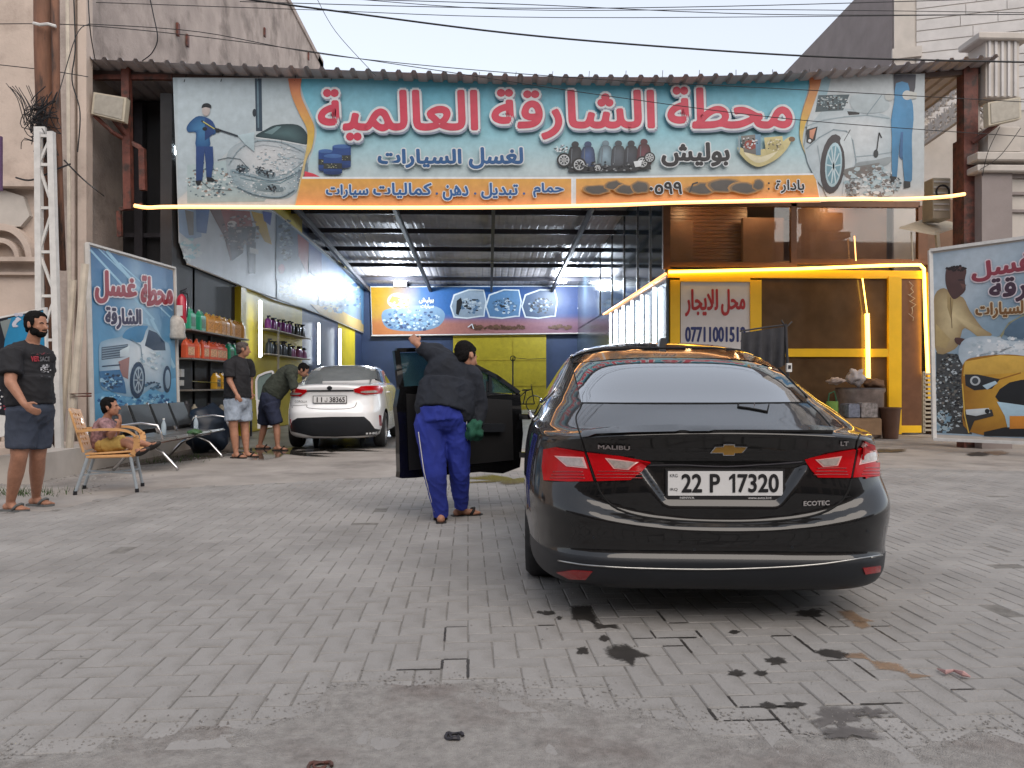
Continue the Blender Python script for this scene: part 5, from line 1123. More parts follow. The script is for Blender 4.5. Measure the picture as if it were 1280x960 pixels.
# extinguisher and round white object
t = thing('fire_extinguisher', 'red fire extinguisher hanging at the right edge of the blue poster', 'extinguisher', (XL+.35, 13.4, 1.95))
mr_ = mat('extinguisher_red', (.42, .015, .04), .3, coat=.6); c0 = P(227, 404, 13.25)
b = MB(); b.lathe([(0, 0), (.075, 0), (.085, .02), (.085, .40), (.06, .46), (.025, .50), (0, .50)], c0, 14); b.build('cylinder', mr_, t, smooth=True)
b = MB(); b.box(tuple(c0+Vector((-.02, -.02, .5))), tuple(c0+Vector((.02, .02, .55)))); b.bar(c0+Vector((-.02, 0, .55)), c0+Vector((.1, 0, .60)), .02); b.bar(c0+Vector((-.02, 0, .53)), c0+Vector((.08, 0, .54)), .015); b.build('valve', m_purlin, t)
b = MB(); b.tube([c0+Vector((.02, 0, .52)), c0+Vector((.11, -.02, .5)), c0+Vector((.12, -.02, .35)), c0+Vector((.1, -.02, .1))], .012, 6); b.build('hose', m_cable, t)
b = MB(); b.box(tuple(c0+Vector((-.05, -.092, .12))), tuple(c0+Vector((.05, -.08, .30)))); b.build('paper_label', m_white, t)
c0 = P(221, 424, 13.2); b = MB(); b.lathe([(0, 0), (.13, 0), (.15, .03), (.13, .12), (.14, .2), (.12, .34), (.07, .40), (0, .40)], c0, 14); tag(b.build('white_jar', mat('milky_plastic', (.45, .42, .38), .5, var=.3, scale=10), None, smooth=True), 'whitish round container under the fire extinguisher', 'jar')
# yellow shelf wall: bottles
t = thing('bottle_shelf', 'white double shelf on the yellow wall holding spray bottles', 'shelf', (XL+.2, 21, 1.9))
for z in (2.52, 1.90): b = MB(); b.box((XL, 18.75, z-.03), (XL+.28, 23.0, z), bev=.004); b.build('board', m_cream, t)
for Y in (19.5,): b = MB(); b.box((XL+.24, Y, 1.5), (XL+.28, Y+.06, 2.6)); b.build('upright', m_cream, t)
def bottle(label, col, h, group):
    t = thing('spray_bottle', label, 'bottle', (0, 0, 0), group); m = mat('bottle_%d_%d' % (int(col[0]*255), int(col[2]*255)), col, .3, coat=.3, var=.3, scale=12)
    b = MB(); b.lathe([(0, 0), (.075, 0), (.08, .02), (.08, h*.6), (.06, h*.72), (.025, h*.8)], (0, 0, 0), 10); b.build('body', m, t, smooth=True)
    b = MB(); b.lathe([(.028, h*.8), (.028, h), (0, h)], (0, 0, 0), 8); b.box((-.02, -.02, h*.9), (.07, .02, h)); b.build('cap', m_black, t)
    return t
rows = [((.30, .05, .32), 2.52, 19.0, 7, .34, 'purple bottle on the top yellow wall shelf'), ((.05, .05, .05), 2.52, 21.3, 5, .36, 'black bottle on the top yellow wall shelf'), ((.04, .05, .06), 1.90, 19.0, 7, .38, 'black bottle on the lower yellow wall shelf'), ((.42, .12, .30), 1.90, 21.2, 6, .33, 'pink bottle on the lower yellow wall shelf')]
for col, z, Y0, n_, h, lb_ in rows:
    o0 = None
    for i in range(n_):
        lab = '%s %s' % (ordn(i, n_), lb_)
        if o0 is None: o0 = o = bottle(lab, col, h, 'bottles on the yellow wall shelves')
        else: o = dup(o0, label=lab)
        o.location = (XL+.16+random.uniform(-.03, .03), Y0+i*.31+random.uniform(-.04, .04), z); o.rotation_euler.z = random.uniform(-.5, .5); o.scale = (1, 1, random.uniform(.86, 1.05))

# ------------------------------------------------------------------ things at the shop door
c0 = P(1086, 540, 15.9)
t = thing('wash_tub', 'dented metal tub heaped with rags outside the shop door', 'tub', (c0.x, c0.y, 0))
m_tub = mat('scuffed_tin', (.30, .25, .23), .4, metal=.5, var=.35, scale=5)
o_ = Vector((P(1075, 500, 16.2).x, 16.2, 0)); b = MB(); b.lathe([(.0, .02), (.44, .02), (.46, .1), (.47, .95), (.50, 1.0), (.50, 1.06), (.47, 1.06), (.44, .96), (.44, .3), (0, .3)], o_, 26); b.build('drum', m_tub, t, smooth=True, autos=True)
b = MB(); b.lathe([(.49, 1.03), (.505, 1.045), (.49, 1.07)], o_, 26); b.build('rim', m_purlin, t, smooth=True)
def rag(cx, cy, Y, r, seed, sq=.6):
    bm = bmesh.new(); bmesh.ops.create_icosphere(bm, subdivisions=3, radius=r)
    for v in bm.verts: k = 1+.5*noise.noise(v.co*5/r*.35+Vector((seed, 0, 0)))+.15*noise.noise(v.co*14/r*.35); v.co *= k; v.co.z *= sq
    b = MB(); c = P(cx, cy, Y); b.mesh([v.co+c for v in bm.verts], [[v.index for v in f.verts] for f in bm.faces]); bm.free(); return b
t2 = tag(rag(1070, 472, 16.2, .17, 2, 1.1).build('white_rag', mat('white_cloth', (.50, .46, .46), .9), None, smooth=True), 'white bundled cloth on top of the tub', 'cloth')
b = rag(1045, 476, 16.1, .16, 8, .45); tag(b.build('pale_rag', mat('beige_cloth', (.42, .34, .30), .9), None, smooth=True), 'beige cloth hanging over the left rim of the tub', 'cloth')
tag(rag(1092, 480, 16.3, .2, 5, .6).build('brown_rag', mat('brown_cloth', (.14, .08, .05), .9), None, smooth=True), 'brown cloth bundle at the right of the tub', 'cloth')
def carton(name, x0, y0, x1, y1, Y, d_, m, label):
    t = thing(name, label, 'box', P((x0+x1)/2, y1, Y)); b = MB(); pbox(b, x0, y0, x1, y1, Y, d_, bev=.006); b.build('box_body', m, t)
    b = MB(); pbox(b, x0+1, y0-1.2, x1-1, y0-.2, Y+.01, d_-.02); b.build('flap', m, t); return t
carton('cardboard_box', 1057, 524, 1102, 544, 15.4, .5, m_card, 'plain brown cardboard box on the ground by the tub')
carton('printed_carton', 1077, 505, 1097, 522, 15.4, .4, mat('printed_card', (.30, .27, .26), .7, var=.6, scale=16), 'grey printed carton stacked on the brown cardboard box')
carton('blue_carton', 1061, 506, 1075, 522, 15.42, .4, mat('blue_card', (.20, .22, .28), .7, var=.4, scale=16), 'small bluish carton beside the printed carton on the brown box')
c0 = P(1113, 543, 15.7); c0.z = 0; b = MB(); b.lathe([(0, .01), (.15, .01), (.2, .62), (.22, .62), (.22, .66), (.19, .66), (.14, .05), (0, .05)], c0, 18); tag(b.build('brown_bin', mat('brown_plastic', (.11, .055, .035), .5), None, smooth=True, autos=True), 'brown plastic bin at the foot of the yellow post', 'bin')
c0 = P(1040, 530, 15.6); c0.z = .45; t = thing('green_can', 'small green watering can beside the tub', 'can', c0); mg = mat('green_plastic', (.16, .30, .06), .4)
b = MB(); b.lathe([(0, 0), (.13, 0), (.12, .34), (0, .34)], c0, 14); b.build('body', mg, t, smooth=True, autos=True); b = MB(); b.tube([c0+Vector((-.08, 0, .33)), c0+Vector((-.06, 0, .5)), c0+Vector((.05, 0, .55)), c0+Vector((.1, 0, .33))], .014, 6); b.build('handle', mat('dark_green', (.02, .12, .06), .4), t)
b = MB(); b.box((c0.x-.2, c0.y-.15, 0), (c0.x+.2, c0.y+.15, .449), bev=.01); tag(b.build('low_crate', m_card), 'low brown crate carrying the green can', 'crate')
# dark cloth on a stand
t = thing('cloth_stand', 'thin rack with charcoal cloth hanging behind the roof of the black car', 'rack', (P(960, 500, 13).x, 13, 0))
b = MB(); b.tube([P(982, 405, 13), P(984, 450, 13), P(990, 560, 13)], .025, 6); b.tube([P(925, 414, 13), P(958, 409, 13), P(983, 406, 13)], .015, 6); b.tube([P(977, 400, 13), P(982, 410, 13), P(990, 402, 13)], .015, 5); b.tube([P(928, 415, 13), P(926, 480, 13), P(922, 562, 13)], .02, 5); b.build('rack_frame', m_dk, t)
b = MB(); nx, ny = 26, 12; vs = []
for j in range(ny+1):
    for i in range(nx+1):
        u, v = i/nx, j/ny; q = P(928+u*55-(6*(1-v) if u < .1 else 0)*0, (416-8*u)+v*(58-10*u), 13); q.y += .05*math.sin(u*26+v*1.3)*(.3+v); vs.append(q)
b.mesh(vs, [(j*(nx+1)+i, j*(nx+1)+i+1, (j+1)*(nx+1)+i+1, (j+1)*(nx+1)+i) for j in range(ny) for i in range(nx)]); o = b.build('hanging_cloth', mat('charcoal_cloth', (.035, .035, .04), .85, var=.2), None, smooth=True); tag(o, 'charcoal cloth hung over the thin rack beside the letting notice', 'cloth')
t = thing('card_reader', 'small white box clipped on the rack right of the car roof', 'box', P(990, 462, 12.9)); b = MB(); pbox(b, 984, 454, 990, 465, 12.85, .06, bev=.004); b.build('casing', m_white, t); b = MB(); pbox(b, 985.4, 456.5, 988.8, 461, 12.842, .006); b.build('screen', m_black, t)

# ------------------------------------------------------------------ waiting bench
t = thing('waiting_bench', 'steel beam bench with black padded backs beside the blue poster', 'bench', (-4.6, 10.6, 0))
m_seat = mat('perforated_steel', (.42, .43, .43), .3, metal=.8, var=.08); m_pad = mat('black_vinyl', (.014, .017, .02), .5, var=.2)
bx = lambda Y: -4.28-.07*(Y-9.2)
b = MB(); b.box((-4.55, 9.8, .34), (-4.47, 12.4, .40)); b.build('beam', m_chrome, t)
for i in range(4):
    Y0 = 9.84+i*.64; x = -4.52
    b = MB(); pr = [(-.28, .455), (-.2, .43), (.02, .415), (.18, .425), (.26, .44), (.30, .42), (.29, .40), (.25, .415), (.02, .39), (-.2, .405), (-.28, .43)]
    b.prism([(x+a, Y0+.03, c_) for a, c_ in pr], (0, .57, 0)); b.build('seat', m_seat, t)
    b = MB(); b.prism([(x-.26, Y0+.04, .52), (x-.22, Y0+.04, .52), (x-.36, Y0+.04, .86), (x-.40, Y0+.04, .86)], (0, .55, 0)); b.build('backrest', m_pad, t)
    b = MB(); b.bar((x-.24, Y0+.015, .44), (x-.40, Y0+.015, .88), .025, .03); b.build('back_frame', m_chrome, t)
for Y in (9.85, 12.35):
    b = MB(); b.tube([(-4.15, Y, .44), (-4.22, Y, .62), (-4.42, Y, .65), (-4.72, Y, .62), (-4.78, Y, .5)], .018, 6); b.build('armrest', m_chrome, t, smooth=True)
for Y in (10.2, 11.9):
    for x1 in (-4.1, -4.95):
        b = MB(); b.tube([(-4.52, Y, .36), ((-4.52+x1)/2, Y, .25), (x1+.03*(1 if x1 < -4.5 else -1), Y, .05), (x1, Y, .012)], .022, 6); b.build('leg', m_chrome, t, smooth=True)
b = MB(); b.tube([P(258, 545, 11.7), P(240, 552, 11.75)], .03, 8)
for i, (px, py) in enumerate(((231, 535), (260, 530))):
    q = P(px, py+9, 10.7 if i == 0 else 11.6); q.z = .44; q.x = -4.5+.1*i; tt = thing('water_bottle', ['clear water bottle standing on the bench seat', 'farther small clear bottle on the bench seat'][i], 'bottle', q); b = MB(); b.lathe([(0, 0), (.033, 0), (.035, .1), (.032, .15), (.014, .2), (.014, .22), (0, .22)], q, 10); b.build('body', mat('clear_plastic', (.55, .65, .72), .15, var=0, trans=.5), tt, smooth=True); b = MB(); b.lathe([(.016, .215), (.016, .235), (0, .235)], q, 8); b.build('cap', m_white, tt)
q = Vector((-4.5, 11.1, .45)); tag(rag(243, 540, 11.1, .09, 4, .4).build('green_wrapper', mat('green_foil', (.05, .12, .05), .3), None, smooth=True), 'small crumpled green packet on the bench', 'packet')
# big dark blue bag / drum behind the bench end
o = rag(258, 534, 12.9, .36, 3, 1.05).build('dark_bag', mat('blue_black_plastic', (.008, .016, .03), .45, var=.3), None, smooth=True); tag(o, 'bulky dark blue bag standing past the end of the bench', 'bag'); o.location.z = -.04

# ------------------------------------------------------------------ tan armchair with the boy
def armchair():
    t = thing('tan_armchair', 'tan woven plastic armchair with grey metal legs where the boy sits', 'armchair', (-4.05, 8.35, 0), local=True)
    m = mat('tan_plastic', (.62, .34, .14), .45, var=.12, scale=5, coat=.2); ml = mat('grey_leg_paint', (.30, .34, .37), .45)
    # local: faces +Y ; woven seat and back have real slots
    def panel(name, f, nu, nv, hole):
        b = MB(); th_ = .018
        for i in range(nu):
            for j in range(nv):
                if hole(i, j, nu, nv): continue
                q = [Vector(f((i+a)/nu, (j+d_)/nv)) for a, d_ in ((0, 0), (1, 0), (1, 1), (0, 1))]; n = (q[1]-q[0]).cross(q[3]-q[0]).normalized()*th_; b.hexa(q, [v+n for v in q])
        b.build(name, m, t)
    hole = lambda i, j, nu, nv: 1 < i < nu-2 and 1 < j < nv-2 and (i+j) % 2 == 0 and j % 2 == 0
    panel('seat', lambda u, v: ((u-.5)*.48, (v-.5)*.46, .41-.03*math.sin(math.pi*u)*math.sin(math.pi*v)+.02*v), 15, 15, hole)
    panel('backrest', lambda u, v: ((u-.5)*(.46+.06*v-.10*max(0, v-.8)), -.23-.12*v+.0-.05*math.cos((u-.5)*3), .44+.46*v-.03*abs(u-.5)*v*2), 15, 17, hole)
    for s_ in (-1, 1):
        b = MB(); pts = [(s_*.26, -.30, .66), (s_*.29, -.1, .675), (s_*.30, .1, .67), (s_*.295, .2, .64), (s_*.28, .26, .57), (s_*.26, .25, .46), (s_*.245, .22, .40)]
        sp = smoothpoly(pts, 3, False)
        for a, c_ in zip(sp[:-1], sp[1:]): b.bar(a, c_, .06, .025, up=(1, 0, 0) if a[2] < .6 and a[1] > .15 else (0, 0, 1))
        b.build('armrest', m, t)
        for y, dy in ((.19, .07), (-.2, -.12)):
            b = MB(); b.tube([(s_*.22, y, .41), (s_*.25, y+dy, .015)], [.017, .015], 8); b.build('leg', ml, t); b = MB(); b.tube([(s_*.2495, y+dy*.98, .04), (s_*.2505, y+dy, .0)], .02, 8); b.build('foot_cap', m_black, t)
    b = MB(); b.box((-.24, -.22, .37), (.24, .235, .405), bev=.01); b.build('seat_rim', m, t); b = MB(); b.bar((-.23, .24, .2), (.23, -.28, .2), .015); b.bar((.23, .24, .2), (-.23, -.28, .2), .015); b.build('brace', ml, t)
    return t
ch = armchair(); ch.rotation_euler.z = R(-72)
# ================================================================== vehicles
def loft_body(keys, yc, nrear=90, nside=110, nfront=30, rows=110, disp=None, smooth=2):
    K = np.array(keys, float)                      # z, yr, yf, w, nr, nf
    seg = np.sqrt(np.sum(np.diff(K[:, :4]*np.array([1.6, 1, .25, 1]), axis=0)**2, axis=1))+.012
    t = np.concatenate([[0], np.cumsum(seg)]); t /= t[-1]; tt = np.linspace(0, 1, rows)
    A = np.stack([np.interp(tt, t, K[:, k]) for k in range(6)], 1)
    for _ in range(smooth):
        B = A.copy(); B[1:-1] = .25*A[:-2]+.5*A[1:-1]+.25*A[2:]; A = B
    fr = np.concatenate([np.linspace(0, .36, nrear, endpoint=False), np.linspace(.36, .80, nside, endpoint=False), np.linspace(.80, 1, nfront)])
    vs = []
    for z, yr, yf, w_, nr, nf in A:
        th = np.linspace(0, math.pi, 1400); c, s_ = np.cos(th), np.sin(th)
        n = np.where(c > 0, nr, nf); x = w_*np.abs(s_)**(2/n); y = np.where(c > 0, yc-(yc-yr)*np.abs(c)**(2/n), yc+(yf-yc)*np.abs(c)**(2/n))
        # denser sampling near the ends of the superellipse
        x2 = w_*np.linspace(0, 1, 400)**.6*0+w_*np.linspace(0, 1, 400); yr2 = yc-(yc-yr)*(1-(x2/w_)**nr)**(1/nr); yf2 = yc+(yf-yc)*(1-(x2/w_)**nf)**(1/nf)
        yy = np.linspace(0, 1, 400)
        xs = np.concatenate([x2, x, x2]); ys_ = np.concatenate([yr2, y, yf2]); 
        # order along the outline by angle
        a = np.arctan2(xs/w_, -(ys_-yc)/np.where(ys_ < yc, yc-yr, yf-yc)); o = np.argsort(a, kind='stable'); xs, ys_ = xs[o], ys_[o]
        L = np.concatenate([[0], np.cumsum(np.hypot(np.diff(xs), np.diff(ys_)))]); l = fr**1.0*1.0
        # non uniform: rear gets 36 % of samples for about 20 % of length
        l = np.interp(fr, [0, .36, .80, 1], [0, .20, .82, 1])*L[-1]
        hx, hy = np.interp(l, L, xs), np.interp(l, L, ys_); vs.append((hx, hy, z))
    n = len(fr); V = []; F = []
    for hx, hy, z in vs:
        row = [(hx[i], hy[i], z) for i in range(n)]+[(-hx[i], hy[i], z) for i in range(n-2, 0, -1)]
        row[0] = (0, row[0][1], z); V += row
    m = 2*n-2; V = np.array(V)
    if disp is not None: V = disp(V)
    for j in range(rows-1):
        for i in range(m):
            k = (i+1) % m; F.append((j*m+i, j*m+k, (j+1)*m+k, (j+1)*m+i))
    F.append(tuple((rows-1)*m+i for i in range(m)))
    return V, F
def cut_arches(V, F, centres, r):
    Fk = []; V = V.copy()
    for f in F:
        c = V[list(f)].mean(0); drop = False
        if len(f) == 4:
            for cy, cz in centres:
                if abs(c[0]) > .55 and (c[1]-cy)**2+(c[2]-cz)**2 < r*r and c[2] < cz+r: drop = True
        if not drop: Fk.append(f)
    used = {}
    for f in Fk:
        for a, b_ in zip(f, f[1:]+f[:1]): used[(min(a, b_), max(a, b_))] = used.get((min(a, b_), max(a, b_)), 0)+1
    bv = set(i for e, c in used.items() if c == 1 for i in e)
    for i in bv:
        for cy, cz in centres:
            dy, dz = V[i][1]-cy, V[i][2]-cz; d_ = math.hypot(dy, dz)
            if abs(V[i][0]) > .5 and d_ < r*1.2 and d_ > .1 and V[i][2] > .21: V[i][1] = cy+dy/d_*r; V[i][2] = cz+dz/d_*r
    return V, Fk
def mesh_obj(name, V, F, m, parent, smooth=True):
    me = bpy.data.meshes.new(name); me.from_pydata([tuple(map(float, v)) for v in V], [], F); me.materials.append(m)
    if smooth: me.polygons.foreach_set('use_smooth', [True]*len(me.polygons))
    me.update(); fixn(me); o = bpy.data.objects.new(name, me); C.objects.link(o); o.parent = parent; return o
class Skin_:                                    # places trim pieces on the body surface
    def __init__(s, V, F, M): s.bvh = BVHTree.FromPolygons([Vector(v) for v in V], F); s.M = M; s.Mi = M.inverted(); s.O = s.Mi @ O3
    def hit_px(s, px, py):
        d = (s.Mi.to_3x3() @ ray(px, py)).normalized(); h = s.bvh.ray_cast(s.O, d)
        if h[0] is None:
            n = s.bvh.find_nearest(s.O+d*((Vector((0, .3, .8))-s.O).length)); h = (n[0], n[1])
        n = h[1]; n = n if n.dot(d) < 0 else -n; return h[0], n
    def hit_side(s, sx, y, z):
        h = s.bvh.ray_cast(Vector((sx*3, y, z)), Vector((-sx, 0, 0)))
        if h[0] is None: n = s.bvh.find_nearest(Vector((sx*.9, y, z))); h = (n[0], n[1])
        n = h[1]; n = n if n.x*sx > 0 else -n; return h[0], n
    def piece(s, name, poly, m, parent, off=.004, depth=.006, step=3.0, f=None, smooth=True, inset=0):
        f = f or s.hit_px; pl = [Vector(p) for p in poly]; bd = []
        for a, b_ in zip(pl, pl[1:]+pl[:1]):
            k = max(1, int((b_-a).length/step)); bd += [a.lerp(b_, i/k) for i in range(k)]
        xs = [p.x for p in bd]; ys = [p.y for p in bd]; inner = []
        y = min(ys)+step*.5
        while y < max(ys):
            x = min(xs)+step*.5
            while x < max(xs):
                q = Vector((x, y))
                if inside(x, y, [(p.x, p.y) for p in pl]) and min((q-p).length for p in bd) > step*.45: inner.append(q)
                x += step
            y += step
        n = len(bd); vv, ee, ff, *_ = geometry.delaunay_2d_cdt(bd+inner, [(i, (i+1) % n) for i in range(n)], [], 1, 1e-6)
        top = []; bot = []
        for p in vv: h, nn_ = f(p.x, p.y); top.append(h+nn_*off); bot.append(h-nn_*depth)
        cnt = {}
        for t in ff:
            for a, b_ in zip(t, list(t[1:])+[t[0]]): cnt[(min(a, b_), max(a, b_))] = cnt.get((min(a, b_), max(a, b_)), 0)+1
        N = len(vv); F = [tuple(t) for t in ff]+[(a, b_, b_+N, a+N) for (a, b_), c in cnt.items() if c == 1]
        mb = MB(); mb.mesh(top+bot, F); mb.s = 1
        me = bpy.data.meshes.new(name); me.from_pydata([tuple(v) for v in top+bot], [], F); me.materials.append(m); me.update()
        bm = bmesh.new(); bm.from_mesh(me); bmesh.ops.recalc_face_normals(bm, faces=bm.faces)
        for e in bm.edges:
            if len(e.link_faces) == 2 and e.calc_face_angle(0) > R(40): e.smooth = False
        for fc in bm.faces: fc.smooth = smooth
        bm.to_mesh(me); bm.free()
        o = bpy.data.objects.new(name, me); C.objects.link(o); o.parent = parent; return o
    def ribbon(s, name, pts, wd, m, parent, off=.003, f=None):
        f = f or s.hit_px; mb = MB(); q = [f(*p) for p in smoothpoly(pts, 5, False)]
        mb.tube([h+n*off for h, n in q], wd, 5); return mb.build(name, m, parent, smooth=True)
    def words(s, name, t, quad, m, parent, off=.006, bold=0):
        vs, fs, bb = glyphs(t, 3, 0, has_ar(t)); a = [Vector(q) for q in quad]; mb = MB(); ds = [(0, 0)]+([(bold*math.cos(k*.785), bold*math.sin(k*.785)) for k in range(8)] if bold else [])
        for j, (dx, dy) in enumerate(ds):
            pp = []
            for x, y in vs:
                u, v = (x-bb[0])/(bb[2]-bb[0]), 1-(y-bb[1])/(bb[3]-bb[1]); p = a[0].lerp(a[1], u).lerp(a[3].lerp(a[2], u), v); h, n = s.hit_px(p.x+dx, p.y+dy); pp.append(h+n*(off+.0002*j))
            mb.mesh(pp, fs)
        return mb.build(name, m, parent)
def wheel(parent, x, y, z, r, wd, sx, rimm, spokes=5):
    o = bpy.data.objects.new('wheel', None); C.objects.link(o); o.parent = parent; o.location = (x, y, z); o['_local'] = 1
    tm_ = mat('tyre_rubber', (.018, .018, .019), .8, var=.25, scale=20)
    b = MB(); w2 = wd/2; b.lathe([(r*.66, -w2), (r*.9, -w2), (r*.985, -w2*.75), (r, -w2*.4), (r, w2*.4), (r*.985, w2*.75), (r*.9, w2), (r*.66, w2), (r*.64, 0), (r*.66, -w2)], (0, 0, 0), 40, 'X'); b.build('tyre', tm_, o, smooth=True)
    b = MB(); b.lathe([(r*.66, -w2*.9), (r*.66, w2*.9), (r*.62, w2*.9), (r*.6, -w2*.5), (r*.66, -w2*.9)], (0, 0, 0), 40, 'X'); fx = sx*w2*.72
    for k in range(spokes):
        a = 6.283*k/spokes
        for da in (-.13, .13): b.bar((fx*.9, .05*math.cos(a), .05*math.sin(a)), (fx, r*.64*math.cos(a+da), r*.64*math.sin(a+da)), .035, .03, up=(1, 0, 0))
    b.lathe([(0, fx*.6), (.06, fx*.7), (.055, fx), (0, fx*1.05)], (0, 0, 0), 16, 'X'); b.build('rim', rimm, o)
    b = MB(); b.lathe([(0, fx*.2), (r*.45, fx*.2), (r*.45, fx*.05), (0, fx*.05)], (0, 0, 0), 24, 'X'); b.build('brake_disc', m_purlin, o)
    return o
m_paint = mat('black_car_paint', (.0016, .0016, .0021), .4, var=0, coat=1, spec=.2); m_paint.node_tree.nodes['Principled BSDF'].inputs['Coat IOR'].default_value = 1.55
m_cglass = mat('tinted_car_glass', (.004, .006, .008), (.02 and .02), var=0, spec=1, ior=2.4, coat=1)
m_plastic = mat('dark_bumper_plastic', (.012, .014, .018), .45, var=.1)
m_lamp = mat('red_lamp_lens', (.40, .001, .004), .3, var=.08, scale=30, coat=.12, spec=.2)
m_lamp2 = mat('clear_lamp_lens', (.32, .27, .25), .12, var=.25, scale=40, coat=1)
m_refl = mat('red_reflector', (.25, .006, .008), .2, coat=1, var=.1)
m_seam = mat('panel_gap', (.001, .001, .001), .8, var=0)
m_gold = mat('gold_badge', (.62, .36, .10), .28, metal=1, var=.1)
m_plate = mat('plate_white', (.66, .66, .66), .4, var=.03)
m_inkb = mat('plate_ink', (.012, .012, .014), .5, var=0)
def surf_disp(zb, zt, step_, lipz, droop, rec=None):
    def f(V):
        x, y, z = V[:, 0].copy(), V[:, 1].copy(), V[:, 2].copy(); ax = np.abs(x)
        rear = np.clip(1-(y-.1)/.9, 0, 1); rear = rear*rear*(3-2*rear)
        ramp = np.clip((z-zb(ax))/(zt(ax)-zb(ax)), 0, 1); ramp = ramp*ramp*(3-2*ramp)
        y = y+step_*ramp*rear
        zz = np.exp(-((z-lipz)/.10)**2); z = z-droop*np.clip(ax/.65, 0, 1.25)**2*zz*np.clip(1-(y-.25)/.6, 0, 1)
        if rec:
            z0, z1, w0, w1, dep = rec
            hw = w0+(w1-w0)*np.clip((V[:, 2]-z0)/(z1-z0), 0, 1); ex = np.clip((hw-ax)/.035, 0, 1); ez = np.clip((V[:, 2]-z0)/.03, 0, 1)*np.clip((z1-V[:, 2])/.03, 0, 1)
            y = y+dep*ex*ez*(y < .5)
        return np.stack([x, y, z], 1)
    return f
# ------------------------------------------------------------------ the black sedan
CX, CYY, CYAW = 1.085, 3.44, R(-4.3)
car = thing('black_sedan', 'glossy black sedan seen from behind with its front left door open', 'car', (CX, CYY, 0.0), rz=CYAW, local=True)
Mc = Matrix.Translation((CX, CYY, 0)) @ Matrix.Rotation(CYAW, 4, 'Z')
keys = [(.168, .30, 4.70, .78, 5, 4), (.176, .12, 4.78, .86, 5, 4), (.205, .05, 4.83, .885, 5, 4), (.26, .015, 4.86, .90, 5, 4), (.325, .0, 4.88, .90, 5, 4), (.345, .0, 4.88, .905, 5, 4), (.36, .025, 4.88, .908, 5, 4),
        (.43, .022, 4.90, .918, 5, 4), (.50, .005, 4.9, .925, 5, 4), (.56, .0, 4.9, .927, 5, 4), (.65, .0, 4.88, .926, 4.8, 4), (.74, .012, 4.85, .918, 4.6, 4), (.83, .025, 4.75, .905, 4.5, 3.8), (.895, -.02, 4.5, .89, 4.5, 3.6), (.918, -.04, 4.3, .88, 4.4, 3.5), (.93, -.03, 4.15, .872, 4.3, 3.4), (.94, .01, 4.05, .865, 4.2, 3.4),
        (.97, .11, 3.95, .85, 4.1, 3.4), (1.02, .28, 3.84, .83, 3.8, 3.3), (1.065, .42, 3.68, .805, 3.5, 3.2), (1.16, .64, 3.5, .75, 3.3, 3.2), (1.235, .84, 3.36, .705, 3.2, 3.2), (1.29, 1.03, 3.25, .67, 3.1, 3.1), (1.34, 1.27, 3.12, .63, 3.0, 3), (1.38, 1.50, 3.02, .585, 2.9, 2.9), (1.405, 1.66, 2.95, .54, 2.9, 2.9), (1.43, 1.86, 2.85, .46, 2.8, 2.8), (1.448, 2.02, 2.72, .32, 2.6, 2.6), (1.456, 2.2, 2.6, .12, 2.4, 2.4), (1.457, 2.38, 2.42, .02, 2, 2)]
zb = lambda ax: .475+.085*(ax/.8)**2
zt = lambda ax: .515+.150*np.clip(ax/.72, 0, 1.1)**2.4
keys = [(z, a_, b_, w_*1.035, (n_*1.2 if z < .94 else n_), m_) for z, a_, b_, w_, n_, m_ in keys]
V, F = loft_body(keys, 2.4, 130, 130, 34, 170, surf_disp(zb, zt,   .065, .92, .02, (.585, .80, .27, .42, .03)))
ARCH = [(1.08, .345), (3.90, .345)]
V, F = cut_arches(V, F, ARCH, .375)
# everything below the chrome line is dark plastic: own part
lowf = [f for f in F if max(V[i][2] for i in f) < .352 and np.mean([V[i][1] for i in f]) < .62]
ls = set(map(tuple, lowf)); upf = [f for f in F if tuple(f) not in ls]
mesh_obj('body', V, upf, m_paint, car); mesh_obj('lower_bumper', V, lowf, m_plastic, car)
sk = Skin_(V, F, Mc)
glass_px = [(714, 449), (732, 443), (762, 439), (794, 437.5), (837, 437), (880, 437), (906, 438), (932, 441), (950, 447), (976, 466), (1004, 494), (1009, 503), (960, 503.5), (900, 504), (840, 504), (780, 504), (727, 503.5), (722, 480)]
sk.piece('rear_window', glass_px, m_cglass, car, .004, .004, 7)
m_frit = mat('glass_frit', (.004, .004, .005), .12, var=0, coat=.6)
sk.piece('frit_band', [(717, 455), (732, 444.5), (762, 440.5), (794, 439), (837, 438.5), (880, 438.5), (906, 439.5), (932, 442.5), (950, 448.5), (968, 461), (940, 452), (906, 449), (860, 448), (800, 448), (762, 450), (740, 452.5)], m_frit, car, .0055, .0, 7)
for i in range(0): sk.ribbon('heater_wire', [(738, 460+i*7), (790, 458+i*7.4), (860, 457.5+i*7.5), (930, 458.5+i*7.4), (970+i*3, 466+i*6.4)], .0005, m_frit, car, .0045)
sk.piece('spoiler_lip', [(728, 541), (745, 538.5), (790, 535.5), (850, 534), (910, 533.5), (970, 533.5), (1020, 535), (1040, 537), (1041, 541.5), (1000, 541), (950, 540.5), (910, 540.5), (850, 541), (790, 542.5), (745, 545), (729, 547.5)], m_paint, car, .015, .004, 6)
sk.ribbon('window_seal', [(713, 448), (732, 441.5), (762, 437.5), (837, 435.5), (906, 436.5), (934, 439.5), (952, 446), (978, 466), (1008, 497)], .006, m_seam, car)
sk.ribbon('panel_gap', [(713, 449), (720, 476), (727.5, 503), (720, 522), (725, 543)], .0045, m_seam, car, 0)
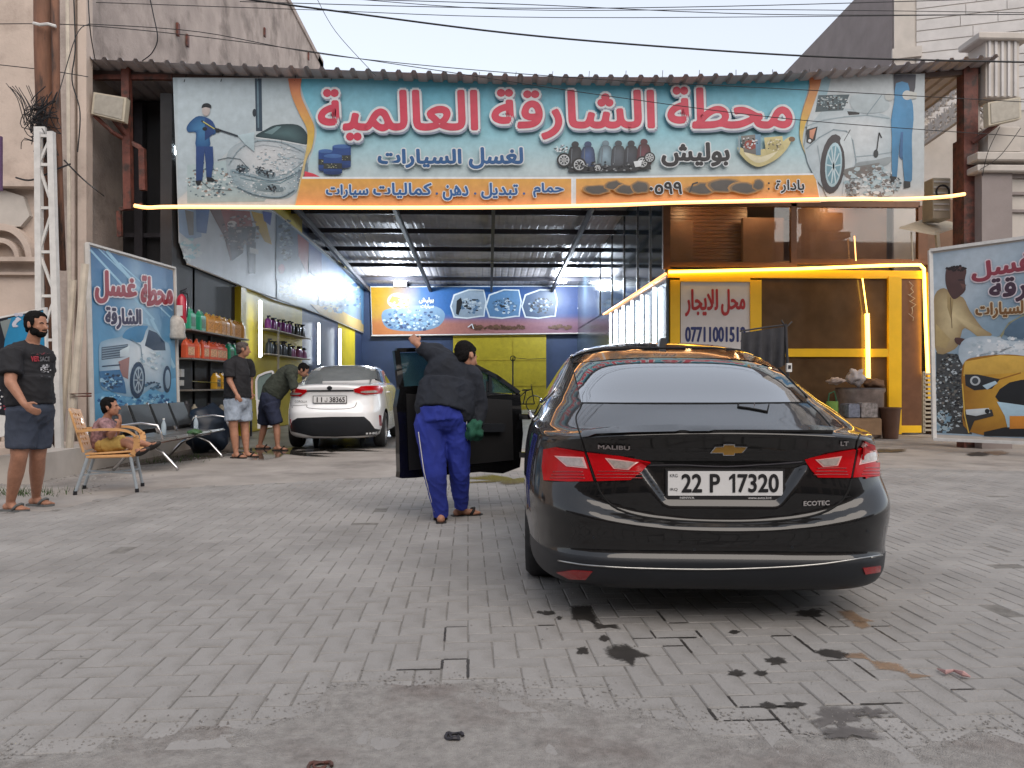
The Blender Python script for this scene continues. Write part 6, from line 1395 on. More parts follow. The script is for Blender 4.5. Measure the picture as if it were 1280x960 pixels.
sk.ribbon('panel_gap', [(727.5, 503.8), (800, 504.6), (900, 504.6), (1009, 503.6)], .004, m_seam, car, 0); sk.ribbon('panel_gap', [(1009, 503), (1026, 518), (1040, 535)], .0045, m_seam, car, 0)
sk.ribbon('panel_gap', [(745.5, 602), (752, 618), (768, 634), (796, 644.5), (835, 650), (890, 653), (952, 652.5), (1010, 646.5), (1044, 633), (1059, 616), (1064, 598)], .0055, m_seam, car, 0)
sk.ribbon('panel_gap', [(732, 565), (738, 583), (745, 602)], .005, m_seam, car, .004); sk.ribbon('panel_gap', [(1070, 561), (1067, 580), (1063.5, 598)], .005, m_seam, car, .004)
sk.ribbon('panel_gap', [(725, 543), (729, 556), (732, 565)], .0045, m_seam, car, 0); sk.ribbon('panel_gap', [(1075, 543), (1071, 552), (1070, 561)], .0045, m_seam, car, 0)
lamps = [([(681, 562), (694, 559), (712, 562), (731, 565), (742, 601.5), (712, 602), (681, 601), (679, 583)], [(699, 572), (728, 573), (732, 584), (711, 582)]),
         ([(734.5, 565.5), (775, 570), (813, 577.5), (801, 590), (788, 600), (746.5, 601.5)], [(760, 574.5), (793, 578.5), (784, 586), (769, 585)]),
         ([(1006, 574), (1035, 567), (1068.5, 561.5), (1062, 597.5), (1022, 597), (1012, 586)], [(1021, 575.5), (1048, 572), (1044, 581.5), (1029, 582.5)]),
         ([(1071.5, 561.5), (1085, 556), (1098, 557), (1105, 563), (1110, 592), (1108, 595), (1065, 597)], [(1078, 566), (1096, 563.5), (1094, 575), (1074, 579)])]
for a, c_ in lamps:
    l = sk.piece('tail_lamp', a, m_lamp, car, .009, .004, 5); l['label'] = 'red tail lamp'
    lx = [min(p_[0] for p_ in a), max(p_[0] for p_ in a), max(p_[1] for p_ in a)]
    for fy in (4, 8, 12): sk.ribbon('lamp_rib', [(lx[0]+8+fy*.5, lx[2]-fy), ((lx[0]+lx[1])/2, lx[2]-fy-.4), (lx[1]-9-fy*.3, lx[2]-fy)], .0022, m_refl, l, .0095)
    r_ = sk.piece('lamp_rim', [(sum(p[0] for p in c_)/4+(x-sum(p[0] for p in c_)/4)*1.22, sum(p[1] for p in c_)/4+(y-sum(p[1] for p in c_)/4)*1.3) for x, y in c_], mat('pink_lens_edge', (.62, .32, .30), .2, coat=1, var=.05), l, .0115, .0, 5)
    sk.piece('clear_lens', c_, m_lamp2, l, .0135, .0, 5)
# number plate
pl_ = sk.piece('number_plate', [(832, 586.5), (981, 586.5), (981, 625), (832, 625)], m_inkb, car, .022, .03, 12, smooth=False)
h0, n0 = sk.hit_px(906, 604)
def flat_plate(name, x0, y0, x1, y1, m, parent, dist, th=.003, S_=None, ref=(906, 604)):
    S_ = S_ or sk; h, n = S_.hit_px(*ref); o_ = h+Vector((0, -1, 0))*dist; pts = []
    for px, py in ((x0, y0), (x1, y0), (x1, y1), (x0, y1)):
        d_ = (S_.Mi.to_3x3() @ ray(px, py)); pts.append(S_.O+d_*((o_-S_.O).y/d_.y))
    b = MB(); b.prism(pts, (0, th, 0)); return b.build(name, m, parent)
bpy.data.objects.remove(pl_)
pl_ = flat_plate('number_plate', 832, 586.5, 981, 625.5, m_inkb, car, .012, .02); flat_plate('plate_face', 835, 589, 978.5, 619.5, m_plate, pl_, .0145)
def flat_words(name, t, x0, y0, x1, y1, m, parent, dist, bold=0, S_=None, ref=(906, 604)):
    S_ = S_ or sk; h, n = S_.hit_px(*ref); yy = (h+Vector((0, -1, 0))*dist).y; vs, fs, bb = glyphs(t, 4, 0, has_ar(t)); mb = MB(); ds = [(0, 0)]+([(bold*math.cos(k*.785), bold*math.sin(k*.785)) for k in range(8)] if bold else [])
    for j, (dx, dy) in enumerate(ds):
        pp = []
        for x, y in vs:
            px, py = x0+(x-bb[0])/(bb[2]-bb[0])*(x1-x0)+dx, y1-(y-bb[1])/(bb[3]-bb[1])*(y1-y0)+dy; d_ = (S_.Mi.to_3x3() @ ray(px, py)); pp.append(S_.O+d_*((yy-.00015*j-S_.O.y)/d_.y))
        mb.mesh(pp, fs)
    return mb.build(name, m, parent)
for t_, x0, x1 in (('22', 852.5, 877), ('P', 888, 899.5), ('7320', 922.5, 973)): flat_words('plate_number', t_, x0, 593, x1, 615, m_inkb, pl_, .0165, .7)
b = MB(); h_, _ = sk.hit_px(906, 604); yy_ = h_.y-.0165
b.face([sk.O+(sk.Mi.to_3x3() @ ray(px, py))*((yy_-sk.O.y)/(sk.Mi.to_3x3() @ ray(px, py)).y) for px, py in [(911.5, 596.5), (916, 592.3), (919.2, 592.3), (919.2, 615.7), (915.6, 615.7), (915.6, 597.6), (911.5, 600.4)]]); b.build('plate_number', m_inkb, pl_)
flat_words('plate_print', 'IRQ', 837.5, 610, 847, 614, m_inkb, pl_, .0165); flat_words('plate_print', 'KRG', 837.5, 592.5, 847, 596.5, m_inkb, pl_, .0165); flat_words('plate_print', 'NINWA', 850, 620.8, 868, 623.6, m_plate, pl_, .0165); flat_words('plate_print', 'www.auto.krd', 935, 620.8, 964, 623.8, m_plate, pl_, .0165)
b = MB()
# emblem, lettering
bow = [(887, 566), (893, 557.2), (903.5, 556.6), (904, 553.8), (918, 553.8), (918.6, 556.6), (934, 557), (928, 565.2), (918.2, 565.6), (917.2, 569.5), (903.4, 569.5), (902.6, 566)]
e_ = sk.piece('badge', bow, m_chrome, car, .010, .002, 4); cx, cy = 910.3, 561.6
sk.piece('badge_face', [(cx+(x-cx)*.90, cy+(y-cy)*.80) for x, y in bow], m_gold, e_, .013, .0, 4)
m_let = mat('chrome_lettering', (.52, .50, .50), .35, metal=.6, var=0)
sk.words('model_lettering', 'MALIBU', [(748, 555), (787, 556.5), (787, 561.5), (748, 560)], m_let, car, .006, .25)
sk.words('trim_lettering', 'LT', [(1050, 551), (1059.5, 551), (1059.5, 556), (1050, 556)], m_let, car, .006, .3)
sk.words('engine_lettering', 'ECOTEC', [(1004, 626.5), (1036, 625.5), (1036, 631), (1004, 632)], m_let, car, .006, .3)
sk.ribbon('chrome_strip', [(698, 700.5), (715, 703.5), (738, 706.5), (796, 710), (890, 711.5), (972, 709), (1031, 704.5), (1075, 698), (1107, 693)], .0045, mat('satin_chrome', (.42, .42, .41), .3, metal=1, var=.2, scale=30), car, .002)
for q in ([(696, 715), (716, 712.5), (741, 714), (732, 724), (712, 723)], [(1078, 710), (1100, 707), (1099, 714.5), (1081, 717.5)]): sk.piece('reflector', q, m_refl, car, .006, .003, 6)
for x, y in ((742, 672), (868, 687), (990, 684), (1085, 664)): sk.piece('parking_sensor', [(x+1.8*math.cos(a), y+1.8*math.sin(a)) for a in [.785*i for i in range(8)]], m_plastic, car, .0012, .001, 4)
# crease over the bumper, tailgate handle bar above plate
sk.ribbon('handle_bar', [(806, 582), (850, 581.5), (906, 583.5), (960, 580.5), (1004, 577)], .006, m_purlin, car, .002)
# roof antenna
h, n = sk.hit_px(827, 433.5); b = MB(); b.prism([h+Vector((-.02, -.02, -.01)), h+Vector((-.02, .16, -.01)), h+Vector((-.006, .04, .062)), h+Vector((-.008, -.01, .058))], (.04, 0, 0)); b.build('antenna_fin', m_plastic, car)
# glass and trim along both sides
for sx in (-1, 1):
    f = lambda y, z, sx=sx: sk.hit_side(sx, y, z)
    win = [(1.32, 1.10), (1.62, 1.245), (1.95, 1.325), (2.35, 1.36), (2.80, 1.345), (3.15, 1.23), (3.45, 1.06), (2.5, 1.035), (1.6, 1.04)]
    sk.piece('side_window', win, m_cglass, car, .004, .003, .08, f)
    sk.ribbon('window_trim', [(3.45, 1.05), (2.5, 1.025), (1.6, 1.03), (1.28, 1.10), (1.6, 1.255), (1.95, 1.337), (2.35, 1.372), (2.8, 1.357), (3.15, 1.242)], .007, m_chrome, car, .004, f)
    sk.ribbon('door_gap', [(2.30, .26), (2.30, .7), (2.32, 1.03)], .004, m_seam, car, 0, f); sk.ribbon('door_gap', [(1.50, .7), (1.28, .85), (1.25, 1.05)], .004, m_seam, car, 0, f)
    q = [f(1.42, .93), f(1.50, .935), f(1.62, .935), f(1.69, .93)]; b = MB(); b.tube([q[0][0], q[1][0]+q[1][1]*.035, q[2][0]+q[2][1]*.035, q[3][0]], .014, 6); b.build('door_handle', m_chrome, car, smooth=True)
    for cy, cz in ARCH:
        b = MB(); ri = .375; pts = [(y_, z_) for y_, z_ in ((cy+ri*math.cos(a), cz+ri*math.sin(a)) for a in [R(-15)+R(210)*i/24 for i in range(25)])]
        vs = []
        for y_, z_ in pts: h, _ = f(y_, max(z_, .26)); xo = abs(h.x)-.002; vs += [(sx*xo, y_, z_), (sx*.45, y_, z_)]
        b.mesh(vs, [(2*i, 2*i+1, 2*i+3, 2*i+2) for i in range(24)]); b.mesh([(sx*.45, cy+ri*math.cos(a), cz+ri*math.sin(a)) for a in [6.283*i/24 for i in range(24)]], [tuple(range(24))]); b.build('wheel_arch', m_seam, car)
        wheel(car, sx*.825, cy, .34, .338, .225, sx, mat('alloy_rim', (.28, .28, .29), .3, metal=.9))
b = MB(); b.box((-.62, .35, .20), (.62, 4.6, .24)); b.build('underbody', m_seam, car)
# open front left door, hinged ahead of the pillar
HA, HB = P(652, 480, 7.0), P(497, 480, 6.45); dvec = (HB-HA).normalized(); dn = Vector((dvec.y, -dvec.x, 0)); dn = dn if dn.y < 0 else -dn
MiC = Mc.inverted()
def dq(px, py, k=0): return MiC @ PL(px, py, HA+dn*k, dn)
dN = MiC.to_3x3() @ dn
def dprism(name, pts, m, k=0, th=.05, parent=None): b = MB(); b.prism([dq(x, y, k) for x, y in pts], -dN*th); return b.build(name, m, parent or car)
dr = dprism('door', smoothpoly([(500, 484), (560, 486), (610, 490), (645, 494), (651, 500), (650, 584), (600, 590), (540, 595), (503, 598), (500, 590), (499, 540)], 2), m_paint, 0, .09)
tr_ = dprism('door_trim', [(508, 492), (640, 500), (642, 575), (512, 588)], mat('black_trim', (.008, .008, .009), .55, var=.15), .012, .02, dr); tr_['label'] = 'black inner door trim'
dprism('armrest', [(545, 528), (632, 530), (630, 540), (548, 540)], m_plastic, .07, .06, dr)
b = MB(); op = [(495, 438), (530, 437), (560, 441), (592, 457), (620, 471), (648, 491)]
for a, c_ in zip(op[:-1], op[1:]): b.bar(dq(*a, -.03), dq(*c_, -.03), .035, .05, up=tuple(dN))
b.bar(dq(495, 438, -.03), dq(501, 486, -.03), .05, .05, up=tuple(dN)); b.bar(dq(612, 468, -.03), dq(612, 490, -.03), .03, .03, up=tuple(dN)); b.build('window_frame', m_paint, dr)
dprism('door_glass', [(499, 441), (530, 440), (560, 444), (592, 460), (620, 473), (645, 492), (500, 485)], mat('teal_glass', (.10, .22, .24), .03, var=.2, trans=.8), -.04, .004, dr)
b = MB(); b.lathe([(0, -.1), (.05, -.08), (.075, 0), (.06, .07), (0, .09)], dq(606, 484, -.12), 12, 'X'); b.build('wing_mirror', m_paint, dr, smooth=True)
b = MB(); b.lathe([(0, 0), (.055, .0), (.055, .01), (0, .01)], dq(605, 483, -.05), 12, 'Y'); b.build('mirror_glass', m_chrome, dr)
for z in (.5, .85): b = MB(); b.bar(MiC @ P(650, 480-(z-1.15)*950/7, 7.0), (-.88, 3.4, z), .05); b.build('hinge', m_paint, dr)

# ------------------------------------------------------------------ the white sedan
m_wp = mat('white_car_paint', (.80, .81, .82), .25, var=.03, coat=1)
WX, WY, WYAW = -2.70, 13.0, R(1.2)
wc = thing('white_sedan', 'clean white sedan parked inside the wash bay seen from behind', 'car', (WX, WY, 0), rz=WYAW, local=True)
Mw = Matrix.Translation((WX, WY, 0)) @ Matrix.Rotation(WYAW, 4, 'Z')
keys = [(.20, .34, 4.4, .66, 4.5, 4), (.22, .12, 4.5, .78, 4.5, 4), (.27, .06, 4.55, .83, 4.8, 4), (.36, .03, 4.6, .85, 4.8, 4), (.50, .0, 4.62, .86, 4.8, 4), (.66, .0, 4.6, .86, 4.8, 4), (.80, .03, 4.55, .855, 4.8, 4), (.92, .05, 4.45, .845, 4.6, 4), (1.02, .03, 4.2, .835, 4.6, 3.8), (1.10, .0, 4.0, .82, 4.4, 3.6), (1.13, .0, 3.9, .80, 4.2, 3.5), (1.15, .12, 3.8, .785, 4, 3.4), (1.17, .42, 3.65, .77, 3.8, 3.3), (1.24, .62, 3.5, .73, 3.6, 3.2), (1.34, .86, 3.3, .68, 3.4, 3.1), (1.42, 1.06, 3.1, .63, 3.2, 3), (1.47, 1.24, 2.95, .56, 3, 3), (1.50, 1.45, 2.8, .44, 2.8, 2.8), (1.515, 1.7, 2.6, .25, 2.5, 2.5), (1.52, 2.1, 2.4, .04, 2, 2)]
V2, F2 = loft_body(keys, 2.3, 60, 90, 20, 90, surf_disp(lambda ax: .66+0*ax, lambda ax: .80+0*ax, .05, 1.12, .03))
AR2 = [(1.02, .335), (3.70, .335)]
V2, F2 = cut_arches(V2, F2, AR2, .37); mesh_obj('body', V2, F2, m_wp, wc); s2 = Skin_(V2, F2, Mw)
s2.piece('rear_window', [(373.5, 476), (383, 464), (390, 459), (410, 457.6), (450, 457.4), (467, 458), (470, 464), (471.5, 474), (440, 476), (400, 476.5)], mat('grey_car_glass', (.17, .19, .20), .08, var=.1, spec=.8), wc, .006, .004, 4)
for q in ([(359, 488), (366, 485.6), (383, 487), (384, 489.6), (376, 495.6), (359, 495)], [(442, 486.4), (451, 483.6), (475, 483), (478, 487), (476, 492), (455, 493.4), (443, 490)]):
    l = s2.piece('tail_lamp', q, m_lamp, wc, .02, .004, 3); c_ = [(sum(p[0] for p in q)/len(q)+(x-sum(p[0] for p in q)/len(q))*.55, sum(p[1] for p in q)/len(q)+1.8+(y-sum(p[1] for p in q)/len(q))*.3) for x, y in q]; s2.piece('clear_lens', c_, m_lamp2, l, .027, 0, 3)
s2.piece('lamp_bar', [(384, 487.6), (442, 487.2), (442, 489), (384, 489.4)], m_plastic, wc, .012, .004, 4)
s2.piece('lower_bumper', [(372, 522.5), (412, 521), (455, 520.8), (462, 527), (468, 535.6), (476, 537), (476, 543.5), (420, 545.5), (391, 545), (364, 539), (363, 533), (366, 526)], m_plastic, wc, .008, .004, 4)
for q in ([(473.6, 519), (476, 519), (477, 532), (474.6, 532)], [(354.6, 524), (357, 524), (358.5, 537), (356, 537)]): s2.piece('reflector', q, m_refl, wc, .01, .002, 3)
s2.piece('badge', [(412+3.4*math.cos(a), 485+2.2*math.sin(a)) for a in [.6283*i for i in range(10)]], m_plastic, wc, .012, .0, 2)
pw = flat_plate('number_plate', 391, 494.6, 433.5, 504.2, m_inkb, wc, .03, .012, s2, (412, 499)); flat_plate('plate_face', 391.8, 495.3, 432.7, 503.5, m_plate, pw, .035, .003, s2, (412, 499))
flat_words('plate_number', '11', 396, 496.6, 402.5, 502.6, m_inkb, pw, .04, .15, s2, (412, 499)); flat_words('plate_number', 'ل', 406, 497, 409, 502.6, m_inkb, pw, .04, .1, s2, (412, 499)); flat_words('plate_number', '38365', 412, 496.6, 431, 502.6, m_inkb, pw, .04, .15, s2, (412, 499))
s2.words('model_lettering', 'COROLLA', [(369, 500.5), (384, 500.5), (384, 503.3), (369, 503.3)], mat('grey_letter', (.2, .2, .2), .4), wc, .008)
s2.ribbon('panel_gap', [(384, 506), (386, 510), (412, 511.5), (440, 510), (446, 503)], .006, mat('soft_gap', (.12, .12, .12), .8), wc, 0)
s2.ribbon('bumper_gap', [(357, 506), (370, 507), (384, 506)], .005, mat('soft_gap', (.12, .12, .12), .8), wc, 0)
for sx in (-1, 1):
    f = lambda y, z, sx=sx: s2.hit_side(sx, y, z)
    s2.piece('side_window', [(.98, 1.22), (1.3, 1.38), (1.7, 1.44), (2.3, 1.44), (2.9, 1.33), (3.3, 1.2), (2.4, 1.17), (1.3, 1.17)], m_cglass, wc, .005, .003, .08, f)
    s2.ribbon('door_gap', [(2.15, .3), (2.15, 1.15)], .005, mat('soft_gap', (.12, .12, .12), .8), wc, 0, f); s2.ribbon('door_gap', [(1.3, .7), (1.1, .95), (1.12, 1.16)], .005, mat('soft_gap', (.12, .12, .12), .8), wc, 0, f)
    q = [f(1.3, 1.0), f(1.36, 1.0), f(1.5, 1.0), f(1.56, 1.0)]; b = MB(); b.tube([q[0][0], q[1][0]+q[1][1]*.03, q[2][0]+q[2][1]*.03, q[3][0]], .014, 6); b.build('door_handle', m_wp, wc, smooth=True)
    for cy, cz in AR2:
        b = MB(); ri = .37; vs = []
        for a in [R(-15)+R(210)*i/20 for i in range(21)]: y_, z_ = cy+ri*math.cos(a), cz+ri*math.sin(a); h, _ = f(y_, max(z_, .26)); xo = abs(h.x)-.002; vs += [(sx*xo, y_, z_), (sx*.42, y_, z_)]
        b.mesh(vs, [(2*i, 2*i+1, 2*i+3, 2*i+2) for i in range(20)]); b.mesh([(sx*.42, cy+ri*math.cos(a), cz+ri*math.sin(a)) for a in [6.283*i/24 for i in range(24)]], [tuple(range(24))]); b.build('wheel_arch', m_seam, wc)
        wheel(wc, sx*.75, cy, .325, .322, .205, sx, mat('silver_rim', (.45, .45, .46), .3, metal=.9), 7)
b = MB(); b.box((-.6, .35, .2), (.6, 4.3, .24)); b.build('underbody', m_seam, wc)
MiW = Mw.inverted()
wd_ = MB(); wd_.prism([MiW @ P(x, y, 15.4) for x, y in [(320, 500), (347, 498), (349, 533), (322, 536)]], (0, .07, 0)); wd_ = wd_.build('door', m_wp, wc)
b = MB(); fp = [(321, 500), (320.5, 476), (323, 470), (332, 466), (341, 464), (347, 498)]
for a, c_ in zip(fp[:-1], fp[1:]): b.bar(MiW @ P(*a, 15.43), MiW @ P(*c_, 15.43), .04)
b.build('window_frame', m_wp, wd_); b = MB(); b.prism([MiW @ P(x, y, 15.44) for x, y in fp], (0, .006, 0)); b.build('door_glass', mat('pale_teal_glass', (.25, .34, .33), .1, trans=.3), wd_)
# motorcycle-like clutter at the back seen past the open door
t = thing('bicycle', 'dim bicycle parked against the yellow door at the back of the hall', 'bicycle', (P(650, 500, 30).x, 30, 0))
for k_, px in enumerate((640, 668)):
    c0 = P(px, 498, 30); c0.z = .36; b = MB(); b.tube([c0+Vector((.33*math.cos(a), 0, .33*math.sin(a))) for a in [6.2832*i/20 for i in range(21)]], .02, 6); b.build('wheel', m_dk, t)
c0, c1 = P(640, 498, 30), P(668, 498, 30); c0.z = c1.z = .36; b = MB(); mid = (c0+c1)/2; b.bar(c0, mid+Vector((.1, 0, .5)), .04); b.bar(mid, mid+Vector((.1, 0, .5)), .04); b.bar(mid, c1, .04); b.bar(c1, c1+Vector((-.12, 0, .7)), .04); b.bar(mid+Vector((.1, 0, .5)), c1+Vector((-.1, 0, .6)), .04); b.bar(mid, c0, .04); b.bar(c1+Vector((-.12, -.25, .75)), c1+Vector((-.12, .25, .75)), .03); b.build('bike_frame', m_dk, t); b = MB(); b.box(tuple(mid+Vector((-.05, -.07, .52))), tuple(mid+Vector((.22, .07, .58)))); b.build('saddle', m_dk, t)
t = thing('thin_stand', 'thin dark pole stand in front of the yellow rear door', 'stand', (P(641, 500, 31).x, 31, 0)); b = MB(); q = P(641, 448, 31); b.tube([(q.x, 31, 0), tuple(q)], .03, 6); b.build('shaft', m_dk, t); b = MB(); b.lathe([(.12, -.03), (.12, .03), (.08, .03), (.08, -.03), (.12, -.03)], q, 12, 'Y'); b.build('ring_head', m_dk, t)
tt = MB(); tt.tube([tuple(P(641, 447, 31)), tuple(P(660, 449, 32)), tuple(P(682, 448, 33.5))], .015, 4); tag(tt.build('wall_cable', m_cable), 'thin cable running from the stand to the rear wall', 'cable')
# ================================================================== people
def fuse(name, parts, voxel, m, parent, smooth=4, cut=None, wr=None):
    bm = bmesh.new()
    for p in parts:
        if p[0] == 'e':
            _, c, r, M = p; g_ = bmesh.ops.create_icosphere(bm, subdivisions=3, radius=1); Mx = Matrix.Translation(c) @ (M or Matrix.Identity(3)).to_4x4() @ Matrix.Diagonal((*r, 1)); bmesh.ops.transform(bm, matrix=Mx, verts=g_['verts'])
        else:
            _, a, ra, b_, rb = p[:5]; a, b_ = Vector(a), Vector(b_); d_ = b_-a; q = d_.to_track_quat('Z', 'X').to_matrix().to_4x4()
            sq = p[5] if len(p) > 5 else None
            g_ = bmesh.ops.create_cone(bm, cap_ends=True, segments=20, radius1=ra, radius2=rb, depth=d_.length)
            Mx = Matrix.Translation((a+b_)/2) @ q; bmesh.ops.transform(bm, matrix=Mx, verts=g_['verts'])
            if p[0] == 'c':
                for c, r in ((a, ra), (b_, rb)): g2 = bmesh.ops.create_icosphere(bm, subdivisions=2, radius=r); bmesh.ops.translate(bm, vec=c, verts=g2['verts'])
    me = bpy.data.meshes.new(name); o0 = parent_origin(parent) or Vector((0, 0, 0)); bmesh.ops.translate(bm, vec=-o0, verts=bm.verts); bm.to_mesh(me); bm.free()
    o = bpy.data.objects.new(name, me); C.objects.link(o)
    r_ = o.modifiers.new('r', 'REMESH'); r_.mode = 'VOXEL'; r_.voxel_size = voxel; r_.use_smooth_shade = True
    s_ = o.modifiers.new('s', 'SMOOTH'); s_.factor = .5; s_.iterations = smooth
    dg = bpy.context.evaluated_depsgraph_get(); dg.update(); m2 = bpy.data.meshes.new_from_object(o.evaluated_get(dg)); m2.name = name
    o.modifiers.clear(); o.data = m2; bpy.data.meshes.remove(me); m2.materials.clear(); m2.materials.append(m)
    if wr:
        am, sx, sy, sz, seed = wr; cc = []
        for v in m2.vertices:
            q = v.co; w_ = Vector((q.x*sx+q.z*3, q.y*sy-q.z*2, q.z*sz)); n_ = noise.noise(w_+Vector((seed, 0, 0))); r_2 = 1-abs(noise.noise(w_*1.9+Vector((0, seed, 3))))*2.6
            cc.append(q+v.normal*(am*(n_+.7*r_2*abs(r_2))))
        for v, q in zip(m2.vertices, cc): v.co = q
    if cut:
        bm = bmesh.new(); bm.from_mesh(m2)
        for pt, no in cut: bmesh.ops.bisect_plane(bm, geom=bm.verts[:]+bm.edges[:]+bm.faces[:], plane_co=Vector(pt)-o0, plane_no=no, clear_outer=True)
        bm.to_mesh(m2); bm.free()
    m2.polygons.foreach_set('use_smooth', [True]*len(m2.polygons)); o.parent = parent; return o
def basis(f, up):
    f = Vector(f).normalized(); up = Vector(up); r = f.cross(up).normalized(); up = r.cross(f).normalized(); return r, f, up
def head_parts(c, f, up, s=1.0):
    r, f, u = basis(f, up); c = Vector(c); M = Matrix((r, f, u)).transposed(); L = lambda a, b_, d_: c+(r*a+f*b_+u*d_)*s
    P_ = [('e', L(0, -.012, .03), (.076*s, .096*s, .092*s), M), ('e', L(0, .022, -.035), (.060*s, .068*s, .075*s), M), ('e', L(0, .050, -.078), (.034*s, .032*s, .026*s), M), ('e', L(0, .072, .012), (.052*s, .02*s, .018*s), M), ('e', L(0, .05, -.01), (.055*s, .04*s, .04*s), M),
          ('c', L(0, .082, .004), .011*s, L(0, .110, -.032), .015*s), ('e', L(0, .088, -.034), (.019*s, .012*s, .010*s), M), ('e', L(0, .082, -.058), (.026*s, .010*s, .0085*s), M), ('e', L(0, .079, -.07), (.021*s, .010*s, .008*s), M)]
    for sx in (-1, 1): P_ += [('e', L(sx*.079, -.004, -.008), (.009*s, .020*s, .032*s), M), ('e', L(sx*.036, .058, -.026), (.022*s, .022*s, .022*s), M)]
    return P_
def head_extras(parent, c, f, up, s, hair, beard=None, cap=(1.0, 1.0)):
    r, f, u = basis(f, up); c = Vector(c); M = Matrix((r, f, u)).transposed(); L = lambda a, b_, d_: c+(r*a+f*b_+u*d_)*s
    hz = cap[0]
    H = [('e', L(0, -.026, .046), (.0795*s, .090*s, .084*s*hz), M), ('e', L(0, -.048, .004), (.075*s, .062*s, .072*s), M), ('e', L(0, .004, .088), (.058*s, .070*s, .034*s*hz), M), ('e', L(.040, .028, .070), (.022*s, .040*s, .026*s), M), ('e', L(-.040, .028, .070), (.022*s, .040*s, .026*s), M), ('e', L(.070, .012, .022), (.012*s, .030*s, .040*s), M), ('e', L(-.070, .012, .022), (.012*s, .030*s, .040*s), M), ('e', L(0, -.075, -.045), (.045*s, .025*s, .03*s), M)]
    fuse('hair', H, .0060, hair, parent, 1, None, (.0035*s, 34, 34, 34, 2))
    if beard:
        fuse('beard', [('e', L(0, .046, -.078), (.046*s, .046*s, .038*s), M), ('e', L(.044, .022, -.058), (.022*s, .050*s, .040*s), M), ('e', L(-.044, .022, -.058), (.022*s, .050*s, .040*s), M), ('e', L(.062, .0, -.02), (.012*s, .02*s, .04*s), M), ('e', L(-.062, .0, -.02), (.012*s, .02*s, .04*s), M), ('e', L(0, .085, -.047), (.028*s, .012*s, .007*s), M)], .006, beard, parent, 2)
    for sx in (-1, 1):
        b = MB(); bm = bmesh.new(); bmesh.ops.create_icosphere(bm, subdivisions=2, radius=.0105*s); q = L(sx*.028, .0715, -.006); b.mesh([v.co+q for v in bm.verts], [[v.index for v in x.verts] for x in bm.faces]); bm.free(); b.build('eye', mat('dark_eye', (.02, .015, .012), .2), parent, smooth=True)
        b = MB(); b.tube([L(sx*.014, .088, .012), L(sx*.03, .089, .018), L(sx*.046, .078, .012)], .005*s, 5); b.build('eyebrow', hair, parent)
def hand_parts(w_, d_, pn, s=1.0, curl=.5, thumb=1):
    d_, pn = Vector(d_).normalized(), Vector(pn).normalized(); side = d_.cross(pn).normalized(); pn = side.cross(d_).normalized(); w_ = Vector(w_); M = Matrix((side, d_, pn)).transposed()
    P_ = [('e', w_+d_*.045*s, (.040*s, .050*s, .016*s), M), ('c', w_, .026*s, w_+d_*.03*s, .024*s)]
    for i, (o_, l_) in enumerate(((-.028, .062), (-.010, .072), (.009, .068), (.026, .052))):
        a = w_+d_*.080*s+side*o_*s; c1, c2 = curl*(.7+.1*i), curl*1.7
        v1 = d_*math.cos(c1)+pn*math.sin(c1); v2 = d_*math.cos(c2)+pn*math.sin(c2); b_ = a+v1*l_*.55*s; e_ = b_+v2*l_*.5*s
        P_ += [('c', a, .0092*s, b_, .0085*s), ('c', b_, .0085*s, e_, .0072*s)]
    a = w_+d_*.02*s-side*.03*s*thumb; b_ = a+(d_*.6-side*.6*thumb+pn*.35)*.045*s; P_ += [('c', a, .013*s, b_, .0105*s), ('c', b_, .0105*s, b_+(d_*.9+pn*.3)*.032*s, .009*s)]
    return P_
def foot_parts(ank, toe_dir, s=1.0):
    a = Vector(ank); t = Vector(toe_dir).normalized(); r, f, u = basis(t, (0, 0, 1)); M = Matrix((r, f, u)).transposed()
    base = Vector((a.x, a.y, .0)) if a.z < .2 else a-Vector((0, 0, .075*s)); P_ = [('e', base-f*.035*s+u*.04*s, (.034*s, .042*s, .036*s), M), ('e', base+f*.06*s+u*.038*s, (.038*s, .085*s, .028*s), M), ('e', base+f*.12*s+u*.028*s, (.046*s, .055*s, .020*s), M), ('c', a, .038*s, base+f*.02*s+u*.045*s, .036*s)]
    for i in range(5): q = base+f*(.165-.011*i)*s+r*(-.032+.016*i)*s+u*.022*s; P_.append(('c', q-f*.025*s, .0105*s, q+f*.008*s, (.0115-.0012*i)*s))
    return P_, base, r, f, u
def sandal(parent, base, r, f, u, s, m, ms, z=.0):
    out = smoothpoly([(-.042, -.08), (.0, -.088), (.042, -.075), (.042, .02), (.054, .10), (.045, .17), (.0, .19), (-.045, .165), (-.052, .10), (-.04, .02)], 3)
    b = MB(); b.prism([base+r*x*s+f*y*s+u*(.001+z) for x, y in out], u*.018*s); b.build('sandal_sole', m, parent)
    b = MB(); b.tube([base+r*-.048*s+f*.07*s+u*.02*s, base+r*-.036*s+f*.10*s+u*.06*s, base+r*.0*s+f*.115*s+u*.072*s, base+r*.036*s+f*.10*s+u*.06*s, base+r*.05*s+f*.07*s+u*.02*s], .012*s, 6); b.build('sandal_strap', ms, parent, smooth=True)
m_skin = mat('warm_skin', (.36, .175, .11), .55, var=.16, scale=22, bump=.1); m_skin2 = mat('tan_skin', (.34, .17, .11), .5, var=.12, scale=14)
m_hair = mat('black_hair', (.007, .006, .006), .75, var=.4, scale=60, bump=.6, bscale=160, spec=.15); m_hair2 = mat('cropped_greying_hair', (.06, .045, .04), .7, var=.4, scale=60)
m_btee = mat('black_cotton', (.014, .014, .017), .85, var=.3, scale=4, bump=.35, bscale=9); m_navyc = mat('dark_navy_shirt', (.011, .014, .022), .85, var=.3, scale=5, bump=.6, bscale=9)
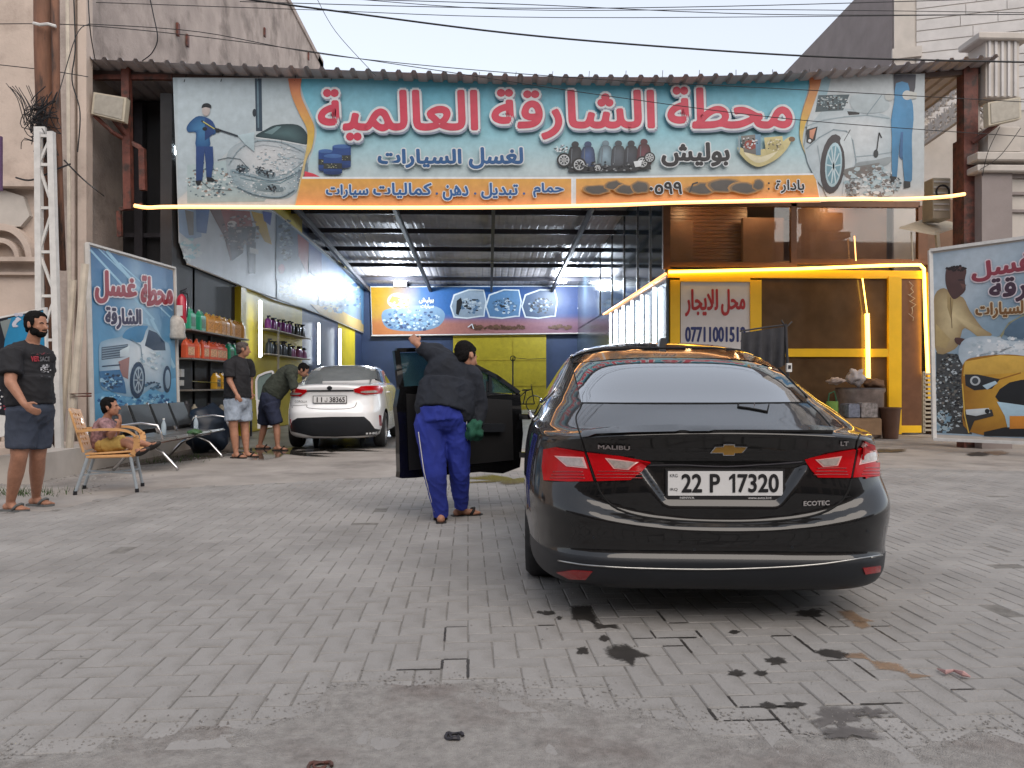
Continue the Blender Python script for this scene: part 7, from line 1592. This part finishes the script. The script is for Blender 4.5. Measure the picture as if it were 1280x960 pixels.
m_short = mat('slate_shorts', (.040, .050, .075), .85, var=.25, scale=5, bump=.5, bscale=10); m_denim = mat('pale_denim', (.30, .35, .42), .9, var=.35, scale=9, bump=.4, bscale=14)
m_blue = mat('royal_blue_pants', (.018, .033, .26), .8, var=.25, scale=4, bump=.6, bscale=7); m_olive = mat('dark_green_shirt', (.035, .042, .032), .85, var=.3, scale=6, bump=.4); m_navyp = mat('navy_shorts', (.015, .02, .045), .85, var=.3)
m_sole = mat('grey_sole', (.12, .125, .125), .7, var=.2); m_bsole = mat('black_sole', (.015, .013, .013), .6, var=.2)
def person(label, J, skin, hair, s=1.0, voxel=.0095, face=(0, 1, 0), hup=(0, 0, 1), beard=None, cap=(1, 1), toes=None, soles=(m_sole, m_sole), hands=None, hs=None, thick=1.0):
    hs = hs or s
    """J: joints in world metres"""
    root = Vector((J['pelvis'].x, J['pelvis'].y, 0)); t = thing('person', label, 'person', root); k = thick
    B = [('c', J['pelvis'], .125*s*k, J['waist'], .11*s*k), ('c', J['waist'], .11*s*k, J['chest'], .115*s*k), ('c', J['shR'], .055*s*k, J['shL'], .055*s*k), ('c', J['chest'], .10*s*k, J['neck'], .060*s*k), ('c', J['neck'], .058*s, J['head']-Vector(hup).normalized()*.03*s, .052*s)]
    for a in 'RL':
        B += [('c', J['sh'+a], .058*s*k, J['el'+a], .043*s*k), ('c', J['el'+a], .044*s*k, J['wr'+a], .027*s), ('c', J['hip'+a], .095*s*k, J['kn'+a], .062*s*k), ('c', J['kn'+a], .06*s*k, J['kn'+a].lerp(J['an'+a], .35), .060*s*k), ('c', J['kn'+a].lerp(J['an'+a], .35), .060*s*k, J['an'+a], .036*s)]
        hd = (hands or {}).get(a); d_ = (J['wr'+a]-J['el'+a]).normalized()
        if hd: B += hand_parts(J['wr'+a], hd[0] or d_, hd[1], s, hd[2], hd[3])
        else: B += hand_parts(J['wr'+a], d_, (0, 1, 0), s, .5)
        fp_, base, r, f, u = foot_parts(J['an'+a], toes[a], s); B += fp_
        if soles: sandal(t, base, r, f, u, s, soles[0], soles[1])
    B += head_parts(J['head'], face, hup, hs); fuse('body', B, voxel, skin, t, 3)
    head_extras(t, J['head'], face, hup, hs, hair, beard, cap); return t
def J_(d_): return {k: P(*v) if not isinstance(v, Vector) else v for k, v in d_.items()}
def ank(px, py, z=.085):             # ankle above the ground point seen at px,py
    g_ = G(px, py); return Vector((g_.x, g_.y, z))
# --- man standing at the left
J = J_(dict(pelvis=(38, 512, 6.95), waist=(37, 492, 6.95), chest=(35, 456, 6.95), neck=(40, 430, 6.97), head=(46, 406, 6.95), shR=(15, 444, 6.78), elR=(13, 478, 6.66), wrR=(31, 506, 6.62), shL=(55, 444, 7.1), elL=(60, 476, 7.16), wrL=(57, 503, 7.1),
            hipR=(27, 522, 6.85), knR=(24, 571, 6.85), hipL=(49, 522, 7.05), knL=(47, 570, 7.05))); J['anR'] = ank(13, 639); J['anL'] = ank(45, 632)
fd = Vector((.97, -.25, 0))
man = person('bearded man standing at the left edge in black printed T-shirt and slate shorts', J, m_skin, m_hair, 1.0, .009, face=(.96, -.28, -.03), beard=m_hair, toes={'R': fd, 'L': fd}, hands={'R': (Vector((.7, -.05, -.5)), Vector((.3, .7, 0)), .7, -1), 'L': (None, Vector((0, -1, 0)), .6, 1)}, thick=1.08)
sh = [('e', P(33, 466, 6.95), (.225, .15, .29), Matrix.Rotation(R(40), 3, 'Z')), ('e', P(33, 447, 6.95), (.23, .14, .13), Matrix.Rotation(R(40), 3, 'Z')), ('c', J['shR'], .082, J['shL'], .078), ('k', P(36, 470, 6.95), .19, P(38, 506, 6.95), .195),
      ('k', J['shR']+Vector((0, 0, .03)), .085, J['shR'].lerp(J['elR'], .72), .088), ('k', J['shL']+Vector((0, 0, .03)), .08, J['shL'].lerp(J['elL'], .7), .082), ('c', J['shR'], .085, J['shR'].lerp(J['elR'], .3), .084), ('k', P(38, 440, 6.96), .10, P(40, 431, 6.96), .075)]
fuse('shirt', sh, .011, m_btee, man, 2, None, (.009, 6, 6, 7, 3))
st = [('c', P(38, 508, 6.95), .185, P(38, 514, 6.95), .185), ('k', P(29, 512, 6.87), .135, P(26, 560, 6.86), .115), ('k', P(48, 512, 7.03), .13, P(47, 560, 7.04), .112)]
fuse('shorts', st, .011, m_short, man, 2, None, (.008, 7, 7, 3.5, 5))
# print on the T-shirt, laid on the cloth
def on_cloth(man_, child, polys, off=.006):
    o = [c for c in man_.children if c.name.startswith(child)][0]; me = o.data; bv = BVHTree.FromPolygons([v.co+man_.location for v in me.vertices], [tuple(p.vertices) for p in me.polygons])
    def f(px, py, k): h = bv.ray_cast(O3, ray(px, py).normalized()); 
    return bv
bv = on_cloth(man, 'shirt', None)
def cloth_print(name, draw, parent):
    p = Print((0, 6.5, 0), (0, -1, 0))
    def pt(px, py, k=None):
        d_ = ray(px, py).normalized(); h = bv.ray_cast(O3, d_)
        return (h[0] if h[0] is not None else P(px, py, 6.75))-d_*(.006+.001*(k if k is not None else p.k))
    p.pt = pt; draw(p); return p.build(name, m_print, parent)
def tee(p):
    p.rtext('VER', 39, 445.5, 49, 451.5, S(200, 70, 85), bold=.35); p.rtext('SACE', 50, 446, 62, 451.5, S(150, 150, 155), bold=.2)
    p.splat(50, 442, 13, 1.2, 26, [S(150, 60, 70), S(60, 60, 64)], (.5, .9), 5); p.splat(57, 461, 6.5, 5.5, 60, [S(190, 190, 195), S(110, 110, 116), S(215, 215, 220)], (.6, 1.5), 6); p.line([(51, 470), (63, 471)], .8, S(110, 110, 116))
cloth_print('shirt_print', tee, man)
# --- man bending at the open door of the black car
J = J_(dict(pelvis=(552, 522, 6.32), waist=(556, 502, 6.34), chest=(562, 462, 6.5), neck=(574, 448, 6.46), head=(583, 446, 6.44), shR=(590, 470, 6.42), elR=(601, 508, 6.42), wrR=(596, 532, 6.36), shL=(546, 440, 6.5), elL=(530, 434, 6.46), wrL=(521, 430, 6.42),
            hipR=(571, 530, 6.34), knR=(574, 588, 6.38), hipL=(538, 530, 6.30), knL=(543, 590, 6.28))); J['elL'] = P(529, 437, 6.44); J['anL'] = ank(551, 654); J['anR'] = ank(577, 646)
man = person('man in black shirt and royal blue trousers bending at the open car door', J, m_skin, m_hair, 1.0, .0085, face=(.75, .62, -.25), hup=(.1, .35, .9), cap=(1.1, 1), toes={'R': (.93, .3, 0), 'L': (-.1, .9, 0)}, soles=(m_bsole, m_bsole), hands={'L': (Vector((-.35, .3, .5)), Vector((.2, .6, -.6)), .9, 1), 'R': (Vector((-.35, 0, -.7)), Vector((0, 1, 0)), .8, 1)})
sh = [('e', P(560, 478, 6.42), (.205, .14, .26), Matrix.Rotation(R(-12), 3, 'Y')), ('c', J['shR'], .085, J['shL'], .070), ('k', P(558, 478, 6.40), .195, P(553, 515, 6.32), .218), ('c', P(575, 488, 6.38), .13, P(572, 515, 6.34), .14), ('c', P(540, 485, 6.36), .12, P(538, 508, 6.32), .13), ('c', P(574, 464, 6.46), .12, P(556, 456, 6.46), .12),
      ('c', J['shR'], .088, J['elR'], .066), ('k', J['elR'], .066, J['wrR'], .052), ('c', J['elR'], .066, J['elR']+Vector((0, 0, -.02)), .064), ('c', J['shL'], .078, J['elL'], .062), ('k', J['elL'], .06, J['wrL'].lerp(J['elL'], .3), .05), ('k', P(570, 458, 6.46), .09, P(575, 451, 6.46), .07),
      ('c', P(556, 450, 6.45), .085, P(536, 441, 6.44), .068)]
fuse('shirt', sh, .010, m_navyc, man, 3, None, (.007, 6, 6, 7, 9))
pt_ = [('c', P(541, 524, 6.31), .145, P(563, 524, 6.33), .145), ('e', P(552, 521, 6.29), (.20, .14, .13), None), ('c', P(537, 528, 6.30), .125, P(544, 590, 6.27), .092), ('k', P(544, 590, 6.27), .092, P(551, 646, 6.32), .062), ('c', P(544, 590, 6.27), .092, P(545, 596, 6.27), .09), ('c', P(568, 528, 6.34), .128, P(574, 588, 6.37), .088), ('k', P(574, 588, 6.37), .088, P(577, 634, 6.5), .060), ('k', P(551, 506, 6.32), .19, P(552, 524, 6.32), .195)]
fuse('trousers', pt_, .010, m_blue, man, 2, None, (.010, 8, 8, 3.2, 2))
b = MB(); b.tube([P(523, 540, 6.2), P(530, 590, 6.2), P(543, 640, 6.28)], .004, 5); b.tube([P(583, 520, 6.25), P(584, 560, 6.30)], .004, 5); b.build('piping', m_white, man)
o = rag(593, 538, 6.28, .075, 6, 1.15).build('green_rag', mat('green_cloth', (.012, .075, .045), .85, var=.3), None, smooth=True); tag(o, 'dark green wiping cloth in the hand of the man at the car door', 'cloth')
# --- man in black T-shirt and denim shorts seen from behind
J = J_(dict(pelvis=(297, 499, 12.0), waist=(297, 486, 12.0), chest=(298, 462, 12.0), neck=(301, 448, 12.0), head=(304, 437, 11.97), shR=(311, 455, 12.25), elR=(313, 476, 12.3), wrR=(314, 492, 12.2), shL=(287, 455, 11.8), elL=(287, 476, 11.75), wrL=(296, 493, 11.65),
            hipR=(303, 506, 12.12), knR=(306, 534, 12.1), hipL=(290, 506, 11.9), knL=(292, 534, 11.9))); J['anL'] = ank(295, 569); J['anR'] = ank(309, 565)
J['anL'].y, J['anR'].y = 11.9, 12.05; J['anL'].x = P(295, 560, 11.9).x; J['anR'].x = P(308, 560, 12.05).x
man = person('man in black T-shirt and pale denim shorts standing by the shelves with his back turned', J, m_skin, m_hair2, 1.0, .011, face=(.9, .35, -.05), cap=(.9, 1), toes={'R': (.9, .1, 0), 'L': (.85, -.3, 0)}, soles=(m_bsole, m_bsole), hands={'L': (None, Vector((0, 1, 0)), .8, 1), 'R': (None, Vector((0, -1, 0)), .8, 1)}, thick=1.05)
Rz = Matrix.Rotation(R(-35), 3, 'Z')
fuse('shirt', [('e', P(297, 468, 12.0), (.22, .16, .30), Rz), ('c', J['shR'], .085, J['shL'], .085), ('k', P(297, 472, 12), .20, P(297, 497, 12), .205), ('k', J['shL'], .088, J['shL'].lerp(J['elL'], .8), .09), ('c', J['shL'], .085, J['shL'].lerp(J['elL'], .4), .085), ('k', J['shR'], .085, J['shR'].lerp(J['elR'], .75), .088), ('k', P(300, 456, 12), .1, P(301, 448, 12), .075)], .012, m_btee, man, 2, None, (.009, 6, 6, 7, 3))
fuse('shorts', [('c', P(297, 499, 12), .185, P(297, 502, 12), .185), ('k', P(291, 500, 11.93), .14, P(292, 526, 11.9), .125), ('k', P(303, 500, 12.08), .14, P(305, 526, 12.1), .125)], .012, m_denim, man, 2, None, (.010, 7, 7, 4, 2))
# --- man stooping in dark green shirt at the white car
J = J_(dict(pelvis=(339, 500, 13.4), waist=(346, 488, 13.42), chest=(362, 468, 13.46), neck=(371, 463, 13.5), head=(379, 463, 13.52), shR=(363, 467, 13.25), elR=(368, 487, 13.2), wrR=(374, 500, 13.3), shL=(360, 462, 13.72), elL=(368, 482, 13.8), wrL=(376, 496, 13.7),
            hipR=(337, 508, 13.3), knR=(346, 534, 13.28), hipL=(333, 506, 13.6), knL=(330, 534, 13.6)))
a = G(348, 559); J['anR'] = Vector((P(347, 550, 13.25).x, 13.25, .085)); J['anL'] = Vector((P(325, 550, 13.6).x, 13.6, .085))
man = person('man stooping in dark green shirt and navy shorts beside the white car', J, m_skin2, m_hair, 1.0, .011, face=(.85, 0, -.5), hup=(.5, 0, .85), toes={'R': (.95, -.1, 0), 'L': (.9, .2, 0)}, soles=(m_bsole, m_bsole))
fuse('shirt', [('c', P(341, 492, 13.42), .185, P(359, 470, 13.45), .185), ('c', P(347, 478, 13.42), .17, P(340, 490, 13.42), .18), ('c', J['shR'], .09, J['shL'], .09), ('k', J['shR'], .08, J['elR'], .07), ('k', J['shL'], .08, J['elL'], .07), ('c', P(362, 466, 13.45), .15, P(367, 464, 13.5), .10)], .012, m_olive, man, 2, None, (.011, 6, 6, 7, 4))
fuse('shorts', [('c', P(338, 498, 13.4), .18, P(338, 506, 13.4), .175), ('k', P(338, 505, 13.3), .14, P(346, 530, 13.28), .115), ('k', P(334, 503, 13.55), .14, P(330, 530, 13.6), .115)], .012, m_navyp, man, 2, None, (.009, 7, 7, 4, 6))
# --- boy sitting in the tan armchair
Y_ = 8.35
J = J_(dict(pelvis=(128, 556, Y_), waist=(129, 547, Y_), chest=(131, 533, Y_), neck=(134, 522, Y_), head=(138, 509, Y_-.02), shR=(131, 529, Y_-.12), elR=(138, 545, Y_-.19), wrR=(147, 534, Y_-.17), shL=(135, 528, Y_+.12), elL=(146, 541, Y_+.15), wrL=(150, 527, Y_+.05),
            hipR=(133, 557, Y_-.07), knR=(158, 553, Y_-.12), hipL=(133, 556, Y_+.07), knL=(160, 551, Y_+.08), anR=(173, 563, Y_-.16), anL=(187, 556, Y_+.02)))
boy = person('small boy in checked shirt sitting sideways in the tan armchair', J, m_skin, m_hair, .74, .0065, face=(.9, .1, .10), toes={'R': (.8, -.3, .4), 'L': (.8, -.2, .5)}, soles=None, hands={'R': (Vector((.2, 0, 1)), Vector((-.7, 0, 0)), 1.0, 1), 'L': (Vector((.0, 0, .9)), Vector((-.7, 0, 0)), 1.0, 1)}, cap=(1.05, 1), hs=.86)
m_check = mat('checked_shirt', (.26, .15, .16), .85, var=.55, scale=26)
fuse('shirt', [('c', P(131, 535, Y_), .118, P(129, 552, Y_), .125), ('c', J['shR'], .058, J['shL'], .058), ('k', J['shR'], .058, J['shR'].lerp(J['elR'], .75), .060), ('k', J['shL'], .058, J['shL'].lerp(J['elL'], .75), .060)], .008, m_check, boy, 2, None, (.006, 9, 9, 9, 1))
fuse('shorts', [('c', P(130, 556, Y_-.05), .095, P(131, 556, Y_+.06), .095), ('k', J['hipR'], .088, J['hipR'].lerp(J['knR'], .85), .072), ('k', J['hipL'], .088, J['hipL'].lerp(J['knL'], .85), .072)], .008, mat('yellow_shorts', (.50, .34, .10), .8, var=.2), boy, 2, None, (.006, 9, 9, 9, 4))
for a in 'RL':
    q = J['an'+a]; fuse('sandal', [('e', q+Vector((.05, -.01, -.012)), (.088, .038, .034), Matrix.Rotation(R(-30), 3, 'Y'))], .006, m_bsole, boy, 2)
